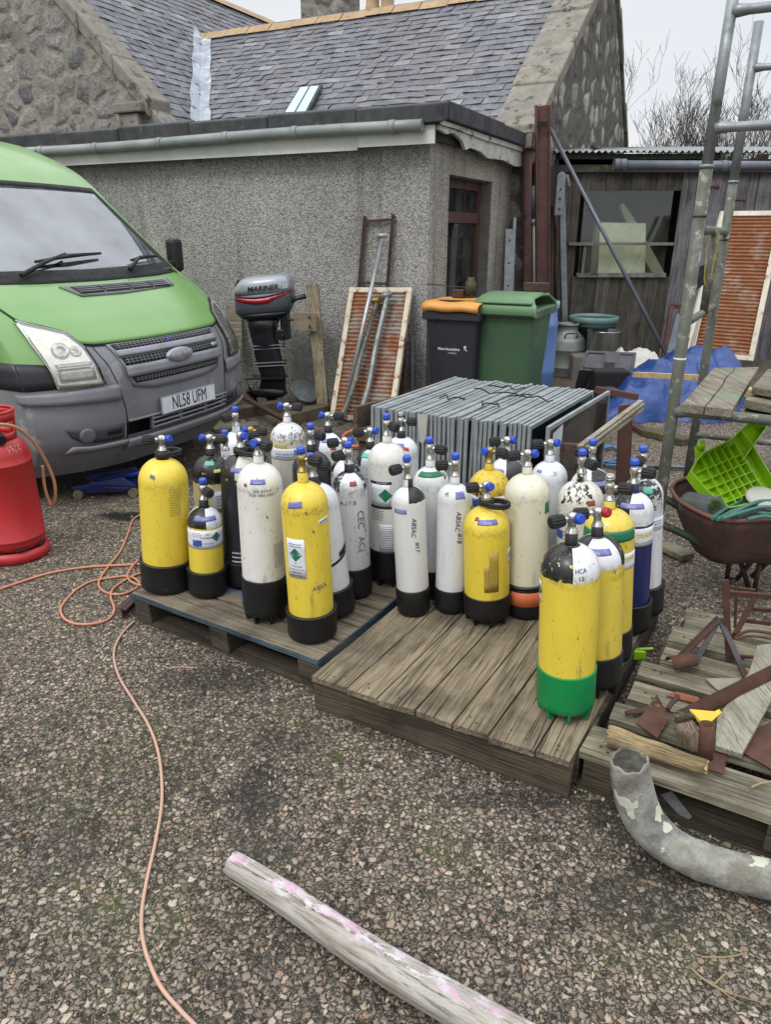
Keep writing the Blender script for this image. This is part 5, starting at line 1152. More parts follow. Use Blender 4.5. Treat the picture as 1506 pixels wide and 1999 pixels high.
# grey wing between grille and headlight
# bumper seams, step line, number plate, lower grille, fog recess
for s_ in (-1, 1):
    f = (lambda r: r) if s_ < 0 else mir
    vpatch('bumper_seam', f([(-.560, .96), (-.500, .74), (-.480, .6), (-.472, .42), (-.472, .32)]), f([(-.556, .96), (-.496, .74), (-.476, .6), (-.468, .42), (-.468, .32)]), M['vinyl_dark'], .0045, .003, 24, 1)
    vpatch('bumper_ridge', f([(-1.02, .69), (-.85, .672), (-.50, .655)]), f([(-1.02, .742), (-.85, .738), (-.505, .745)]), M['van_grey'], .022, .016, 16, 3)
    fg = vpatch('fog_recess', f([(-.80, .47), (-.74, .425), (-.62, .412), (-.495, .412)]), f([(-.83, .525), (-.74, .515), (-.62, .508), (-.495, .505)]), wmat('recess_grey', rgb(66, 67, 72), rgb(56, 57, 60), 8, .8), .005, .002, 18, 3)
    c = vpt(-.72 if s_ < 0 else .72, .470, .006); c2 = vpt(-.72 if s_ < 0 else .72, .470, .02); q = Vector((0, 0, 1)).rotation_difference((c2 - c).normalized()).to_matrix()
    mb = MB(); mb.lathe([(.048, 0), (.046, .006), (.03, .009), (.001, .010)], 24, o=c, mat=q); mb.build('fog_lamp', wmat('dull_fog_lens', rgb(108, 110, 114), rgb(88, 90, 92), 20, .35, .1), fg, local=True)
    vpatch('fog_slot', f([(-.605, .450), (-.515, .450)]), f([(-.605, .485), (-.515, .485)]), M['vinyl_dark'], .008, .002, 6, 1, parent=fg)
    vpatch('bumper_lip', f([(-.83, .395), (-.70, .382), (-.480, .380)]), f([(-.80, .425), (-.70, .410), (-.480, .410)]), M['van_grey'], .020, .016, 14, 2)
mb = MB(); mb.box((-.16, 0, .465), (.02, .98, .16)); part(mb.build('lower_grille_back', M['vinyl_dark'], van, local=True), 'dark opening behind the lower grille')
for (y0, y1, z0, z1) in ((-.30, .46, .462, .472), (-.30, .46, .435, .443), (-.30, .46, .492, .500), (-.472, .472, .515, .522)):
    vpatch('lower_grille_bar', [(y0, z0), (y1, z0)], [(y0, z1), (y1, z1)], M['van_grey'], -.004, .03, 14, 1)
for y in (-.30, -.05, .20, .40):
    vpatch('lower_grille_post', [(y, .42), (y + .014, .42)], [(y, .515), (y + .014, .515)], M['van_grey'], -.006, .03, 1, 3)
vpatch('bumper_lip', [(-.478, .36), (0, .355), (.478, .36)], [(-.478, .412), (0, .410), (.478, .412)], M['van_grey'], .024, .022, 20, 3)
pl = MB(); pl.box((vx(0, .57) + .028, .03, .560), (.006, .525, .112)); plo = pl.build('number_plate', M['white_label'], van, local=True, bevel=.002)
mb = MB(); flat_text(mb, 'NL58 UFM', (vx(0, .57) + .032, .03, .559), (0, 1, 0), (0, 0, 1), .122, bold=0., sx=.62); mb.build('plate_print', M['ink'], plo, local=True, solid=.0006)
mb = MB()
for (c, d) in (((vx(0, .57) + .0315, .03, .614), (.001, .52, .003)), ((vx(0, .57) + .0315, .03, .506), (.001, .52, .003)), ((vx(0, .57) + .0315, .2905, .56), (.001, .003, .110)), ((vx(0, .57) + .0315, -.2305, .56), (.001, .003, .110))): mb.box(c, d)
mb.build('plate_border', M['ink'], plo, local=True)
mb = MB(); mb.box((vx(0, .57) + .012, .03, .560), (.026, .50, .09)); mb.build('plate_mount', M['van_grey'], van, local=True)
# wipers
def wiper(py_, a0, a1, label):
    """pivot on the scuttle, arm and blade lying low on the glass"""
    p0 = vpt(py_, 1.325, .03); e = vpt(a0[0], a0[1], .035); b0 = vpt(a1[0], a1[1], .028); b1 = vpt(a1[2], a1[3], .030)
    mb = MB(); mb.tube([p0, lerp(p0, e, .5) + Vector((.01, 0, .012)), e], [.016, .013, .009], 8); w = mb.build('wiper_arm', M['black_rubber'], van, local=True); part(w, label)
    mb = MB(); mb.tube([b0, lerp(b0, b1, .5) + Vector((.008, 0, .010)), b1], [.009, .015, .009], 6); mb.build('wiper_blade', M['black_rubber'], w, local=True)
wiper(-.55, (-.12, 1.435), (-.38, 1.40, .18, 1.435), 'near windscreen wiper'); wiper(.30, (.52, 1.40), (.40, 1.385, .74, 1.40), 'far windscreen wiper')
# mirrors
for s_ in (1, -1):
    mb = MB(); mb.box((-.93, s_ * 1.07, 1.42), (.10, .11, .25)); mr_ = mb.build('door_mirror', M['black_rubber'], van, local=True, bevel=.03)
    mb = MB(); mb.beam((-.95, s_ * .92, 1.36), (-.93, s_ * 1.03, 1.36), .08, .05); mb.build('mirror_arm', M['black_rubber'], mr_, local=True, bevel=.01)
# wheels, wells, underbody
for s_ in (1, -1):
    wq = Matrix.Rotation(R(90), 3, 'X')
    mb = MB(); mb.lathe([(.19, -.10), (.29, -.105), (.325, -.085), (.335, -.05), (.335, .05), (.325, .085), (.29, .105), (.19, .10)], 48, mat=wq, o=(-.93, s_ * .82, .334), cap=True); ty = mb.build('wheel', M['black_rubber'], van, local=True)
    mb = MB(); mb.lathe([(.001, .112), (.06, .113), (.10, .100), (.17, .104), (.19, .108)], 32, mat=wq if s_ < 0 else Matrix.Rotation(R(-90), 3, 'X'), o=(-.93, s_ * .82, .334), cap=False); mb.build('rim', M['galv'], ty, local=True)
    mb = MB(); rows = []
    for j in range(25):
        a = math.pi * j / 24; rows.append([Vector((-.93 + .40 * math.cos(a), s_ * yy, .334 + .40 * math.sin(a))) for yy in (.93, .70, .55)])
    mb.grid(rows); mb.build('wheel_arch', M['vinyl_dark'], van, local=True)
mb = MB(); mb.box((-2.0, 0, .42), (3.2, 1.05, .06)); mb.box((-.6, 0, .30), (.5, 1.3, .05)); mb.box((-.93, 0, .30), (.12, 1.5, .12)); mb.build('underbody', M['vinyl_dark'], van, local=True)
# ================================================================ LEFT SIDE OF THE YARD
M['gas_red'] = wmat('chipped_red_gas_bottle_paint', rgb(176, 42, 44), rgb(160, 36, 40), 3, .42, 0, .08, 60, c3=rgb(196, 120, 112), t3=.73, s3=34)
g = P(38, 1098); gd = Vector((g.x, g.y, 0)).normalized(); gb = Vector((g.x, g.y, 0)) + gd * .12
gas = thing('gas_bottle', 'large red gas bottle with a collar and tan hose at the left edge', 'gas bottle', gb)
ga = math.atan2(-gb.y, -gb.x)
mb = MB(); r = .152
mb.lathe([(r * .6, .05), (r * .93, .07), (r, .10), (r, .118), (r + .002, .120), (r + .002, .126), (r, .128), (r, .30), (r, .515), (r + .002, .517), (r + .002, .523), (r, .525), (r * .985, .56), (r * .90, .60), (r * .72, .63), (r * .45, .648), (.03, .655), (.03, .67)], 48)
mb.build('body', M['gas_red'], gas, local=True)
mb = MB(); mb.lathe([(r * .93, .060), (r + .006, .052), (r + .012, .03), (r + .006, .004), (r * .97, 0), (r * .90, .004), (r * .90, .055)], 48, cap=False); ft = mb.build('foot_ring', M['gas_red'], gas, local=True)
for a in (-.75, .15, .95):
    mb = MB(); pts = []
    for (da, z) in ((-.20, .062), (.20, .062), (.20, .079), (-.20, .079)): A_ = ga + a + da; pts.append(Vector((math.cos(A_) * (r + .0065), math.sin(A_) * (r + .0065), z)))
    mb = MB(); rows = [[Vector((math.cos(ga + a + lerp(-.2, .2, j / 8)) * (r * .955 + .006), math.sin(ga + a + lerp(-.2, .2, j / 8)) * (r * .955 + .006), z)) for j in range(9)] for z in (.066, .080)]
    mb.grid(rows); mb.build('ring_slot', M['vinyl_dark'], ft, local=True, solid=.003)
mb = MB(); cr_ = .098; N_ = 60; zt = .775
zl = (.630, .672, .728, zt); rows = [[Vector((math.cos(2 * math.pi * j / N_) * (cr_ + .010 * (z - .63) / .14), math.sin(2 * math.pi * j / N_) * (cr_ + .010 * (z - .63) / .14), z)) for j in range(N_)] for z in zl]
mb.v = [p for r_ in rows for p in r_]
for i in range(3):
    for j in range(N_):
        rel = (2 * math.pi * (j + .5) / N_ - ga + math.pi) % (2 * math.pi) - math.pi
        if i == 1 and (abs(rel) > 2.2 or .35 < rel < 1.15 or -1.25 < rel < -.45): continue
        mb.f.append([i * N_ + j, i * N_ + (j + 1) % N_, (i + 1) * N_ + (j + 1) % N_, (i + 1) * N_ + j]); mb.mi.append(0); mb.sm.append(True)
bmc = mb.build('collar', M['gas_red'], gas, local=True, solid=.005)
ringp = [Vector((math.cos(a) * (cr_ + .012), math.sin(a) * (cr_ + .012), zt)) for a in [2 * math.pi * i / 40 for i in range(41)]]
mb = MB(); mb.tube(ringp, .0075, 8, cap=False); mb.build('collar_rim', M['gas_red'], gas, local=True)
mb = MB(); mb.lathe([(.022, .665), (.022, .69), (.014, .695), (.014, .72), (.020, .725), (.020, .745), (.001, .75)], 16); fd = Vector((math.cos(ga - .3), math.sin(ga - .3), 0)); mb.tube([Vector((0, 0, .705)), fd * .06 + Vector((0, 0, .70))], .010, 10); mb.build('valve', M['brass'], gas, local=True)
mb = MB(); fd2 = Vector((math.cos(ga + .2), math.sin(ga + .2), 0)); mb.tube([fd2 * .09 + Vector((0, 0, .665)), fd2 * .135 + Vector((0, 0, .650))], .026, 14); mb.build('regulator', M['black_rubber'], gas, local=True)
mb = MB(); rr = random.Random(5)
for i in range(26):
    a = ga + .55 + rr.uniform(-.22, .22); z = rr.uniform(.585, .615); rad = (r * .965 if z < .6 else r * .89) + .004; p = Vector((math.cos(a) * rad, math.sin(a) * rad, z)); t_ = Vector((-math.sin(a), math.cos(a), 0)) * rr.uniform(.002, .006); mb.add([p, p + t_, p + t_ + Vector((0, 0, .004)), p + Vector((0, 0, .004))], [(0, 1, 2, 3)])
mb.build('white_scuff_marks', M['white_label'], gas, local=True)
# hose over the collar
def gpt(a, rad, z): return gb + Vector((math.cos(ga + a) * rad, math.sin(ga + a) * rad, z))
hz_ = catmull([gpt(-.6, .06, .70), gpt(-.2, .14, .735), gpt(.25, .15, .735), gpt(.75, .16, .70), gpt(1.1, .185, .62), gpt(1.35, .215, .50), gpt(1.45, .235, .38), gpt(1.5, .225, .28), gpt(1.6, .20, .24), gpt(1.75, .19, .33), gpt(1.8, .20, .45)], 8)
tag(MB().tube(hz_, .0085, 10).build('gas_hose', wmat('tan_rubber_hose', rgb(176, 128, 88), rgb(150, 108, 76), 9, .5, bump=.05)), 'tan rubber hose draped over the red gas bottle', 'hose')
# trolley jack under the van
jk = P(150, 972); jack = thing('trolley_jack', 'blue trolley jack with its handle out, in the shade below the van bumper', 'trolley jack', jk)
jb = wmat('blue_jack_paint', rgb(26, 44, 104), rgb(18, 30, 74), 9, .45, 0, .1, c3=rgb(30, 30, 34), t3=.62)
def J(x, y, z): return Vector((x, y, z))
mb = MB()
for yy in (0, .22): mb.prism([J(.0, yy, .03), J(.36, yy + .03, .03), J(.38, yy + .03, .07), J(.30, yy + .03, .13), J(.12, yy, .10), J(-.03, yy, .07)], (0, .008, 0))
mb.box((.26, .12, .06), (.18, .22, .02)); mb.build('frame', jb, jack, local=True, bevel=.004)
mb = MB(); mb.beam((.10, .12, .07), (.30, .13, .12), .05, .03); mb.build('lift_arm', jb, jack, local=True)
for x, yy in ((.02, -.02), (.02, .26), (.36, .02), (.36, .27)):
    mb = MB(); mb.tube([J(x, yy - .012, .03), J(x, yy + .012, .03)], .03, 18); mb.build('wheel', wmat('yellowed_caster', rgb(130, 124, 92), rgb(90, 86, 66), 9, .6), jack, local=True)
he = P(300, 917, .12) - jk
mb = MB(); mb.tube([J(.28, .14, .10), he], .017, 12); part(mb.build('handle', wmat('bright_blue_handle', rgb(30, 66, 176), rgb(28, 56, 150), 9, .4), jack, local=True), 'bright blue jack handle')
# orange air hose on the ground
def gl(pts, z=.008): return [P(a, b, z) for a, b in pts]
oh = [(-30, 1160), (40, 1136), (100, 1118), (170, 1107), (240, 1103), (290, 1100), (330, 1098)]
M['hose_orange'] = wmat('faded_orange_hose', rgb(188, 126, 96), rgb(172, 116, 92), 6, .5, bump=.05)
M['hose_pink'] = wmat('sun_bleached_hose', rgb(182, 146, 126), rgb(168, 138, 122), 6, .5, bump=.05)
tag(MB().tube(catmull(gl(oh), 10), .0062, 8).build('air_hose', M['hose_orange']), 'straight orange hose running in from the left edge past the gas bottle', 'hose')
loop = [(300, 995), (262, 1012), (250, 1040), (235, 1075), (208, 1110), (193, 1135), (197, 1150), (218, 1160), (245, 1158), (268, 1146), (270, 1135), (250, 1125), (215, 1128), (178, 1135), (150, 1150), (128, 1172), (118, 1190), (126, 1208), (150, 1218), (185, 1217), (212, 1208), (223, 1190), (216, 1165), (222, 1148), (245, 1132), (270, 1120), (300, 1116)]
tag(MB().tube(catmull(gl(loop), 10), .0056, 8).build('air_hose', M['hose_orange']), 'looped orange hose lying in coils left of the blue edged pallet', 'hose')
l2 = [(300, 1078), (268, 1095), (250, 1118), (252, 1132), (272, 1142), (300, 1140)]
tag(MB().tube(catmull(gl(l2, .018), 10), .0056, 8).build('air_hose', M['hose_orange']), 'short orange hose bend passing behind the far left yellow cylinder', 'hose')
cab = [(262, 1212), (236, 1240), (222, 1275), (232, 1320), (262, 1370), (292, 1420), (311, 1480), (316, 1560), (304, 1640), (286, 1720), (276, 1790), (282, 1850), (310, 1920), (350, 1970), (400, 2020), (440, 2060)]
tag(MB().tube(catmull(gl(cab, .007), 10), .0050, 8).build('long_cable', M['hose_pink']), 'long pale pink cable snaking across the asphalt to the bottom edge', 'cable')
tag(MB().tube(catmull([P(318, 1300), P(330, 1304), P(352, 1302), P(378, 1304)], 6), .0018, 5).build('thin_wire', M['hose_pink']), 'short thin pale wire on the asphalt below the blue edged pallet', 'wire')
# rusty angle iron sticking out of pallet 1
a0, a1 = P(236, 1190, .05), P(290, 1138, .05); mb = MB(); mb.beam(a0, a1, .05, .006); mb.beam(a0 + Vector((0, 0, -.02)), a1 + Vector((0, 0, -.02)), .006, .05)
tag(mb.build('angle_iron', M['rust_dark']), 'rusty angle iron poking out at the back corner of the blue edged pallet', 'angle iron')

# painted log in the foreground
M['log'] = None
n = NM('grey_log_with_pink_paint'); co = n.mapping((9, 9, .8)); f = n.noise(3, 8, .7, co=co, dist=1.)
c = n.ramp(f, [(.25, rgb(72, 66, 60)), (.42, rgb(134, 128, 118)), (.55, rgb(168, 164, 156)), (.75, rgb(116, 108, 98))])
cr = n.noise(2.4, 6, .7, co=n.mapping((34, 34, 1.2))); c = n.mix(n.ramp(cr, [(.34, 1), (.46, 0)]), c, rgb(44, 40, 36))
sp = n.n('ShaderNodeSeparateXYZ'); n.set(sp.inputs[0], n.co)
top = n.ramp(n.math('ADD', sp.outputs[1], n.math('MULTIPLY', n.noise(9, 6, .7, co=n.mapping((1, 1, .5))), .10)), [(.052, 0), (.062, 1)])
pk = n.math('MULTIPLY', top, n.ramp(n.noise(22, 7, .75, co=n.mapping((1.2, 1.2, .5))), [(.48, 0), (.51, .95)]))
c = n.mix(pk, c, n.mix(n.ramp(n.noise(13, 4), [(.4, 0), (.55, 1)]), rgb(190, 158, 176), rgb(196, 192, 196)))
n.fin(c, .85, 0., n.bump(n.math('ADD', f, n.math('MULTIPLY', cr, 1.2)), .7, .008), spec=.25); M['log'] = n.m
la, lb = P(452, 1690, .045), P(1075, 2080, .055); ax = (lb - la); L = ax.length
lg = thing('driftwood_log', 'long grey weathered log with flaking pink paint across the bottom of the yard', 'log', la, None, Vector((0, 0, 1)).rotation_difference(ax.normalized()))
rr = random.Random(6); mb = MB(); rows = []
for i in range(40):
    t = i / 39; z = t * L * 1.02; r_ = .034 + .010 * t; row = []
    bx = .010 * math.sin(t * 5.); by = .006 * math.sin(t * 7 + 1)
    for j in range(26):
        a = 2 * math.pi * j / 26; k_ = 1 + .05 * math.sin(3 * a + t * 5) + .03 * math.sin(7 * a + 3 * t) + (.10 * math.exp(-((t - .22) / .02) ** 2) * max(0, math.cos(a - 1)))
        if abs(a - 4.4) < .13: k_ -= .10
        if abs(a - 5.3) < .13 and t > .15: k_ -= .08
        row.append(Vector((bx + math.cos(a) * r_ * k_, by + math.sin(a) * r_ * k_, z + (rr.uniform(-.006, .006) if i == 0 else 0))))
    rows.append(row)
mb.grid(rows, close=True); k0 = len(mb.v) - 26; mb.f.append([j for j in reversed(range(26))]); mb.mi.append(0); mb.sm.append(False); mb.f.append([k0 + j for j in range(26)]); mb.mi.append(0); mb.sm.append(False)
mb.build('trunk', M['log'], lg, local=True)
# twigs
M['twig'] = wmat('dry_straw_twig', rgb(150, 130, 96), rgb(120, 102, 76), 9, .9)
tw = thing('dry_twig', 'dry forked twig on the asphalt in the bottom right corner', 'twig', P(1440, 1920))
def tws(par, pts, r=.0022): 
    mb = MB(); mb.tube(catmull([P(a, b, z) for a, b, z in pts], 6), [r * (1 - .6 * i / (6 * (len(pts) - 1))) for i in range(6 * (len(pts) - 1) + 1)], 5); return mb.build('stem', M['twig'], par)
tws(tw, [(1345, 1885, .01), (1380, 1915, .02), (1430, 1940, .01), (1520, 1965, .01)], .003); tws(tw, [(1395, 1922, .015), (1420, 1900, .03), (1448, 1895, .02)]); tws(tw, [(1400, 1925, .015), (1425, 1945, .01), (1450, 1958, .006)])
for i, (pts, lab) in enumerate([([(862, 1432, .004), (880, 1438, .006), (905, 1448, .004)], 'thin dry stalk beside the front beam of the close boarded pallet'), ([(775, 1438, .004), (800, 1440, .006), (830, 1452, .003)], 'thin dry stalk left of the close boarded pallet front'), ([(1370, 1868, .004), (1420, 1868, .006), (1460, 1860, .003)], 'thin dry stalk just above the forked twig')]):
    mb = MB(); mb.tube(catmull([P(*q) for q in pts], 6), .0018, 5); tag(mb.build('dry_stalk', M['twig']), lab, 'twig', 'dry stalks on the asphalt')

# ---- outboard motor hung on a timber post
ob = Vector((-1.10, 6.86, 0)); om = thing('outboard_motor', 'grey and red outboard motor with a long black leg, hung on a timber post', 'outboard motor', ob, None, Quaternion((0, 0, 1), R(-6)))
M['ob_black'] = wmat('satin_black_casting', rgb(24, 25, 30), rgb(34, 35, 40), 10, .42, .1, .1, coat=.1)
M['ob_grey'] = wmat('dark_grey_cowl', rgb(82, 88, 94), rgb(72, 78, 84), 3, .35, .1, 0, coat=.3); M['ob_silver'] = wmat('silver_cowl_top', rgb(146, 152, 158), rgb(134, 140, 146), 3, .35, .2, 0, coat=.3)
def loft(secs, n=28, p=3.2, tilt=0.):
    """stack of rounded rectangles: (z, cx, cy, hx, hy)"""
    rows = []
    for z, cx, cy, hx, hy in secs:
        row = []
        for j in range(n):
            a = 2 * math.pi * j / n; c_, s_ = math.cos(a), math.sin(a); k_ = (abs(c_) ** p + abs(s_) ** p) ** (-1 / p)
            x = cx + hx * c_ * k_; row.append(Vector((x, cy + hy * s_ * k_, z + tilt * x)))
        rows.append(row)
    return rows
def solidloft(name, secs, mat, par, **kw):
    rows = loft(secs, **kw); mb = MB(); n_ = len(rows[0]); mb.grid(rows, close=True); k0 = len(mb.v) - n_
    mb.f.append(list(reversed(range(n_)))); mb.mi.append(0); mb.sm.append(False); mb.f.append([k0 + j for j in range(n_)]); mb.mi.append(0); mb.sm.append(False)
    return mb.build(name, mat, par, local=True)
TL = .10
cw = solidloft('cowl', [(.90, -.02, 0, .24, .13), (.915, -.02, 0, .262, .145), (.96, -.015, 0, .272, .155), (1.03, -.01, 0, .275, .158), (1.07, -.01, 0, .274, .156)], M['ob_grey'], om, tilt=TL)
solidloft('cowl_top', [(1.071, -.01, 0, .274, .156), (1.12, -.01, 0, .270, .153), (1.165, .0, 0, .258, .145), (1.20, .01, 0, .235, .125), (1.222, .02, 0, .19, .09), (1.23, .03, 0, .12, .05)], M['ob_silver'], om, tilt=TL * .8)
solidloft('cowl_base', [(.845, .0, 0, .17, .10), (.87, -.01, 0, .225, .125), (.899, -.02, 0, .245, .134)], M['ob_black'], om, tilt=TL)
# cowl decals on the yard side
def ctrim(name, top, bot, mat, off=.163, par=None):
    """band on the flat yard-facing side of the cowl: (x, z) rails"""
    mb = MB(); rows = []
    for r_ in (top, bot):
        rows.append([Vector((x, -(.158 + .0035) * (max(1e-4, 1 - abs((x + .01) / .277) ** 3.2)) ** (1 / 3.2) if abs(x + .01) < .274 else -.02, z + TL * x)) for x, z in r_])
    mb.grid(rows); return mb.build(name, mat, par or cw, local=True, solid=.001)
red = wmat('red_decal', rgb(168, 30, 42), rgb(150, 24, 36), 8, .3, 0, 0)
xs = [-.268, -.25, -.22, -.18, -.12, -.06, 0, .06, .12, .17, .21, .24, .262]
ctrim('red_stripe', [(x, 1.060 - .035 * math.sin((x + .27) * 6.2) + .01) for x in xs], [(x, 1.030 - .055 * math.sin((x + .27) * 6.0) + .012 + .018 * (x > .1)) for x in xs], red)
ctrim('dark_stripe', [(x, 1.078 - .02 * math.sin((x + .27) * 6.2)) for x in xs[1:]], [(x, 1.064 - .030 * math.sin((x + .27) * 6.2)) for x in xs[1:]], M['ob_black'])
mb = MB(); flat_text(mb, 'MARINER', (.02, -.160, 1.122), (1, 0, TL * 1.0), (.18, 0, 1), .062, bold=.0016, sx=1.12); mb.build('cowl_print', M['ink'], cw, local=True, solid=.0008)
mb = MB(); flat_text(mb, '25', (.215, -.136, 1.140), (1, .55, TL), (.1, 0, 1), .05, bold=.0012); mb.build('number_print', M['white_label'], cw, local=True, solid=.0008)
mb = MB(); flat_text(mb, '25', (-.262, -.106, 1.086), (.5, -1, 0), (0, 0, 1), .045, bold=.0012); mb.build('number_print', M['white_label'], cw, local=True, solid=.0008)
mb = MB(); mb.prism([Vector((-.255, -.075, 1.135)), Vector((-.255, .05, 1.135)), Vector((-.235, .04, 1.18)), Vector((-.235, -.065, 1.18))], (-.006, 0, .002)); mb.build('air_intake', M['vinyl_dark'], cw, local=True)
solidloft('leg', [(.26, .03, 0, .115, .028), (.34, .02, 0, .125, .036), (.42, .0, 0, .130, .045), (.60, -.03, 0, .125, .06), (.76, -.05, 0, .135, .075), (.846, -.04, 0, .16, .095)], M['ob_black'], om, p=2.6)
mb = MB()
for z in (.40, .43, .56, .59): mb.prism([Vector((-.14, -.060, z)), Vector((.15, -.058, z + .02)), Vector((.15, -.05, z + .03)), Vector((-.14, -.052, z + .01))], (0, .11, 0))
mb.build('leg_ribs', M['ob_black'], om, local=True)
mb = MB(); mb.prism([Vector((-.22, -.10, .285)), Vector((.14, -.10, .30)), Vector((.17, 0, .30)), Vector((.14, .10, .30)), Vector((-.22, .10, .285)), Vector((-.15, 0, .285))], (0, 0, .012)); mb.build('cavitation_plate', M['ob_black'], om, local=True)
mb = MB(); wq = Matrix.Rotation(R(90), 3, 'Y'); mb.lathe([(.004, -.22), (.045, -.16), (.055, -.06), (.055, .05), (.045, .10), (.004, .16)], 24, mat=wq, o=(.0, 0, .15)); mb.build('gearcase', M['ob_black'], om, local=True)
mb = MB(); mb.prism([Vector((-.06, -.012, .13)), Vector((.06, -.012, .13)), Vector((.02, -.006, -.0 + .004)), Vector((-.04, -.006, .004))], (0, .016, 0)); mb.prism([Vector((-.12, -.018, .16)), Vector((.14, -.018, .16)), Vector((.14, -.018, .28)), Vector((-.09, -.018, .28))], (0, .036, 0)); mb.build('skeg', M['ob_black'], om, local=True)
mb = MB(); mb.lathe([(.03, -.05), (.035, .0), (.03, .06)], 20, mat=wq, o=(-.19, 0, .15)); pr_ = mb.build('propeller', M['ob_black'], om, local=True)
for k_ in range(3):
    mb = MB(); rows = []; a0 = k_ * 2.094 + .4
    for i in range(5):
        rr_ = .03 + .115 * i / 4; w_ = .12 + .5 * math.sin(math.pi * (i + .6) / 5.2)
        rows.append([Vector((-.19 + .05 * (t - .5) * 1.2, rr_ * math.cos(a0 + w_ * (t - .5) * 1.6), .15 + rr_ * math.sin(a0 + w_ * (t - .5) * 1.6))) for t in (0, .33, .66, 1)])
    mb.grid(rows); mb.build('blade', M['ob_black'], pr_, local=True, solid=.005)
mb = MB(); mb.box((.17, 0, .78), (.07, .13, .24)); mb.box((.13, -.06, .70), (.09, .02, .10)); mb.tube([Vector((.16, -.10, .70)), Vector((.16, .10, .70))], .014, 8); mb.tube([Vector((.20, -.05, .84)), Vector((.27, -.05, .84))], .012, 8); mb.tube([Vector((.20, -.05, .93)), Vector((.24, -.07, .97))], .014, 8); mb.box((.10, -.07, .80), (.03, .03, .07)); mb.build('mounting_clamp', M['ob_black'], om, local=True, bevel=.006)
mb = MB(); mb.tube([Vector((.20, -.05, .98)), Vector((.30, -.05, 1.03)), Vector((.38, -.05, 1.05))], [.022, .020, .024], 12); mb.build('tiller_handle', M['ob_black'], om, local=True)
M['post'] = wood('pale_fence_timber', rgb(136, 124, 104), rgb(156, 144, 122), rgb(84, 76, 62), .9, axis=2, patch=rgb(120, 120, 92), pt=.64)
pb = P(632, 805); pt_ = PY(610, 556, pb.y + .12); sd = thing('timber_stand', 'squared timber post with a bolted cross block holding the outboard motor', 'post', pb)
mb = MB(); mb.beam(pb, pt_, .105, .09, up=Vector((0, 1, 0))); po = mb.build('post', M['post'], sd)
mb = MB(); a = PY(574, 626, pb.y + .0); b = PY(619, 629, pb.y + .0); mb.beam(a, b, .05, .165); mb.build('cross_block', wood('pale_block', rgb(136, 124, 104), rgb(160, 146, 124), rgb(92, 84, 70), 1, 0), sd, bevel=.005)
for (px, py) in ((604, 619), (605, 637)):
    mb = MB(); c = PY(px, py, pb.y - .03); mb.tube([c, c - Vector((0, .02, 0))], .012, 6); mb.build('bolt', M['rust_dark'], sd)
M['sleeper'] = wood('mossy_ground_timber', rgb(92, 84, 66), rgb(112, 102, 82), rgb(52, 48, 38), 1, 0, rgb(70, 74, 42), .55)
def bm(px0, py0, px1, py1, z, w, h, name, mat, label, cat, grp=None, z1=None):
    a, b = P(px0, py0, z), P(px1, py1, z if z1 is None else z1); mb = MB(); mb.beam(a, b, w, h, jit=.002)
    return tag(mb.build(name, mat, bevel=.004), label, cat, grp)
bm(462, 806, 560, 790, .05, .12, .10, 'sleeper_timber', M['sleeper'], 'squared ground timber in front of the outboard motor, nearest the van', 'timber')
bm(560, 820, 636, 800, .05, .12, .11, 'sleeper_timber', M['sleeper'], 'squared ground timber at the foot of the timber post', 'timber')
bm(462, 768, 552, 818, .12, .05, .03, 'rusty_bar', M['rust'], 'rusty flat bar sloping over the ground timbers by the outboard motor', 'bar', None, .10)
bm(415, 838, 500, 828, .02, .16, .03, 'flat_board', M['pal3'], 'pale flat board on the ground beside the far van wheel', 'board')
mb = MB(); c = P(600, 775, .06); q = (Quaternion((0, 1, 0), R(28)) @ Quaternion((1, 0, 0), R(30))).to_matrix(); mb.lathe([(.145, 0), (.15, .006), (.13, .010), (.03, .022), (.001, .024)], 28, mat=q, o=c + Vector((-.02, .0, .06))); tag(mb.build('metal_disc', M['galv']), 'dull round metal cap leaning behind the outboard motor leg', 'metal cap')
tag(MB().prism([PY(442, 598, 7.62), PY(471, 596, 7.62), PY(473, 685, 7.48), PY(448, 690, 7.48)], (0, .03, 0)).build('leaning_board', M['pal3']), 'pale board leaning on the wall between the van and the outboard motor', 'board')
mb = MB(); rr = random.Random(31)
for i in range(60):
    c = P(rr.uniform(455, 700), rr.uniform(765, 835), .01); q = Quaternion((rr.random() * 2 - 1, rr.random() * 2 - 1, rr.random() * 2 - 1, rr.random())).normalized().to_matrix(); s_ = rr.uniform(.012, .035)
    mb.add([c + q @ Vector(v) * s_ for v in ((-1, -.5, 0), (.2, -.7, .1), (1, 0, 0), (.2, .7, .1), (-.9, .5, 0))], [(0, 1, 2, 3, 4)], i % 2)
o = mb.build('leaf_litter', [plain('brown_leaf', rgb(92, 62, 44), .8), plain('grey_leaf', rgb(112, 100, 84), .8)]); tag(o, 'brown leaf litter collected along the foot of the grey wall', 'leaf litter'); o['kind'] = 'stuff'

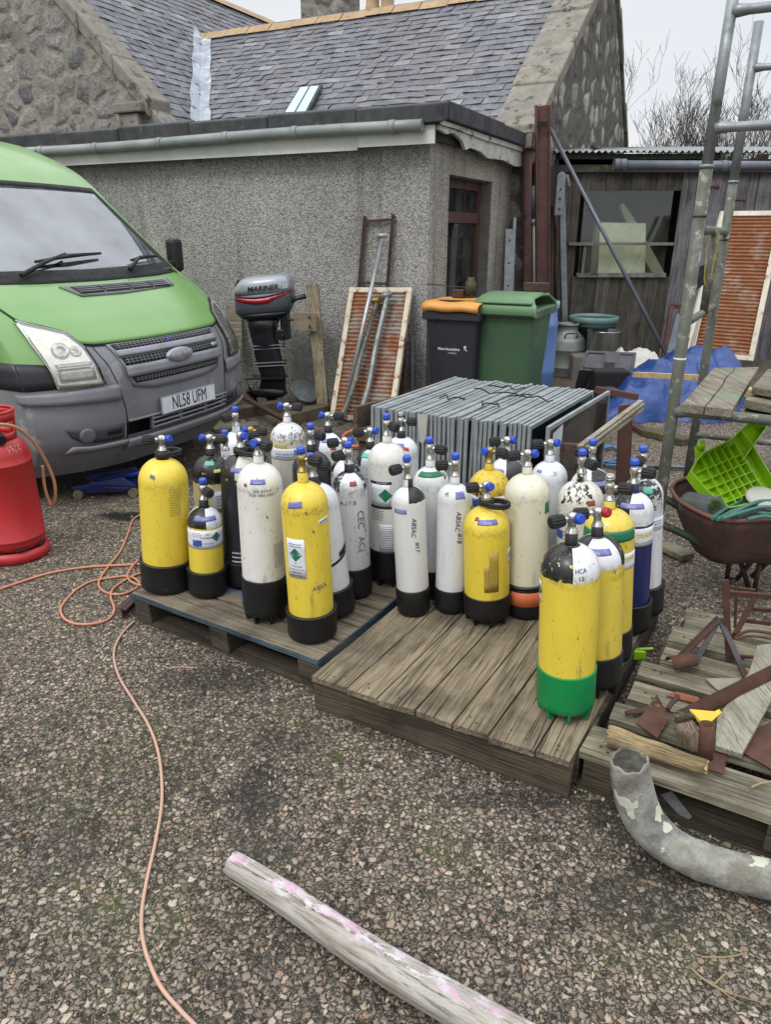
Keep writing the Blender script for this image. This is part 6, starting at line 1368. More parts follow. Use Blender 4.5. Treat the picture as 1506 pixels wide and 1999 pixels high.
# ---- rusty corrugated radiator panels
def rustpanel(name, tl, tr, br, bl, label, ribs, mcore, medge, ew=.05, depth=.05):
    t = thing(name, label, 'radiator panel', (bl + br) / 2)
    ex = (tr - tl).normalized(); ey = (tl - bl).normalized(); nn = ex.cross(ey).normalized()
    if nn.dot(Vector((0, 0, 1.6)) - bl) < 0: nn = -nn
    W0, W1, H_ = (tr - tl).length, (br - bl).length, (tl - bl).length
    def q(u, v, d=0): return lerp(lerp(bl, br, u), lerp(tl, tr, u), v) + nn * d
    mb = MB(); nv = ribs * 6; eu = ew / W0; ev = ew / H_
    rows = [[q(lerp(eu, 1 - eu, j / 12), lerp(ev, 1 - ev, i / nv), .012 * math.sin(i / 6 * 2 * math.pi)) for j in range(13)] for i in range(nv + 1)]
    mb.grid(rows); mb.build('ribbed_sheet', mcore, t, solid=.003)
    for (u0, v0, u1, v1) in ((0, 0, 1, ev), (0, 1 - ev, 1, 1), (0, ev, eu, 1 - ev), (1 - eu, ev, 1, 1 - ev)):
        mb = MB(); mb.prism([q(u0, v0, -depth / 2), q(u1, v0, -depth / 2), q(u1, v1, -depth / 2), q(u0, v1, -depth / 2)], nn * (depth / 2 + .016)); mb.build('edge_strip', medge, t, bevel=.005)
    return t, q
def rustsheet(name, base, amt, seed):
    n = NM(name); co = n.mapping((1, 1, 1), loc=(seed, seed, seed))
    c = n.mix(n.ramp(n.noise(4, 6, .7, co=co), [(amt, 0), (amt + .14, 1)]), base, rgb(140, 94, 66))
    c = n.mix(n.ramp(n.noise(11, 6, .7, co=co), [(.5, 0), (.7, .85)]), c, rgb(118, 72, 50)); c = n.mix(n.ramp(n.noise(18, 5, .7, co=n.mapping((1, 1, .2), loc=(seed, 0, 0))), [(.60, 0), (.7, .6)]), c, rgb(178, 138, 106))
    return n.fin(c, .85, .05, n.bump(n.noise(60, 4), .3, .003), spec=.3)
M['sheetL'] = rustsheet('rust_streaked_grey_sheet', rgb(150, 146, 140), .41, 2.3); M['sheetR'] = rustsheet('heavily_rusted_sheet', rgb(160, 146, 134), .33, 7.1)
M['edge_paint'] = wmat('flaking_cream_enamel', rgb(196, 188, 168), rgb(172, 160, 138), 6, .55, 0, .2, c3=rgb(128, 82, 54), t3=.56, s3=12)
tl = onV(684, 562, -.06); tr = onV(806, 562, -.06); bl = P(644, 818, 0.0); wv_ = (tr - tl); br = bl + wv_ * 1.0
rustpanel('rusty_radiator_panel', tl, tr, br, bl, 'rust streaked ribbed radiator panel leaning on the grey wall behind the tubes', 30, M['sheetL'], M['edge_paint'], .05)
# tubes leaning on it
def pole(pts, r, label, mat, nm='leaning_tube', group='tubes leaning on the left rusty panel'):
    mb = MB(); mb.tube(pts, r, 12); return mb, nm
def onwall(px, py, v=-.12): return onV(px, py, v)
t1 = thing('leaning_tube', 'longest leaning tube, silver with a cross head, reaching above the rusty panel', 'metal tube', P(668, 822, .0), 'tubes leaning on the left rusty panel')
mb = MB(); a, b = P(668, 820, .02), onwall(747, 466, -.14); mb.tube([a, b], .018, 12); mb.build('tube', M['alu'], t1)
mb = MB(); c = onwall(747, 461, -.14); mb.tube([c - Vector((.045, 0, .0)), c + Vector((.045, 0, .01))], .022, 12); mb.build('tube_head', M['alu'], t1)
for (q0, q1, q2, lab) in (((662, 826), (690, 745), (737, 588), 'bent greenish tube with a brass end, left one of the pair on the rusty panel'), ((697, 826), (712, 765), (757, 578), 'bent grey tube, right one of the pair on the rusty panel')):
    t1 = thing('leaning_tube', lab, 'metal tube', P(q0[0], q0[1], 0), 'tubes leaning on the left rusty panel')
    a, b = P(q0[0], q0[1], .02), onwall(q2[0], q2[1], -.20); m_ = lerp(a, b, .28) + Vector((.025, 0, .0))
    mb = MB(); mb.tube(catmull([a, m_, lerp(a, b, .6) + Vector((.005, 0, 0)), b], 6), .024, 12); mb.build('tube', M['galv_old'] if 'greenish' in lab else M['galv'], t1)
    mb = MB(); mb.tube([b + Vector((-.055, 0, -.005)), b + Vector((.035, 0, .02))], .030, 12); mb.build('tube_head', M['brass'] if 'brass' in lab else M['galv'], t1)
# rusty ladder frame against the wall
lf_ = thing('rusty_ladder', 'narrow rusty ladder frame standing on the wall above the rusty panel', 'ladder', onV(735, 700, -.05) * 1)
A0, A1, B0, B1 = onV(694, 640, -.05), onV(713, 422, -.03), onV(750, 640, -.05), onV(768, 418, -.03)
for a, b in ((A0, A1), (B0, B1)): mb = MB(); mb.beam(a, b, .03, .035, up=Vector((0, 1, 0))); mb.build('side_rail', M['rust_dark'], lf_)
for (k0, k1) in ((.955, .955), (.42, .40), (.36, .35)): mb = MB(); mb.beam(lerp(A0, A1, k0), lerp(B0, B1, k1), .02, .022); mb.build('rung', M['rust_dark'], lf_)
bm(810, 575, 808, 760, .5, .03, .03, 'wall_bar', M['rust_dark'], 'thin dark bar standing between the rusty panel and the black bin', 'bar') if False else None
a, b = onV(783, 790, -.06), onV(790, 590, -.06); a.z = .0; mb = MB(); mb.beam(a, b, .05, .02, up=Vector((0, 1, 0))); tag(mb.build('upright_strip', M['red_oxide']), 'dark red upright strip on the wall between the rusty panel and the black bin', 'bar')
a, b = onV(806, 790, -.05), onV(806, 655, -.05); a.z = 0; mb = MB(); mb.beam(a, b, .03, .03, up=Vector((0, 1, 0))); tag(mb.build('upright_strip', M['galv']), 'short grey upright strip just left of the black bin', 'bar')
# ================================================================ BACK OF THE YARD
# frame of the yard along the buildings: A_ runs right along the wall, V away
A_ = -U
rotA = Quaternion((0, 0, 1), math.atan2(A_.y, A_.x))
# ---- wheelie bins (front faces look down the yard)
def wheelie(name, label, front, w, d, h, body, lidm, lid='shut', group='wheelie bins by the window'):
    t = thing(name, label, 'wheelie bin', front, group, rotA)
    n_ = 8; rows = []
    for i in range(n_ + 1):
        z = lerp(.06, h, i / n_); k_ = lerp(.80, 1.0, i / n_); hw = w / 2 * k_; hd = d / 2 * lerp(.78, 1, i / n_); row = []
        for (sx, sy) in ((-1, -1), (1, -1), (1, 1), (-1, 1)):
            for a in (0, .5, 1.): 
                c_ = Vector((sx * (hw - .035), d / 2 + sy * (hd - .035), z)); a0 = {(-1, -1): math.pi, (1, -1): -math.pi / 2, (1, 1): 0, (-1, 1): math.pi / 2}[(sx, sy)]
                an = a0 + a * math.pi / 2; row.append(c_ + Vector((math.cos(an), math.sin(an), 0)) * .035)
        rows.append(row)
    mb = MB(); mb.grid(rows, close=True); mb.f.append(list(reversed(range(12)))); mb.mi.append(0); mb.sm.append(False); mb.build('bin_body', body, t, local=True)
    mb = MB(); mb.box((0, d / 2, h - .035), (w + .05, d + .05, .07)); mb.build('bin_rim', body, t, local=True, bevel=.012)
    mb = MB()
    for sx in (-.32, -.12, .08, .28): mb.box((sx * w, .012, h - .085), (.012, .03, .035))
    mb.build('rim_gussets', body, t, local=True)
    for s_ in (-1, 1):
        mb = MB(); mb.tube([Vector((s_ * (w / 2 - .07) - .03, d - .02, .10)), Vector((s_ * (w / 2 - .07) + .03, d - .02, .10))], .10, 20); mb.build('wheel', M['black_rubber'], t, local=True)
    return t
M['bin_green'] = wmat('sun_bleached_green_bin', rgb(62, 92, 66), rgb(54, 82, 58), 3, .5, bump=.05, c3=rgb(84, 108, 80), t3=.62)
M['bin_green_lid'] = wmat('paler_green_lid', rgb(92, 124, 88), rgb(80, 112, 78), 3, .5, bump=.05)
M['bin_black'] = wmat('dark_charcoal_bin', rgb(40, 41, 50), rgb(34, 35, 42), 3, .5, bump=.05); M['bin_orange'] = wmat('orange_bin_lid', rgb(206, 146, 68), rgb(190, 132, 62), 4, .5, bump=.05)
gb_c = PY(868, 620, 6.18); gb_c.z = 0
bb = wheelie('wheelie_bin', 'charcoal wheelie bin with an orange lid under the brown window', PY(880, 650, 6.22).xy.to_3d(), .47, .54, .965, M['bin_black'], M['bin_orange'])
mb = MB(); rows = []
for j in range(11):
    x = -.24 + .048 * j; rows.append([Vector((x * 1.04, y, .972 + zz + .005 * math.sin(j * 1.1))) for y, zz in ((-.04, 0), (-.045, .035), (-.02, .060), (.06, .070), (.26, .066), (.42, .070), (.56, .04))])
mb.grid(rows); ld = mb.build('bin_lid', M['bin_orange'], bb, local=True, solid=.012, off=0)
mb = MB(); mb.box((-.03, .10, 1.045), (.30, .10, .012)); part(mb.build('lid_hollow', M['bin_black'], ld, local=True), 'dark hollow in the orange lid')
mb = MB(); flat_text(mb, 'Aberdeenshire', (-.02, .0175, .655), (1, 0, 0), (0, -.066, 1), .034, bold=.0006); flat_text(mb, 'COUNCIL', (.015, .0195, .622), (1, 0, 0), (0, -.066, 1), .018); mb.build('bin_print', M['white_label'], bb, local=True, solid=.0005)
mb = MB(); mb.prism([Vector((.105, .0235, .640)), Vector((.12, .0235, .640)), Vector((.13, .021, .668)), Vector((.14, .0235, .640)), Vector((.155, .0235, .640)), Vector((.14, .020, .690)), Vector((.12, .020, .690))], (0, -.002, 0)); mb.build('bin_mark', M['white_label'], bb, local=True)
mb = MB(); mb.tube([Vector((-.12, .060, .30)), Vector((-.12, .050, .42)), Vector((-.10, .045, .44)), Vector((.06, .045, .44)), Vector((.08, .050, .42)), Vector((.08, .060, .30))], .006, 6); mb.build('moulded_ridge', M['bin_black'], bb, local=True)
gbin = wheelie('wheelie_bin', 'large green wheelie bin with a shut green lid beside the charcoal bin', PY(980, 650, 6.14).xy.to_3d(), .545, .58, 1.0, M['bin_green'], M['bin_green_lid'])
mb = MB(); rows = []
for i, (y, z, g_) in enumerate([(-.07, .955, 0), (-.075, 1.0, 0), (-.06, 1.03, -.005), (.0, 1.045, -.015), (.03, 1.075, -.04), (.10, 1.10, -.06), (.40, 1.115, -.06), (.66, 1.10, -.05), (.74, 1.05, -.01), (.76, 1.0, 0)]):
    rows.append([Vector(((.30 + g_) * s_, y * .84, z + (-.02 if abs(s_) == 1 else 0))) for s_ in (-1, -.9, -.5, 0, .5, .9, 1)])
mb.grid(rows); mb.build('bin_lid', M['bin_green_lid'], gbin, local=True, solid=.02, off=-1, bevel=.004)
mb = MB(); mb.box((0, -.03, 1.052), (.50, .05, .018)); mb.build('lid_handle', M['bin_green_lid'], gbin, local=True, bevel=.006)
# bits on the lids
c = bb.location + A_ * .02 + V * .12; 
mb = MB(); mb.box(c + Vector((0, 0, 1.105)), (.10, .08, .07), rotA.to_matrix()); tag(mb.build('rusty_box', M['rust'], bevel=.008), 'small rusty box lying on the orange bin lid', 'box')
mb = MB(); c2 = c + A_ * .10 + Vector((0, 0, 1.10)); mb.lathe([(.045, 0), (.045, .10), (.03, .12), (.03, .14)], 16, o=c2); mb.beam(c2 + Vector((-.38, -.03, .09)), c2 + Vector((-.03, 0, .06)), .008, .008); tag(mb.build('old_machine_part', wmat('greasy_green_metal', rgb(82, 78, 50), rgb(54, 50, 40), 20, .6, .3, .3)), 'greasy round machine part on the orange bin lid', 'machine part')
mb = MB(); c3 = gbin.location + A_ * .14 + V * .46 + Vector((0, 0, 1.15)); mb.box(c3, (.20, .10, .07), rotA.to_matrix()); tag(mb.build('rusty_block', M['rust_dark'], bevel=.006), 'mossy brown block lying on the back of the green bin lid', 'block')
# blue barrel behind
bc = PY(1040, 640, 7.15); bc.z = 0
br_ = thing('blue_barrel', 'tall blue plastic barrel half hidden behind the green bin', 'barrel', bc)
mb = MB(); mb.lathe([(.20, 0), (.235, .03), (.24, .3), (.247, .32), (.24, .34), (.24, .74), (.247, .76), (.24, .78), (.22, .93), (.17, .985), (.15, .99), (.15, .975), (.0, .975)], 36); mb.build('barrel_body', wmat('bleached_blue_plastic', rgb(96, 128, 178), rgb(82, 112, 164), 3, .5, bump=.05), br_, local=True)
mb = MB(); mb.lathe([(.225, .90), (.245, .92), (.245, .97), (.225, .985)], 36, cap=False); mb.build('barrel_collar', wmat('pale_blue_collar', rgb(140, 160, 172), rgb(120, 142, 156), 5, .5), br_, local=True)
# churn
mc = P(1110, 738, 0) + Vector((0, .22, 0)); ch = thing('milk_churn', 'dented grey aluminium milk churn in front of the green tub', 'milk churn', mc)
mb = MB(); mb.lathe([(.215, 0), (.22, .015), (.22, .10), (.226, .108), (.22, .116), (.22, .30), (.226, .308), (.22, .316), (.215, .40), (.20, .43), (.13, .50), (.118, .52), (.118, .575), (.128, .58), (.128, .60), (.105, .60), (.10, .56), (0, .55)], 40); mb.build('churn_body', wmat('dull_mossy_aluminium', rgb(134, 140, 136), rgb(110, 116, 110), 6, .55, .5, .3, 20, c3=rgb(98, 96, 70), t3=.6, s3=7), ch, local=True)
mb = MB(); mb.tube(catmull([Vector((-.07, -.165, .46)), Vector((-.07, -.20, .48)), Vector((-.05, -.205, .505)), Vector((.05, -.205, .505)), Vector((.07, -.20, .48)), Vector((.07, -.165, .46))], 4), .009, 8); mb.build('churn_handle', M['rust_dark'], ch, local=True)
# green tub
tb = PY(1158, 640, 8.75); tb.z = 0; tub = thing('plastic_tub', 'big dark green plastic tub with a pale rim under the shed window', 'tub', tb)
zt_ = PY(1158, 618, 8.75).z; rt = 47 / FOC * (8.75 * _c + .8 * _s)
mb = MB(); mb.lathe([(rt * .80, 0), (rt * .90, zt_ - .12), (rt * .96, zt_ - .02), (rt * .93, zt_ - .02), (rt * .86, .3), (0, .3)], 40, cap=False); mb.build('tub_body', wmat('dark_green_plastic', rgb(44, 66, 64), rgb(36, 54, 54), 5, .5), tub, local=True)
mb = MB(); mb.lathe([(rt * .93, zt_ - .06), (rt * 1.0, zt_ - .05), (rt * 1.02, zt_), (rt * .95, zt_ + .01), (rt * .93, zt_ - .02)], 40, cap=False); mb.build('tub_rim', wmat('faded_green_rim', rgb(104, 136, 130), rgb(84, 114, 110), 5, .5), tub, local=True)
mb = MB(); mb.lathe([(rt * .9, zt_ - .09), (.001, zt_ - .085)], 30, cap=False); mb.build('tub_contents', wmat('rusty_water', rgb(92, 64, 48), rgb(66, 48, 40), 8, .5), tub, local=True)
# slab and pot
sb = PY(1160, 688, 8.3); tag(MB().box((sb.x + .06, 8.4, sb.z / 2 - .02), (.62, .4, sb.z)).build('grey_stand_block', wmat('grey_stone_block', rgb(112, 108, 104), rgb(88, 84, 82), 6, .9, bump=.4), bevel=.02), 'low grey block carrying the steel pot beside the churn', 'block')
pc = PY(1184, 678, 8.25); pr_r = 34 / FOC * (8.25 * _c + .9 * _s)
pot = thing('steel_pot', 'shiny stainless steel pot standing on the grey block before the tub', 'pot', (pc.x, 8.35, sb.z - .02))
mb = MB(); mb.lathe([(pr_r * .9, 0), (pr_r, .02), (pr_r, .25), (pr_r * 1.04, .255), (pr_r * 1.04, .262), (pr_r * .97, .262), (pr_r * .96, .03), (0, .03)], 36, cap=False); mb.build('pot_body', M['steel'], pot, local=True)
# black crate on a barrow axle
ct = thing('black_crate', 'black plastic crate tipped up to show its ribbed base, behind the glass panels', 'crate', PY(1188, 735, 7.1))
q0 = [PY(1146, 684, 7.25), PY(1244, 688, 7.25), PY(1238, 730, 6.95), PY(1133, 722, 6.95)]
nn_ = (q0[1] - q0[0]).cross(q0[3] - q0[0]).normalized(); nn_ = nn_ if nn_.y < 0 else -nn_
M['crate'] = wmat('black_crate_plastic', rgb(50, 48, 54), rgb(40, 38, 44), 5, .5, bump=.05)
mb = MB(); mb.prism(q0, nn_ * -.03); mb.build('crate_base', M['crate'], ct)
mb = MB(); back = [p - nn_ * .26 + Vector((0, 0, -.02)) for p in q0]
for i in range(4): mb.prism([q0[i] - nn_ * .031, q0[(i + 1) % 4] - nn_ * .031, back[(i + 1) % 4], back[i]], (0, .004, 0))
mb.build('crate_side', M['crate'], ct, solid=.004)
mb = MB()
def cq(u, v): return lerp(lerp(q0[3], q0[2], u), lerp(q0[0], q0[1], u), v)
for (u0, u1) in ((.04, .38), (.66, .96)):
    for v0 in (.10, .86): mb.beam(cq(u0, v0) + nn_ * .004, cq(u1, v0) + nn_ * .004, .012, .012)
    for uu in (u0, u1): mb.beam(cq(uu, .10) + nn_ * .004, cq(uu, .86) + nn_ * .004, .012, .012)
for i in range(17): mb.beam(cq(.02 + i * .06, -.02) + nn_ * .002, cq(.02 + i * .06, .04) + nn_ * .002, .006, .012)
mb.build('base_ribs', M['crate'], ct)
mb = MB(); mb.prism([cq(.41, .10) + nn_ * .001, cq(.62, .10) + nn_ * .001, cq(.62, .45) + nn_ * .001, cq(.41, .45) + nn_ * .001], nn_ * .003); mb.build('handhold', M['vinyl_dark'], ct)
# little trailer behind the rack
wc = P(1188, 813, 0) + Vector((0, .05, 0)); trl = thing('small_trailer', 'small trolley with a rubber tyre and brown bar, right behind the glass panel rack', 'trolley', wc)
qy = Matrix.Rotation(R(90), 3, 'Y').to_3x3() @ Matrix.Rotation(0, 3, 'X')
wr = .135
mz = Matrix.Rotation(R(90 - 20), 3, 'X'); mz = Matrix.Rotation(R(-25), 3, 'Z') @ Matrix.Rotation(R(90), 3, 'X')
mb = MB(); mb.lathe([(wr * .55, -.03), (wr * .88, -.042), (wr, -.02), (wr, .02), (wr * .88, .042), (wr * .55, .03)], 32, mat=mz, o=(0, 0, wr)); tw_ = mb.build('tyre', M['black_rubber'], trl, local=True)
mb = MB(); mb.lathe([(.001, .034), (.02, .036), (.03, .02), (wr * .5, .022), (wr * .56, .034)], 24, mat=mz, o=(0, 0, wr), cap=False); mb.build('rim', M['galv'], tw_, local=True)
mb = MB(); a, b = P(1165, 760, .33) - wc, P(1245, 775, .33) - wc; mb.beam(a, b, .04, .05); mb.build('brown_bar', M['red_oxide'], trl, local=True)
mb = MB(); a = PY(1150, 745, 7.0) - wc; mb.tube([a, a + Vector((.1, .2, .08))], .07, 14); mb.build('round_drum', M['galv'], trl, local=True)
mb = MB(); mb.box(Vector((.10, .42, .25)), (.34, .3, .22)); mb.build('dark_box', M['vinyl_dark'], trl, local=True, bevel=.02)
from mathutils import noise as mnoise
# cloth shapes
def cloth(name, pts, label, cat, mat, seed, base_y, hmap, amp=.03, fold=9):
    """draped sheet over a heap: rim outline on the ground, peaks inside"""
    rr = random.Random(seed); N = 110; x0 = min(p[0] for p in pts); x1 = max(p[0] for p in pts); y0 = min(p[1] for p in pts); y1 = max(p[1] for p in pts)
    rows = []
    for i in range(N + 1):
        row = []
        for j in range(N + 1):
            u, v = j / N, i / N; x = lerp(x0, x1, u); y = lerp(y0, y1, v); z = 0
            for (hx, hy, hh, sx, sy) in hmap:
                d = ((x - hx) / sx) ** 2 + ((y - hy) / sy) ** 2; z = max(z, hh * max(0, 1 - d) ** .55)
            w = (mnoise.ridged_multi_fractal(Vector((x * fold * .22 + seed, y * fold * .16, z * 1.5)), .9, 2.1, 4, 1., 2.) - 1.1) * amp * 1.1 - abs(math.sin(x * fold * .8 + 2 * math.sin(y * 3 + seed))) * amp * .8
            row.append(Vector((x + .5 * w, y + .3 * w, max(.004, z + w * min(1, z * 5)))))
        rows.append(row)
    mb = MB(); n = N + 1; mb.v = [p for r_ in rows for p in r_]
    for i in range(N):
        for j in range(N):
            ids = [i * n + j, i * n + j + 1, (i + 1) * n + j + 1, (i + 1) * n + j]
            if max(mb.v[k].z for k in ids) > .012: mb.f.append(ids); mb.mi.append(0); mb.sm.append(True)
    return tag(mb.build(name, mat), label, cat)
tarp = wmat('blue_tarpaulin', rgb(26, 62, 126), rgb(20, 48, 100), 7, .45, 0, .6, 22, c3=rgb(56, 90, 150), t3=.66, s3=12, bd=.01)
cloth('blue_tarp', [(1.95, 6.1), (3.9, 7.9)], 'crumpled blue tarpaulin heaped over something between the scaffold poles', 'tarpaulin', tarp, 3, 0, [(2.68, 6.85, .50, .50, .45), (3.05, 7.15, .55, .55, .42), (2.38, 6.62, .34, .42, .34), (3.36, 7.25, .50, .36, .34), (2.9, 6.6, .36, .42, .34), (2.2, 6.45, .18, .25, .2)], .065, 13)
cloth('white_sack', [(2.2, 7.2), (3.3, 8.6)], 'crumpled off white sack lying behind the black crate', 'sack', wmat('off_white_sack', rgb(186, 186, 178), rgb(160, 160, 152), 6, .7, 0, .3, 30, bd=.01), 9, 0, [(2.68, 7.8, .44, .36, .4), (2.85, 7.7, .34, .3, .3)], .075, 13)
mb = MB(); c = P(1232, 812, .02)
for (a, b) in (((1215, 822), (1300, 850)), ((1290, 822), (1340, 858))):
    pass
bm(1262, 842, 1345, 862, .03, .14, .05, 'sleeper_timber', M['sleeper'], 'short dark plank on the ground in front of the blue tarpaulin', 'timber')
bm(1232, 826, 1262, 845, .03, .08, .04, 'dark_rail', M['rust_dark'], 'dark metal rail on the ground at the tarpaulin edge', 'rail')
tag(MB().beam(P(1240, 731, .62), P(1462, 742, .75), .045, .035).build('timber_batten', wood('fresh_batten', rgb(178, 156, 116), rgb(196, 174, 132), rgb(140, 118, 84), 1, 0)), 'long pale batten lying level across the tarpaulin behind the thick scaffold pole', 'batten')
tag(MB().beam(PY(1410, 752, 4.15), PY(1500, 775, 3.9), .07, .045).build('timber_batten', wood('fresh_batten_end', rgb(178, 156, 116), rgb(196, 174, 132), rgb(140, 118, 84), 1, 0)), 'short pale batten end resting on the scaffold boards at the right edge', 'batten')

# ---- steel column, downpipes and ladder at the corner of the shed
col_b = PY(1060, 590, 8.5); col_b.z = 0; col_t = PY(1060, 206, 8.5)
mb = MB(); cb_ = PY(1060, 600, 8.5); cbt = (cb_ - col_t); cb_ = cb_ + cbt * (cb_.z / (col_t.z - cb_.z)); cb_.z = 0
for dx in (-.068, .068): mb.beam(cb_ + Vector((dx, 0, 0)), col_t + Vector((dx, 0, 0)), .012, .10, up=Vector((0, 1, 0)))
mb.beam(cb_, col_t, .124, .012, up=Vector((0, 1, 0)))
st = thing('steel_column', 'tall red oxide steel column standing above the corner between outbuilding and shed', 'steel column', (cb_.x, 8.5, 0)); mb.build('column', M['red_oxide'], st)
mb = MB(); mb.box((col_t.x, 8.44, col_t.z - .18), (.10, .008, .05)); mb.build('slot_plate', M['vinyl_dark'], st)
xb = PY(1029, 590, 8.62).x
tag(MB().tube([Vector((xb - .05, 8.62, 0)), PY(1029, 590, 8.62), PY(1030, 288, 8.62)], .050, 14).build('brown_downpipe', M['red_oxide']), 'brown cast downpipe from the rotten fascia end down behind the bins', 'downpipe')
dp = thing('grey_downpipe', 'dark grey plastic downpipe narrowing to a thin white waste pipe beside the steel column', 'downpipe', (PY(1045, 590, 8.66).x, 8.66, 0))
x1 = PY(1043, 430, 8.66); mb = MB(); mb.tube([PY(1041, 363, 8.66), PY(1043, 430, 8.66)], .036, 14); mb.build('pipe', M['dark_pipe'], dp)
mb = MB(); mb.tube([PY(1043, 430, 8.66), PY(1046, 585, 8.66), Vector((PY(1046, 585, 8.66).x, 8.66, .05))], .020, 12); mb.tube([PY(1043, 428, 8.66), PY(1043, 436, 8.66)], .041, 14); part(mb.build('waste_pipe', wmat('white_waste_pipe', rgb(190, 190, 186), rgb(170, 170, 166), 5, .4), dp), 'thin white lower pipe')
ld_ = thing('aluminium_ladder', 'aluminium ladder section standing at the end of the roughcast wall', 'ladder', (PY(1000, 585, 8.35).x, 8.35, 0))
a, b = PY(1003, 585, 8.3), PY(996, 447, 8.3); a.z = .0; a.x -= .04
mb = MB(); mb.beam(a, b, .09, .03, up=Vector((0, 1, 0))); mb.build('side_rail', M['alu'], ld_)
a2, b2 = a + Vector((.09, .28, 0)), b + Vector((.09, .28, .12)); mb = MB(); mb.beam(a2, b2, .03, .06, up=Vector((0, 1, 0))); mb.build('side_rail', M['alu'], ld_)
for k_ in range(7): t_ = .06 + k_ * .145; mb = MB(); mb.tube([lerp(a, b, t_), lerp(a2, b2, t_)], .016, 8); mb.build('rung', M['alu'], ld_)
mb = MB()
for k_ in range(7): c = lerp(a, b, .06 + k_ * .145) + Vector((0, -.017, 0)); mb.tube([c, c - Vector((0, .003, 0))], .010, 8)
mb.build('rung_holes', M['vinyl_dark'], ld_)
mb = MB(); uvbox(mb, -.275, -.235, 2.32, 3.3, 0, 2.30); tag(mb.build('dark_gap_sheet', plain('gap_shade_colour', rgb(40, 37, 35), .9)), 'added dark sheet standing in for the shade in the gap behind the ladder and downpipes', 'board')  # added sheet, coloured dark so the gap behind the pipes reads as shaded
# galvanised post with hook
gpx = PY(1100, 690, 9.1).x; gp_ = thing('galvanised_post', 'galvanised upright post with a hooked bracket on top, left of the shed window', 'post', (gpx, 9.1, 0))
mb = MB(); ga0, ga1 = PY(1104, 690, 9.1), PY(1097, 356, 9.1); ga0 = ga0 + (ga0 - ga1) * (ga0.z / (ga1.z - ga0.z)); mb.beam(ga0, ga1, .075, .06, up=Vector((0, 1, 0))); mb.build('post', M['galv'], gp_, bevel=.01)
c = PY(1096, 360, 9.03); mb = MB(); mb.box(c + Vector((0, 0, -.12)), (.10, .02, .42)); mb.lathe([(.05, -.012), (.05, .012)], 20, mat=Matrix.Rotation(R(90), 3, 'X'), o=c + Vector((0, 0, .08))); mb.beam(c + Vector((.06, 0, .10)), c + Vector((.10, 0, -.02)), .03, .03); mb.build('hook_bracket', M['galv'], gp_, bevel=.004)
for dz in (-.05, -.15, -.26): mb = MB(); cc = c + Vector((0, -.012, dz)); mb.tube([cc, cc - Vector((0, .008, 0))], .012, 8); mb.build('bolt', M['rust_dark'], gp_)
tag(MB().tube([PY(1086, 600, 9.35), PY(1085, 520, 9.35), PY(1087, 450, 9.35), PY(1082, 400, 9.35)], [.025, .02, .025, .03], 8).build('rusty_strap', M['rust']), 'ragged rusty strap hanging between the steel column and the galvanised post', 'strap')
a = PY(1074, 250, 9.2); b = PY(1302, 692, 8.3); tag(MB().tube([a, b], .022, 10).build('brace_pole', M['dark_pipe']), 'thin dark pole leaning diagonally across the shed window', 'pole')
# sheets leaning beside the right panel
tag(MB().prism([PY(1323, 612, 8.9), PY(1345, 612, 8.9), PY(1340, 695, 8.5), PY(1300, 700, 8.5)], (0, .02, 0)).build('blue_grey_sheet', wmat('blue_grey_sheet_metal', rgb(102, 108, 124), rgb(84, 90, 104), 4, .5, .2)), 'blue grey sheet leaning at the foot of the shed wall', 'sheet')
mb = MB(); a, b, c, d = PY(1296, 700, 8.8), PY(1312, 598, 9.1), PY(1352, 600, 9.1), PY(1350, 700, 8.8); mb.beam(a, b, .05, .04, up=Vector((0, 1, 0))); mb.beam(b, c, .04, .05); tag(mb.build('red_bed_rail', M['red_oxide']), 'dark red angle frame behind the blue grey sheet', 'angle frame')
tl = PY(1408, 413, 8.75); tr = PY(1512, 412, 8.45); bl = PY(1345, 694, 8.25); br = bl + (tr - tl) * 1.25
tr = tl + (tr - tl) * 1.2
rustpanel('rusty_radiator_panel', tl, tr, br, bl, 'tall heavily rusted ribbed radiator panel leaning on the shed at the right edge', 38, M['sheetR'], wmat('pale_flaking_edge', rgb(204, 198, 184), rgb(180, 170, 152), 6, .6, 0, .2, c3=rgb(128, 92, 66), t3=.60, s3=12), .055, .06)
t_ = MB(); a, b = PY(1412, 415, 8.6), PY(1338, 690, 8.1); t_.beam(a, b, .05, .04, up=Vector((0, 1, 0))); tag(t_.build('white_strip', wmat('rust_flecked_white_strip', rgb(206, 202, 190), rgb(184, 178, 164), 5, .55, c3=rgb(140, 104, 72), t3=.62)), 'separate white strip standing along the left side of the tall rusted panel', 'strip')

# ---- rack of framed glass panels
rack = thing('panel_rack', 'low brown timber rack with a front rail holding the standing glass panels', 'rack', P(900, 930, 0))
ra, rb = P(698, 846, .48), P(1133, 880, .48)
M['rack'] = wood('dark_brown_rail', rgb(84, 70, 60), rgb(104, 88, 74), rgb(50, 42, 36), 1, 0)
mb = MB(); mb.beam(ra, rb, .045, .075, jit=.002); mb.build('front_rail', M['rack'], rack)
FR0 = P(724, 795, .655) ; FR1 = P(1040, 832, .655)
rd = (FR1 - FR0).normalized(); pd = (P(902, 733, .655) - FR0); PL = 1.06; pd = Vector((pd.x, pd.y, 0)).normalized()
for (e, off) in ((ra, 0), (rb, 0)):
    mb = MB(); p = e + (rb - ra).normalized() * (.04 if e is ra else -.30); mb.box((p.x, p.y + .03, .24), (.06, .06, .44)); mb.build('leg', M['rack'], rack)
mb = MB(); mb.beam(ra + Vector((0, 0, .10)) - pd * .02, ra + pd * 1.1 + Vector((-.02, 0, .03)), .03, .13); mb.build('side_board', M['rack'], rack)
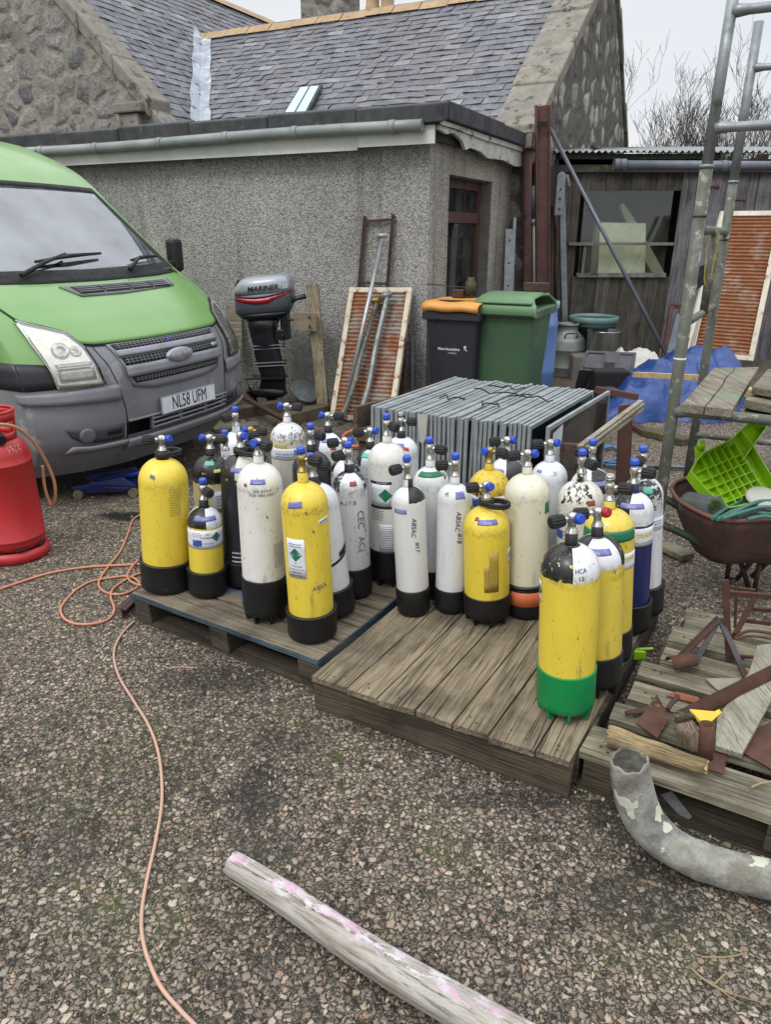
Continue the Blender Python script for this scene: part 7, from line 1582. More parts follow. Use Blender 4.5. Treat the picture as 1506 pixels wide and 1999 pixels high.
for s_ in (.12, .85):
    mb = MB(); mb.beam(FR0 + pd * s_ + Vector((-.05, 0, -.60)), FR1 + pd * s_ + Vector((.25, 0, -.60)), .08, .09); mb.build('bearer', M['rack'], rack)
M['pan_edge'] = wmat('pale_grey_panel_edge', rgb(160, 167, 168), rgb(128, 135, 137), 12, .42, .3, .15, 50, c3=rgb(188, 194, 192), t3=.66, s3=26)
M['pan_glass'] = wmat('dark_panel_glass', rgb(28, 34, 40), rgb(20, 25, 30), 3, .12, 0, 0, spec=.7)
NP = 36; rr = random.Random(17)
def panel(i, org, label, H_=.545, L_=PL):
    t = thing('glass_panel', label, 'glass panel', org, 'framed glass panels standing in the rack')
    nr = pd.cross(Vector((0, 0, 1))).normalized(); th = .0185
    dn = Vector((0, 0, -1)) + nr * rr.uniform(-.02, .02)
    def q(x, z): return org + pd * x + dn * z
    for k_, (x0, z0, x1, z1) in enumerate(((0, 0, L_, .022), (0, H_ - .02, L_, H_), (0, .022, .018, H_ - .02), (L_ - .018, .022, L_, H_ - .02))):
        mb = MB(); mb.prism([q(x0, z0) - nr * th / 2, q(x1, z0) - nr * th / 2, q(x1, z1) - nr * th / 2, q(x0, z1) - nr * th / 2], nr * th); mb.build('frame', M['pan_edge'], t)
    mb = MB(); mb.prism([q(.018, .022) - nr * .004, q(L_ - .018, .022) - nr * .004, q(L_ - .018, H_ - .02) - nr * .004, q(.018, H_ - .02) - nr * .004], nr * .008); mb.build('pane', M['pan_glass'], t)
    return t
ORD = ['first', 'second', 'third', 'fourth', 'fifth', 'sixth', 'seventh', 'eighth', 'ninth', 'tenth', 'eleventh', 'twelfth', 'thirteenth', 'fourteenth', 'fifteenth', 'sixteenth', 'seventeenth', 'eighteenth', 'nineteenth', 'twentieth']
ORD += ['twenty ' + o for o in ORD[:9]] + ['thirtieth'] + ['thirty ' + o for o in ORD[:9]]
for i in range(NP):
    s_ = i / (NP - 1); org = lerp(FR0, FR1, s_ * .985 + rr.uniform(-.003, .003)) + pd * rr.uniform(-.010, .022) + Vector((0, 0, rr.uniform(-.008, .006)))
    lab = 'grey edged glass panel standing on edge, %s from the left of the packed row' % ORD[i]
    if i == 0: lab = 'leftmost grey edged glass panel of the packed row'
    if i == NP - 1: lab = 'last grey edged glass panel of the packed row, left of the one set apart'
    panel(i, org, lab)
panel(99, FR1 + rd * .075 + pd * .02 + Vector((0, 0, .0)), 'rightmost glass panel, set apart with its whole dark face and paper slip showing', .56, 1.08)
nr = pd.cross(Vector((0, 0, 1))).normalized(); o_ = FR1 + rd * .075 + pd * .02
mb = MB(); mb.prism([o_ + pd * a + Vector((0, 0, -b)) + nr * .0065 for a, b in ((.07, .05), (.22, .03), (.22, .25), (.07, .27))], nr * .001); tag(mb.build('paper_slip', M['white_label']), 'white paper slip stuck on the rightmost glass panel', 'paper')
# black ties over the panels
for i, (sx, dx, w, k_) in enumerate([(.34, .35, .12, 1), (.55, .62, .30, 2), (.62, .30, .10, 3), (.75, .58, .22, 4), (.50, .80, .18, 5)]):
    c = lerp(FR0, FR1, sx) + pd * dx + Vector((0, 0, .012)); pts = [c + rd * (w * (t - .5) * 1.3) + pd * (.03 * math.sin(t * 9 + i)) + Vector((0, 0, .018 * abs(math.sin(t * 7 + i)))) for t in [j / 12 for j in range(13)]]
    tag(MB().tube(pts, .0045, 6).build('black_cable', M['black_rubber']), ['short black cable looped over the left panels', 'long black cable lying across the middle of the panels', 'small black cable loop near the front edge of the panels', 'black cable tangle over the right hand panels', 'black cable at the far edge of the panels'][i], 'cable')
mb = MB(); c = lerp(FR0, FR1, .345) - pd * .02; mb.prism([c + Vector((-.02, -.005, -.0)), c + Vector((.035, -.005, -.0)), c + Vector((.03, -.005, -.14)), c + Vector((.008, -.005, -.17)), c + Vector((-.008, -.005, -.15))], (0, -.003, 0)); tag(mb.build('white_tag', wmat('torn_white_tag', rgb(180, 182, 172), rgb(160, 160, 150), 12, .7, bump=0)), 'torn pale tag hanging on the front of the glass panels', 'tag')
# grooved decking offcut and rusty upright at the right of the rack
ga_, gb_ = P(1132, 872, .52), P(1252, 783, .60)
dkb = MB()
dirg = (gb_ - ga_).normalized(); sg_ = Vector((dirg.y, -dirg.x, 0)).normalized()
for j in range(5): dkb.beam(ga_ + sg_ * .0 + Vector((0, 0, -.016 * j)) + sg_ * .012 * (j % 2), gb_ + Vector((0, 0, -.016 * j)) + sg_ * .012 * (j % 2), .03, .013)
tag(dkb.build('grooved_board', wood('pale_grooved_decking', rgb(150, 144, 126), rgb(172, 166, 148), rgb(104, 98, 82), 1, 0)), 'pale grooved board sloping up from the right end of the rack rail', 'board')
ub = P(1216, 945, 0); ut = PY(1222, 790, ub.y); up_ = thing('rusty_upright', 'flat rusty upright holding the grooved board at the rack corner', 'upright', ub)
mb = MB(); mb.beam(ub, ut, .085, .02, up=Vector((0, 1, 0))); mb.build('flat_bar', M['red_oxide'], up_); mb = MB(); mb.beam(ub + Vector((.045, .03, 0)), ut + Vector((.045, .03, 0)), .012, .06, up=Vector((0, 1, 0))); mb.build('angle_leg', M['rust'], up_)
# blue hose
M['hose_blue'] = wmat('blue_water_hose', rgb(70, 106, 146), rgb(58, 92, 130), 6, .5, bump=.05)
bh_ = [(1150, 890), (1175, 876), (1205, 872), (1222, 882), (1205, 896), (1170, 902), (1145, 896), (1150, 880), (1185, 870), (1222, 884), (1232, 898), (1205, 908), (1175, 906), (1200, 903), (1240, 907), (1285, 912), (1330, 912), (1400, 910)]
tag(MB().tube(catmull([P(a, b, .012 + .01 * (i % 3)) for i, (a, b) in enumerate(bh_)], 8), .010, 8).build('blue_hose', M['hose_blue']), 'blue water hose coiled on the ground behind the white cylinders', 'hose')
tag(MB().beam(P(1150, 906, .02), P(1345, 914, .02), .02, .012).build('thin_lath', M['rust']), 'thin reddish lath lying beside the blue hose', 'lath')
bm(1120, 935, 1275, 930, .03, .10, .05, 'sleeper_timber', M['pal3'], 'pale ground timber behind the scuffed cylinder, crossing below the blue hose', 'timber')
tag(MB().tube([P(1160, 962, .05), P(1285, 955, .05)], .024, 10).build('green_tube', wmat('mossy_green_tube', rgb(70, 84, 62), rgb(54, 66, 50), 8, .6, .2)), 'short mossy green tube on the ground behind the right row of cylinders', 'tube')
mb = MB(); pts = [P(695 + 26 * math.cos(a), 856 + 16 * math.sin(a), .03) for a in [i * .5 for i in range(13)]]; tag(mb.tube(pts, .012, 8).build('orange_hose_loop', M['boot_orange']), 'loop of thick orange hose beside the left end of the rack', 'hose')
# ================================================================ SCAFFOLD, BARROW, SCRAP
sc_ = thing('scaffold_tower', 'mossy galvanised scaffold frame of tall poles and rungs at the right edge', 'scaffold', P(1268, 1180))
Y1, Y2 = 2.92, 4.08
f1 = P(1266, 1185); f1 = Vector((f1.x, Y1, 0)); j1 = PY(1381, 325, Y1); t1_ = PY(1441, -60, Y1)
mb = MB(); mb.tube([f1, lerp(f1, j1, .5), j1], .0235, 16); mb.build('upright', M['galv_old'], sc_)
mb = MB(); mb.tube([j1 - (t1_ - j1).normalized() * .01, t1_], .0195, 16); mb.build('upright', M['galv'], sc_)
f2 = P(1336, 1003); f2 = Vector((f2.x, Y2, 0)); j2 = PY(1433, 355, Y2); t2_ = PY(1483, 42, Y2)
mb = MB(); mb.tube([f2, lerp(f2, j2, .5), j2], .0235, 16); mb.build('upright', M['galv_old'], sc_)
mb = MB(); mb.tube([j2 - (t2_ - j2).normalized() * .01, t2_], .0195, 16, cap=False); mb.build('upright', M['galv'], sc_, solid=.003)
def legpt(a, b, px, py, Y):
    q = PY(px, py, Y); t = (q.z - a.z) / (b.z - a.z); return lerp(a, b, t)
def leg1(z): return lerp(f1, j1, z / j1.z) if z < j1.z else lerp(j1, t1_, (z - j1.z) / (t1_.z - j1.z))
def leg2(z): return lerp(f2, j2, z / j2.z) if z < j2.z else lerp(j2, t2_, (z - j2.z) / (t2_.z - j2.z))
for (px, py) in ((1372, 447),):
    pass
def ring(par, c, ax, r, h, m, nm): mb = MB(); mb.tube([c - ax * h / 2, c + ax * h / 2], r, 16); mb.build(nm, m, par)
axl = (j1 - f1).normalized()
ring(sc_, j1, axl, .026, .012, M['galv'], 'joint_collar'); ring(sc_, leg1(PY(1371, 422, Y1).z), axl, .0255, .006, M['rust_dark'], 'joint_collar'); ring(sc_, leg1(PY(1320, 700, Y1).z), axl, .0245, .008, M['white_label'], 'tape_ring'); ring(sc_, leg2(j2.z), axl, .026, .012, M['galv'], 'joint_collar')
ring(sc_, leg2(PY(1405, 468, Y2).z), axl, .0255, .006, M['rust_dark'], 'joint_collar')
for (lf, px, py, Y, r, L, m) in ((leg1, 1437, 22, Y1, .0165, .9, 'galv'), (leg1, 1408, 250, Y1, .0165, .9, 'galv'), (leg2, 1470, 133, Y2, .0165, .9, 'galv'), (leg1, 1316, 802, Y1, .021, .9, 'galv_old'), (leg2, 1362, 848, Y2, .018, .9, 'galv_old')):
    z = PY(px, py, Y).z; a = lf(z); mb = MB(); mb.tube([a + A_ * .005, a + A_ * .03, a + A_ * .06, a + A_ * L], [r * 1.35, r * 1.25, r, r], 12); mb.build('rung', M[m], sc_)
mb = MB(); z = PY(1374, 449, Y1).z; mb.tube([leg1(z), leg2(PY(1418, 452, Y2).z)], .018, 12); mb.build('cross_tube', M['galv_old'], sc_)
mb = MB(); a = leg1(PY(1343, 632, Y1).z); b = leg2(PY(1402, 597, Y2).z); mb.tube([a, b], .017, 12); mb.build('cross_tube', M['galv_old'], sc_)
mb = MB(); ym = 3.5; mb.tube([PY(1399, 450, ym), PY(1374, 614, ym)], .019, 12); mb.build('short_upright', M['galv_old'], sc_)
for (px, py, Y) in ((1392, 365, Y1), (1447, 391, Y2)):
    c = PY(px, py, Y); mb = MB(); mb.tube([c - A_ * .03, c + A_ * .025], .005, 8); mb.tube([c + A_ * .012, c + A_ * .022], .011, 6); mb.build('bolt', M['rust_dark'], sc_)
tag(MB().tube(catmull([PY(1386, 452, 3.2), PY(1383, 475, 3.2), PY(1376, 540, 3.2), PY(1378, 556, 3.2)], 5), .003, 6).build('bungee_cord', wmat('yellow_cord', rgb(170, 158, 70), rgb(140, 130, 62), 20, .6)), 'left yellow cord hanging with a hook from the scaffold cross tube', 'cord')
tag(MB().tube(catmull([PY(1400, 450, 3.3), PY(1402, 480, 3.3), PY(1394, 512, 3.3), PY(1390, 540, 3.3)], 5), .003, 6).build('bungee_cord', wmat('yellow_cord_b', rgb(170, 158, 70), rgb(140, 130, 62), 20, .6)), 'right yellow cord hanging from the scaffold cross tube by the rusted panel', 'cord')
mb = MB(); c = PY(1371, 535, 3.2); mb.prism([c + Vector(v) for v in ((-.02, 0, .03), (.015, 0, .04), (.02, 0, -.04), (-.005, 0, -.06), (-.02, 0, -.02))], (0, .004, 0)); mb.tube(catmull([c + Vector(v) for v in ((-.01, -.01, .0), (-.03, -.01, -.03), (-.015, -.01, -.06), (0, -.01, -.05))], 5), .003, 6); tag(mb.build('wire_hook', M['ink']), 'small black wire hook at the end of the left yellow cord', 'hook')
# scaffold boards
M['board'] = wood('split_green_stained_board', rgb(134, 128, 112), rgb(160, 154, 138), rgb(82, 76, 64), 1, 1, rgb(112, 136, 112), .54, 4.)
ZB = .945
def brd(name, fl, fr, br, bl, z, th, label, mats, crack=None):
    t = thing(name, label, 'board', P(*fl, z), 'boards laid over the scaffold rungs')
    q = [P(*fl, z), P(*fr, z), P(*br, z), P(*bl, z)]
    if crack:
        n_ = 9; L = []; rr = random.Random(3)
        for i in range(n_):
            t_ = i / (n_ - 1); a = lerp(lerp(q[0], q[1], crack), lerp(q[3], q[2], crack), t_); L.append(a + A_ * rr.uniform(-.006, .006))
        for side in (0, 1):
            g = [p + A_ * (.0022 if side else -.0022) for p in L]; poly = ([q[0]] + g + [q[3]]) if side == 0 else (g + [q[2], q[1]])
            mb = MB(); mb.prism(poly, (0, 0, -th)); mb.build('board_half', mats, t, bevel=.003)
    else:
        mb = MB(); mb.prism(q, (0, 0, -th)); mb.build('board_piece', mats, t, bevel=.003)
    return t
brd('scaffold_board', (1333, 788), (1431, 799), (1483, 716), (1394, 718), ZB, .036, 'cracked scaffold board stained pale green, laid across the rungs beside the thick pole', M['board'], .48)
brd('scaffold_board', (1456, 780), (1560, 800), (1570, 735), (1478, 745), ZB + .003, .036, 'grey scaffold board end cut off by the right edge of the photo', M['pal3'])
brd('scaffold_board', (1452, 806), (1560, 822), (1565, 792), (1462, 786), ZB - .045, .03, 'dark short board beneath the grey board end at the right edge', M['sleeper'])
brd('scaffold_board', (1470, 755), (1540, 768), (1560, 725), (1500, 720), ZB + .045, .03, 'topmost weathered board piece at the right edge of the scaffold', M['pal3'])

# ---- wheelbarrow
wbz = .48
wb = thing('wheelbarrow', 'rusty brown wheelbarrow with green tube handles, heaped with plastic and hose', 'wheelbarrow', P(1466, 1155))
rim = [P(1311, 953, wbz + .02), P(1322, 972, wbz), P(1342, 987, wbz), P(1380, 1006, wbz), P(1408, 1014, wbz), P(1440, 1017, wbz), P(1520, 1014, wbz)]
X1 = 2.25
near = catmull(rim, 5); nearY = rim[-1].y
near += [Vector((X1 - .2, nearY + .04, wbz)), Vector((X1, nearY + .16, wbz + .01))]
far = [Vector((X1, nearY + .42, wbz + .01)), Vector((X1 - .2, nearY + .55, wbz + .01)), P(1450, 912, wbz + .02), P(1400, 915, wbz + .02), P(1352, 930, wbz + .02), P(1320, 941, wbz + .02)]
loop_ = near + far; cen = sum(loop_, Vector()) / len(loop_); bc_ = Vector((cen.x + .06, cen.y + .0, .22))
rows = []
for (k_, zz) in ((1.0, 0), (.93, .05), (.80, .13), (.66, .20), (.55, .235)):
    rows.append([Vector((lerp(bc_.x, p.x, k_), lerp(bc_.y, p.y, k_), p.z - zz)) for p in loop_])
rows.append([Vector((bc_.x + (p.x - bc_.x) * .02, bc_.y + (p.y - bc_.y) * .02, .235)) for p in loop_])
M['barrow'] = wmat('brown_rusted_barrow', rgb(82, 56, 48), rgb(62, 44, 40), 9, .85, .1, .5, 70, c3=rgb(52, 46, 42), t3=.58, s3=5)
mb = MB(); mb.grid(rows, close=True); mb.build('tray', M['barrow'], wb, solid=.004)
mb = MB(); mb.tube(loop_ + [loop_[0]], .010, 8, cap=False); mb.build('tray_rim', wmat('worn_brown_rim', rgb(118, 76, 62), rgb(92, 60, 50), 9, .75, .1, .3), wb)
M['barrow_green'] = wmat('dark_green_tube', rgb(52, 66, 50), rgb(38, 50, 40), 9, .55, .2, .2, c3=rgb(88, 74, 56), t3=.64)
for pts in ([P(1286, 966, .46), P(1336, 998, .40), Vector((bc_.x, bc_.y + .16, .215)), Vector((X1 + .1, bc_.y + .06, .18))], [P(1284, 1020, .40), P(1340, 1045, .35), P(1396, 1076, .27), P(1440, 1088, .24), Vector((X1 + .1, bc_.y - .06, .18))]):
    mb = MB(); mb.tube(catmull(pts, 6), .0165, 12); mb.build('handle', M['barrow_green'], wb)
for pts in ([P(1426, 1094, .22), P(1420, 1128, .01), P(1440, 1130, .01), P(1465, 1100, .22)], [P(1448, 1098, .20), P(1463, 1150, .012), P(1474, 1154, .012), P(1484, 1100, .22)], [P(1500, 1098, .22), P(1470, 1125, .12)]):
    mb = MB(); mb.tube(pts, .0115, 10); mb.build('leg', M['rust_dark'], wb)
mb = MB(); mb.lathe([(.12, -.03), (.17, -.038), (.185, 0), (.17, .038), (.12, .03)], 32, mat=Matrix.Rotation(R(90), 3, 'X'), o=(X1 + .28, bc_.y, .186)); mb.build('wheel', M['black_rubber'], wb)
# things in the barrow
gA, gD, gC = PY(1348, 922, 3.02), PY(1422, 996, 2.86), PY(1450, 860, 3.22)
gn = (gD - gA).cross(gC - gA).normalized(); gn = gn if gn.y < 0 else -gn
def gp3(px, py, off=0.):
    r = ray(px, py); o = Vector((0, 0, CAMH)); return o + r * ((gA - o).dot(gn) / r.dot(gn)) + gn * off
lime = wmat('lime_green_plastic', rgb(132, 178, 22), rgb(118, 162, 18), 4, .35, 0, .03, coat=.15)
gt_ = thing('plastic_step', 'lime green plastic moulding with a ribbed grid back, propped in the wheelbarrow', 'plastic moulding', gp3(1400, 990, -.05))
out = [(1348, 922), (1360, 900), (1374, 884), (1400, 872), (1428, 859), (1446, 842), (1468, 868), (1490, 905), (1512, 940), (1520, 975), (1470, 985), (1424, 994), (1400, 980), (1380, 960), (1362, 940)]
pl_ = [gp3(a, b, -.035) for a, b in out]
mb = MB(); mb.prism(pl_, gn * -.006); mb.build('back_panel', lime, gt_)
mb = MB(); 
for i in range(len(out)):
    a, b = pl_[i], pl_[(i + 1) % len(out)]; mb.prism([a, b, b + gn * .045, a + gn * .045], (a - sum(pl_, Vector()) / len(pl_)).normalized() * -.005)
mb.build('flange', lime, gt_)
for (p0, p1) in (((1360, 922), (1454, 884)), ((1370, 940), (1464, 900)), ((1378, 956), (1476, 917)), ((1400, 968), (1486, 933)), ((1412, 983), (1496, 949)), ((1370, 890), (1424, 990)), ((1384, 882), (1440, 980)), ((1396, 876), (1452, 972)), ((1409, 871), (1464, 964)), ((1421, 866), (1476, 956)), ((1436, 862), (1488, 946))):
    a, b = gp3(*p0, -.034), gp3(*p1, -.034); s_ = gn.cross((b - a).normalized()) * .0015
    mb = MB(); mb.prism([a - s_, b - s_, b - s_ + gn * .030, a - s_ + gn * .030], s_ * 2); mb.build('rib', lime, gt_)
ca, cb = gp3(1434, 884, -.02), gp3(1481, 829, .015); 
mb = MB(); d_ = (cb - ca).normalized(); sd_ = d_.cross(gn).normalized(); rows = []
for p, r_ in ((ca, .05), (lerp(ca, cb, .5), .043), (cb, .036)):
    rows.append([p + sd_ * math.cos(a) * r_ - gn * math.sin(a) * r_ * .8 for a in [math.pi * (-.12 + 1.24 * j / 14) for j in range(15)]])
mb.grid(rows); mb.build('leg_channel', lime, gt_, solid=.004)
mb = MB(); mb.prism([cb + sd_ * math.cos(a) * .036 - gn * math.sin(a) * .029 for a in [math.pi * (-.12 + 1.24 * j / 14) for j in range(15)]], d_ * .004); mb.build('channel_end', lime, gt_)
mb = MB(); c_ = cb + d_ * .004 - gn * .008; mb.tube([c_, c_ + d_ * .006], .010, 14); part(mb.build('screw_boss', wmat('dusty_plug', rgb(140, 132, 90), rgb(110, 104, 70), 9, .6), gt_), 'round dusty screw boss')
lug = gp3(1371, 868, .0); mb = MB(); mb.tube([lug - gn * .03, lug + gn * .01], .017, 16); mb.prism([gp3(1362, 866, -.03), gp3(1376, 854, -.03), gp3(1384, 880, -.03), gp3(1366, 896, -.03)], gn * .008); mb.build('side_lug', lime, gt_)
# wire mesh roll
mr0, mr1 = PY(1352, 984, 2.98), PY(1392, 992, 2.86); ax_ = (mr1 - mr0).normalized(); sx_ = ax_.cross(Vector((0, 0, 1))).normalized(); ux_ = sx_.cross(ax_)
mb = MB(); 
for r_ in (.052, .046, .039):
    for k_ in range(15):
        c_ = lerp(mr0, mr1, -.15 + 1.3 * k_ / 14); mb.tube([c_ + (sx_ * math.cos(a) + ux_ * math.sin(a)) * r_ for a in [2 * math.pi * j / 20 for j in range(21)]], .0011, 3, cap=False)
    for j in range(26):
        a = 2 * math.pi * j / 26 + r_ * 40; o_ = (sx_ * math.cos(a) + ux_ * math.sin(a)) * r_; mb.tube([lerp(mr0, mr1, -.17) + o_, lerp(mr0, mr1, 1.17) + o_], .0010, 3, cap=False)
tag(mb.build('wire_mesh_roll', M['galv']), 'small roll of grey wire mesh lying in the wheelbarrow', 'wire mesh')
M['hose_green'] = wmat('teal_green_hose', rgb(58, 110, 98), rgb(46, 90, 82), 6, .45, bump=.05)
hp = [[(1392, 1012), (1420, 992), (1460, 976), (1530, 972)], [(1402, 1014), (1440, 994), (1480, 984), (1530, 984)], [(1412, 1012), (1450, 1000), (1490, 990), (1530, 992)], [(1440, 1010), (1470, 1000), (1500, 1003), (1530, 1000)], [(1460, 1014), (1490, 1008), (1510, 1010), (1530, 1012)], [(1425, 1006), (1455, 990), (1490, 978), (1530, 980)]]
mb = MB()
for i, h_ in enumerate(hp): mb.tube(catmull([P(a, b, wbz + .015 + .012 * (i % 3)) for a, b in h_], 6), .0085, 8)
hz2 = [P(1530, 972, wbz + .02), P(1560, 985, wbz + .02), P(1530, 1000, wbz + .02)]
mb.tube(catmull(hz2, 6), .0085, 8); tag(mb.build('garden_hose', M['hose_green']), 'coil of green garden hose piled in the wheelbarrow', 'hose')
c_ = P(1492, 976, wbz + .03); tag(MB().lathe([(.075, 0), (.078, .01), (.07, .02), (.03, .022), (.0, .022)], 28, o=c_, mat=Quaternion((1, 0, 0), R(18)).to_matrix()).build('white_disc', wmat('dirty_white_lid', rgb(182, 184, 176), rgb(160, 160, 150), 10, .6)), 'round dirty white lid beside the green hose in the wheelbarrow', 'disc')
bm(1296, 1064, 1345, 1088, .03, .09, .035, 'flat_board', M['pal3'], 'short pale board on the ground under the wheelbarrow handles', 'board')

# ---- scrap on the slatted pallet
ZP = PT + .004
def plate(pts, th, mat, name, label, cat, z=ZP, grp=None):
    mb = MB(); mb.prism([P(*(q[:2]), q[2] if len(q) > 2 else z) for q in pts], (0, 0, th)); return tag(mb.build(name, mat, bevel=.0008), label, cat, grp)
# rusted seat frame
cf = thing('rusted_chair_frame', 'rusted flat bar frame standing at the back of the slatted pallet', 'metal frame', P(1424, 1283, ZP))
yb = P(1424, 1283, ZP).y
def fb(p0, p1, w=.024, h=.006, y0=0., y1=0., m='rust', nm='flat_bar'):
    mb = MB(); mb.beam(PY(*p0, yb + y0), PY(*p1, yb + y1), w, h, up=Vector((0, 1, .2))); mb.build(nm, M[m], cf)
fb((1417, 1132), (1424, 1286), .022); fb((1424, 1158), (1530, 1166), .020, .008); fb((1475, 1166), (1438, 1236), .022, .006, 0, -.02); fb((1438, 1236), (1428, 1246), .022); fb((1426, 1281), (1530, 1292), .022, .008)
fb((1440, 1138), (1436, 1225), .008, .008, .06, .06); fb((1428, 1146), (1475, 1152), .008, .008, .08, .08); fb((1462, 1188), (1530, 1194), .016, .006, .06, .06); fb((1458, 1212), (1530, 1220), .016, .006, .06, .06)
mb = MB(); mb.tube(catmull([PY(1434, 1246, yb - .02), PY(1455, 1234, yb - .03), PY(1480, 1232, yb - .03), PY(1530, 1240, yb - .03)], 5), .006, 8); mb.build('curved_bar', M['rust'], cf)
mb = MB(); mb.tube(catmull([PY(1436, 1248, yb - .04), PY(1460, 1242, yb - .05), PY(1490, 1244, yb - .05), PY(1530, 1250, yb - .05)], 5), .005, 8); mb.build('curved_bar', M['rust'], cf)
# folded angle bracket
af = thing('angle_bracket', 'rusty inverted V of blue grey angle irons standing on the slatted pallet', 'bracket', P(1400, 1310, ZP))
top_ = P(1406, 1206, .30); 
for e_, w_ in ((P(1326, 1286, ZP + .01), .03), (P(1358, 1294, ZP + .01), .02), (P(1458, 1322, ZP + .01), .022)):
    mb = MB(); mb.beam(top_, e_, w_, .005); mb.beam(top_ + Vector((0, .008, -.006)), e_ + Vector((0, .008, -.006)), .005, w_ * .8); mb.build('angle_arm', wmat('blue_grey_rusty_iron', rgb(74, 82, 88), rgb(62, 52, 48), 12, .7, .3, .4, c3=rgb(92, 62, 50), t3=.52) if w_ < .03 else M['rust_dark'], af)
mb = MB(); rows = []; a0, a1 = P(1308, 1298, ZP + .025), P(1354, 1290, ZP + .03); d_ = (a1 - a0).normalized(); s_ = d_.cross(Vector((0, 0, 1))).normalized()
for t in (0, 1): rows.append([lerp(a0, a1, t) + s_ * math.cos(a) * .028 + Vector((0, 0, 1)) * math.sin(a) * .026 for a in [math.pi * j / 12 for j in range(13)]])
mb.grid(rows); tag(mb.build('half_pipe', M['rust'], solid=.003), 'short brown half pipe lying under the angle irons', 'half pipe')
plate([(1378, 1327), (1408, 1326), (1446, 1326), (1444, 1338), (1406, 1351), (1398, 1346)], .006, wmat('pale_flat_stone', rgb(142, 138, 126), rgb(120, 118, 108), 12, .9, 0, .3), 'flat_offcut', 'pale three cornered flat offcut left of the coiled pipe', 'offcut')
# coiled spring tube
s0, s1_ = P(1327, 1404, ZP + .03), P(1530, 1304, ZP + .09); n_ = 900; L_s = (s1_ - s0).length; d_ = (s1_ - s0).normalized(); s_ = d_.cross(Vector((0, 0, 1))).normalized(); u_ = s_.cross(d_)
turns = 52; mb = MB(); mb.tube([s0 + d_ * L_s * (i / n_) + (s_ * math.cos(2 * math.pi * turns * i / n_) + u_ * math.sin(2 * math.pi * turns * i / n_)) * .0215 for i in range(n_ + 1)], .0036, 5)
mb.tube([s0, s1_], .018, 12); tag(mb.build('coiled_pipe', M['rust']), 'long rusty coil wound pipe lying diagonally across the slatted pallet', 'pipe')
# grey board on top
plate([(1399, 1412, .165), (1396, 1465, .165), (1448, 1481, .165), (1530, 1330, .215), (1520, 1262, .235), (1478, 1268, .225), (1462, 1320, .205)], .018, wood('pale_grey_offcut', rgb(140, 138, 122), rgb(160, 158, 142), rgb(104, 100, 86), 1.2, 1), 'grey_board', 'pale grey board with a broken edge lying over the coiled pipe end', 'board')
plate([(1283, 1357, .185), (1310, 1402, .17), (1284, 1442, .150), (1243, 1412, .160)], .003, M['rust'], 'diamond_plate', 'diamond shaped rusty plate on the slatted pallet behind the split log', 'plate')
plate([(1300, 1358, .152), (1322, 1351, .152), (1366, 1362, .152), (1368, 1376, .152)], .002, wmat('bright_rust', rgb(136, 80, 54), rgb(104, 64, 48), 14, .9, 0, .4), 'thin_plate', 'thin orange rust strip lying on a middle slat', 'strip')
plate([(1386, 1460, .155), (1398, 1440, .155), (1422, 1470, .155), (1414, 1512, .152), (1382, 1502, .152)], .003, M['rust'], 'square_plate', 'small dark rusty plate between the standing pipe and the grey board', 'plate')
plate([(1454, 1472, .155), (1474, 1425, .16), (1530, 1400, .165), (1530, 1520, .152), (1500, 1498, .152)], .003, M['rust'], 'large_plate', 'large rusty sheet at the right edge of the slatted pallet', 'sheet')
plate([(1330, 1436, .15), (1345, 1424, .15), (1372, 1430, .15), (1366, 1446, .15)], .003, M['rust_dark'], 'dark_shard', 'dark shard lying under the worn brush', 'shard')
mb = MB(); mb.tube([P(1222, 1392, .165), P(1250, 1389, .165), P(1268, 1386, .165)], [.006, .011, .012], 8); tag(mb.build('tapered_peg', M['rust_dark']), 'tapered dark metal peg left of the diamond plate', 'peg')
mb = MB(); mb.tube(catmull([P(1304, 1385, .19), P(1313, 1372, .20), P(1322, 1364, .21), P(1324, 1358, .215)], 4), .008, 8); tag(mb.build('bent_peg', M['rust_dark']), 'bent dark peg standing between the diamond plate and the coiled pipe', 'peg')
# standing pipe
c_ = P(1378, 1482, ZP); tp = PY(1382, 1413, c_.y + .015); mb = MB(); mb.tube([c_, tp], .0185, 20, cap=False); tag(mb.build('short_pipe', M['rust'], solid=.003), 'short open rusty pipe standing upright beside the worn brush', 'pipe')
# yellow scrap
plate([(1356, 1398, .20), (1366, 1410, .19), (1376, 1418, .19), (1392, 1408, .20), (1410, 1392, .215), (1404, 1386, .215), (1386, 1396, .205), (1370, 1416, .185)], .004, wmat('scratched_yellow_plastic', rgb(204, 176, 40), rgb(180, 152, 36), 20, .4, 0, .1), 'yellow_scrap', 'curved yellow plastic scrap behind the standing rusty pipe', 'plastic scrap')
# worn brush
bt = thing('worn_brush', 'worn brush with splayed grey brown bristles on the slatted pallet', 'brush', P(1345, 1430, ZP))
mb = MB(); rr = random.Random(13); b0, b1 = P(1318, 1412, .20), P(1352, 1404, .195); tgt = P(1362, 1470, .150); tgt2 = P(1336, 1452, .15)
for i in range(700):
    s_ = rr.random(); r0 = lerp(b0, b1, s_); e_ = lerp(tgt2, tgt, s_) + Vector((rr.gauss(0, .009), rr.gauss(0, .009), rr.gauss(0, .006)))
    if rr.random() < .15: e_ = r0 + Vector((-.04 + rr.gauss(0, .01), rr.gauss(0, .01), .01 + rr.gauss(0, .008)))
    m_ = lerp(r0, e_, .5) + Vector((rr.gauss(0, .004), rr.gauss(0, .004), .012)); w_ = Vector((.0007, .0003, 0))
    mb.add([r0 - w_, r0 + w_, m_ + w_, m_ - w_, e_], [(0, 1, 2, 3), (3, 2, 4)], rr.randint(0, 1))
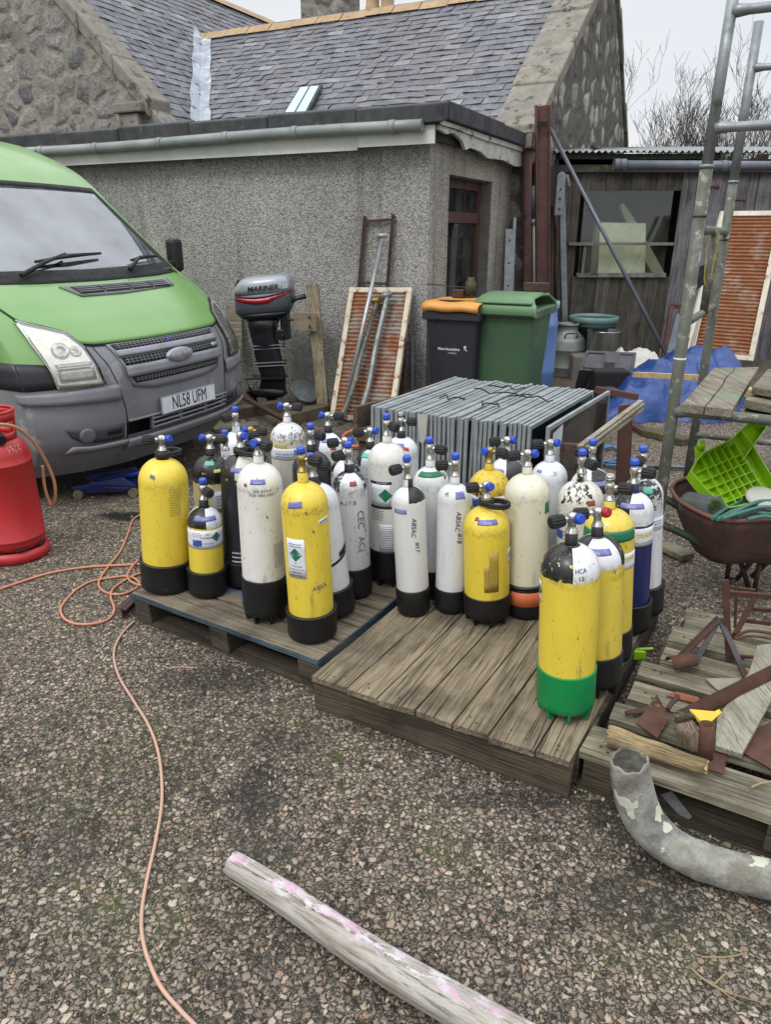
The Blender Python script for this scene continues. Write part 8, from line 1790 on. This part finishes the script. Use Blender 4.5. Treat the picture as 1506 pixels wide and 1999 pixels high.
mb.build('bristles', [plain('grey_bristle', rgb(140, 124, 106), .9), plain('brown_bristle', rgb(92, 76, 62), .9)], bt)
mb = MB(); mb.beam(b0 + Vector((0, .01, .008)), b1 + Vector((0, .01, .008)), .03, .016); mb.build('brush_back', M['pal_dark'], bt, bevel=.003)
# split log
l0, l1 = P(1188, 1436, .185), P(1380, 1500, .180); d_ = (l1 - l0); LL = d_.length; q_ = Vector((1, 0, 0)).rotation_difference(d_.normalized())
lt = thing('split_log', 'split pale log with rough bark lying along the front of the slatted pallet', 'log', l0, None, q_)
rr = random.Random(21); rows = []
ph = [rr.uniform(0, 6) for _ in range(6)]
for i in range(26):
    t = i / 25; row = []
    for j in range(22):
        a = 2 * math.pi * j / 22; r_ = .030 * (1 + .16 * math.sin(2 * a + ph[0] + t * 1.5) + .09 * math.sin(5 * a + ph[1]) + .05 * math.sin(9 * a + 6 * t + ph[2])) * (1 - .18 * t)
        if 2.6 < a < 3.6: r_ *= .78
        row.append(Vector((t * LL + (rr.uniform(-.006, .006) if i in (0, 25) else 0), r_ * math.cos(a) * 1.1, r_ * math.sin(a) * .9 + .002 * math.sin(t * 14))))
    rows.append(row)
mb = MB(); mb.grid(rows, close=True); k0 = len(mb.v) - 22; mb.f.append(list(reversed(range(22)))); mb.mi.append(1); mb.sm.append(False); mb.f.append([k0 + j for j in range(22)]); mb.mi.append(1); mb.sm.append(False)
mb.build('log_body', [wood('split_log_wood', rgb(136, 118, 88), rgb(170, 152, 116), rgb(78, 64, 48), 1.6, 0), wmat('pale_cut_end', rgb(186, 162, 118), rgb(160, 136, 96), 30, .9, 0, .3)], lt, local=True)
# sticks below
tag(MB().tube(catmull([P(1468, 1538, .15), P(1485, 1530, .155), P(1530, 1522, .16)], 5), .003, 6).build('thin_stick', M['twig']), 'thin pale stick on the front slat at the right edge', 'stick')
plate([(1290, 1552, .03), (1312, 1546, .05), (1352, 1596, .02), (1340, 1606, .01)], .004, wmat('speckled_shard', rgb(104, 104, 104), rgb(76, 76, 78), 30, .9, 0, .4), 'speckled_shard', 'speckled grey shard on the ground behind the elbow pipe', 'shard')
mb = MB(); g_ = P(1247, 1276, .10); mb.box(g_, (.045, .03, .035), jit=.004); mb.beam(g_ + Vector((0, 0, .02)), g_ + Vector((.05, -.01, .03)), .012, .008); tag(mb.build('green_clip', lime, bevel=.004), 'small lime green plastic clip wedged between the two right hand pallets', 'clip')
# ---- elbow pipe
n = NM('crusty_galvanised_elbow'); c = n.ramp(n.noise(9, 7, .7), [(.28, rgb(66, 64, 58)), (.42, rgb(118, 118, 112)), (.55, rgb(158, 158, 152)), (.66, rgb(130, 130, 118)), (.78, rgb(98, 94, 76))])
c = n.mix(n.ramp(n.noise(7, 6, .6), [(.52, 0), (.64, .55)]), c, rgb(104, 98, 74))
v_ = n.noise(11, 3, .5, co=n.mapping((1, 1, 1), loc=(3.3, 1.2, 0))); lich = n.ramp(n.math('ADD', v_, n.math('MULTIPLY', n.noise(60, 4), .10)), [(.675, 0), (.685, 1)])
c = n.mix(lich, c, rgb(196, 198, 180)); n.fin(c, .8, .1, n.bump(n.math('ADD', n.noise(34, 8, .75), n.math('MULTIPLY', lich, .4)), .9, .012), spec=.35); M['elbow'] = n.m
b0 = P(1272, 1608, .056); top_ = PY(1229, 1480, b0.y)
cl = catmull([P(1229, 1484, .30), P(1235, 1533, .218), P(1252, 1588, .132), P(1288, 1634, .082), P(1340, 1668, .060), P(1410, 1694, .056), P(1490, 1714, .056), P(1620, 1742, .056)], 8)
el = thing('elbow_pipe', 'thick crusty grey elbow pipe with an open ragged end, in front of the slatted pallet', 'pipe', b0 - Vector((0, 0, .056)))
mb = MB(); rr = random.Random(2); N = 30; rows = []; ref = None
for i, p in enumerate(cl):
    t_ = (cl[min(i + 1, len(cl) - 1)] - cl[max(i - 1, 0)]).normalized()
    if ref is None: ref = t_.cross(Vector((0, 1, 0))).normalized()
    ref = (ref - t_ * ref.dot(t_)).normalized(); bn = t_.cross(ref); u = i / (len(cl) - 1)
    R_ = .049 + .006 * math.sin(u * 6) * (1 if u < .5 else 0) + (.002 if .62 < u < .66 else 0)
    row = []
    for j in range(N):
        a = 2 * math.pi * j / N; row.append(p + (ref * math.cos(a) + bn * math.sin(a)) * R_ * (1 + .02 * math.sin(3 * a + 5 * u) + .012 * math.sin(7 * a + 11 * u)) - (t_ * (.006 * math.sin(3 * a) + .004 * math.sin(8 * a + 1) + rr.uniform(0, .003)) if i == 0 else Vector()))
    rows.append(row)
mb.grid(rows, close=True); mb.build('pipe_wall', M['elbow'], el, solid=.006, off=-1)
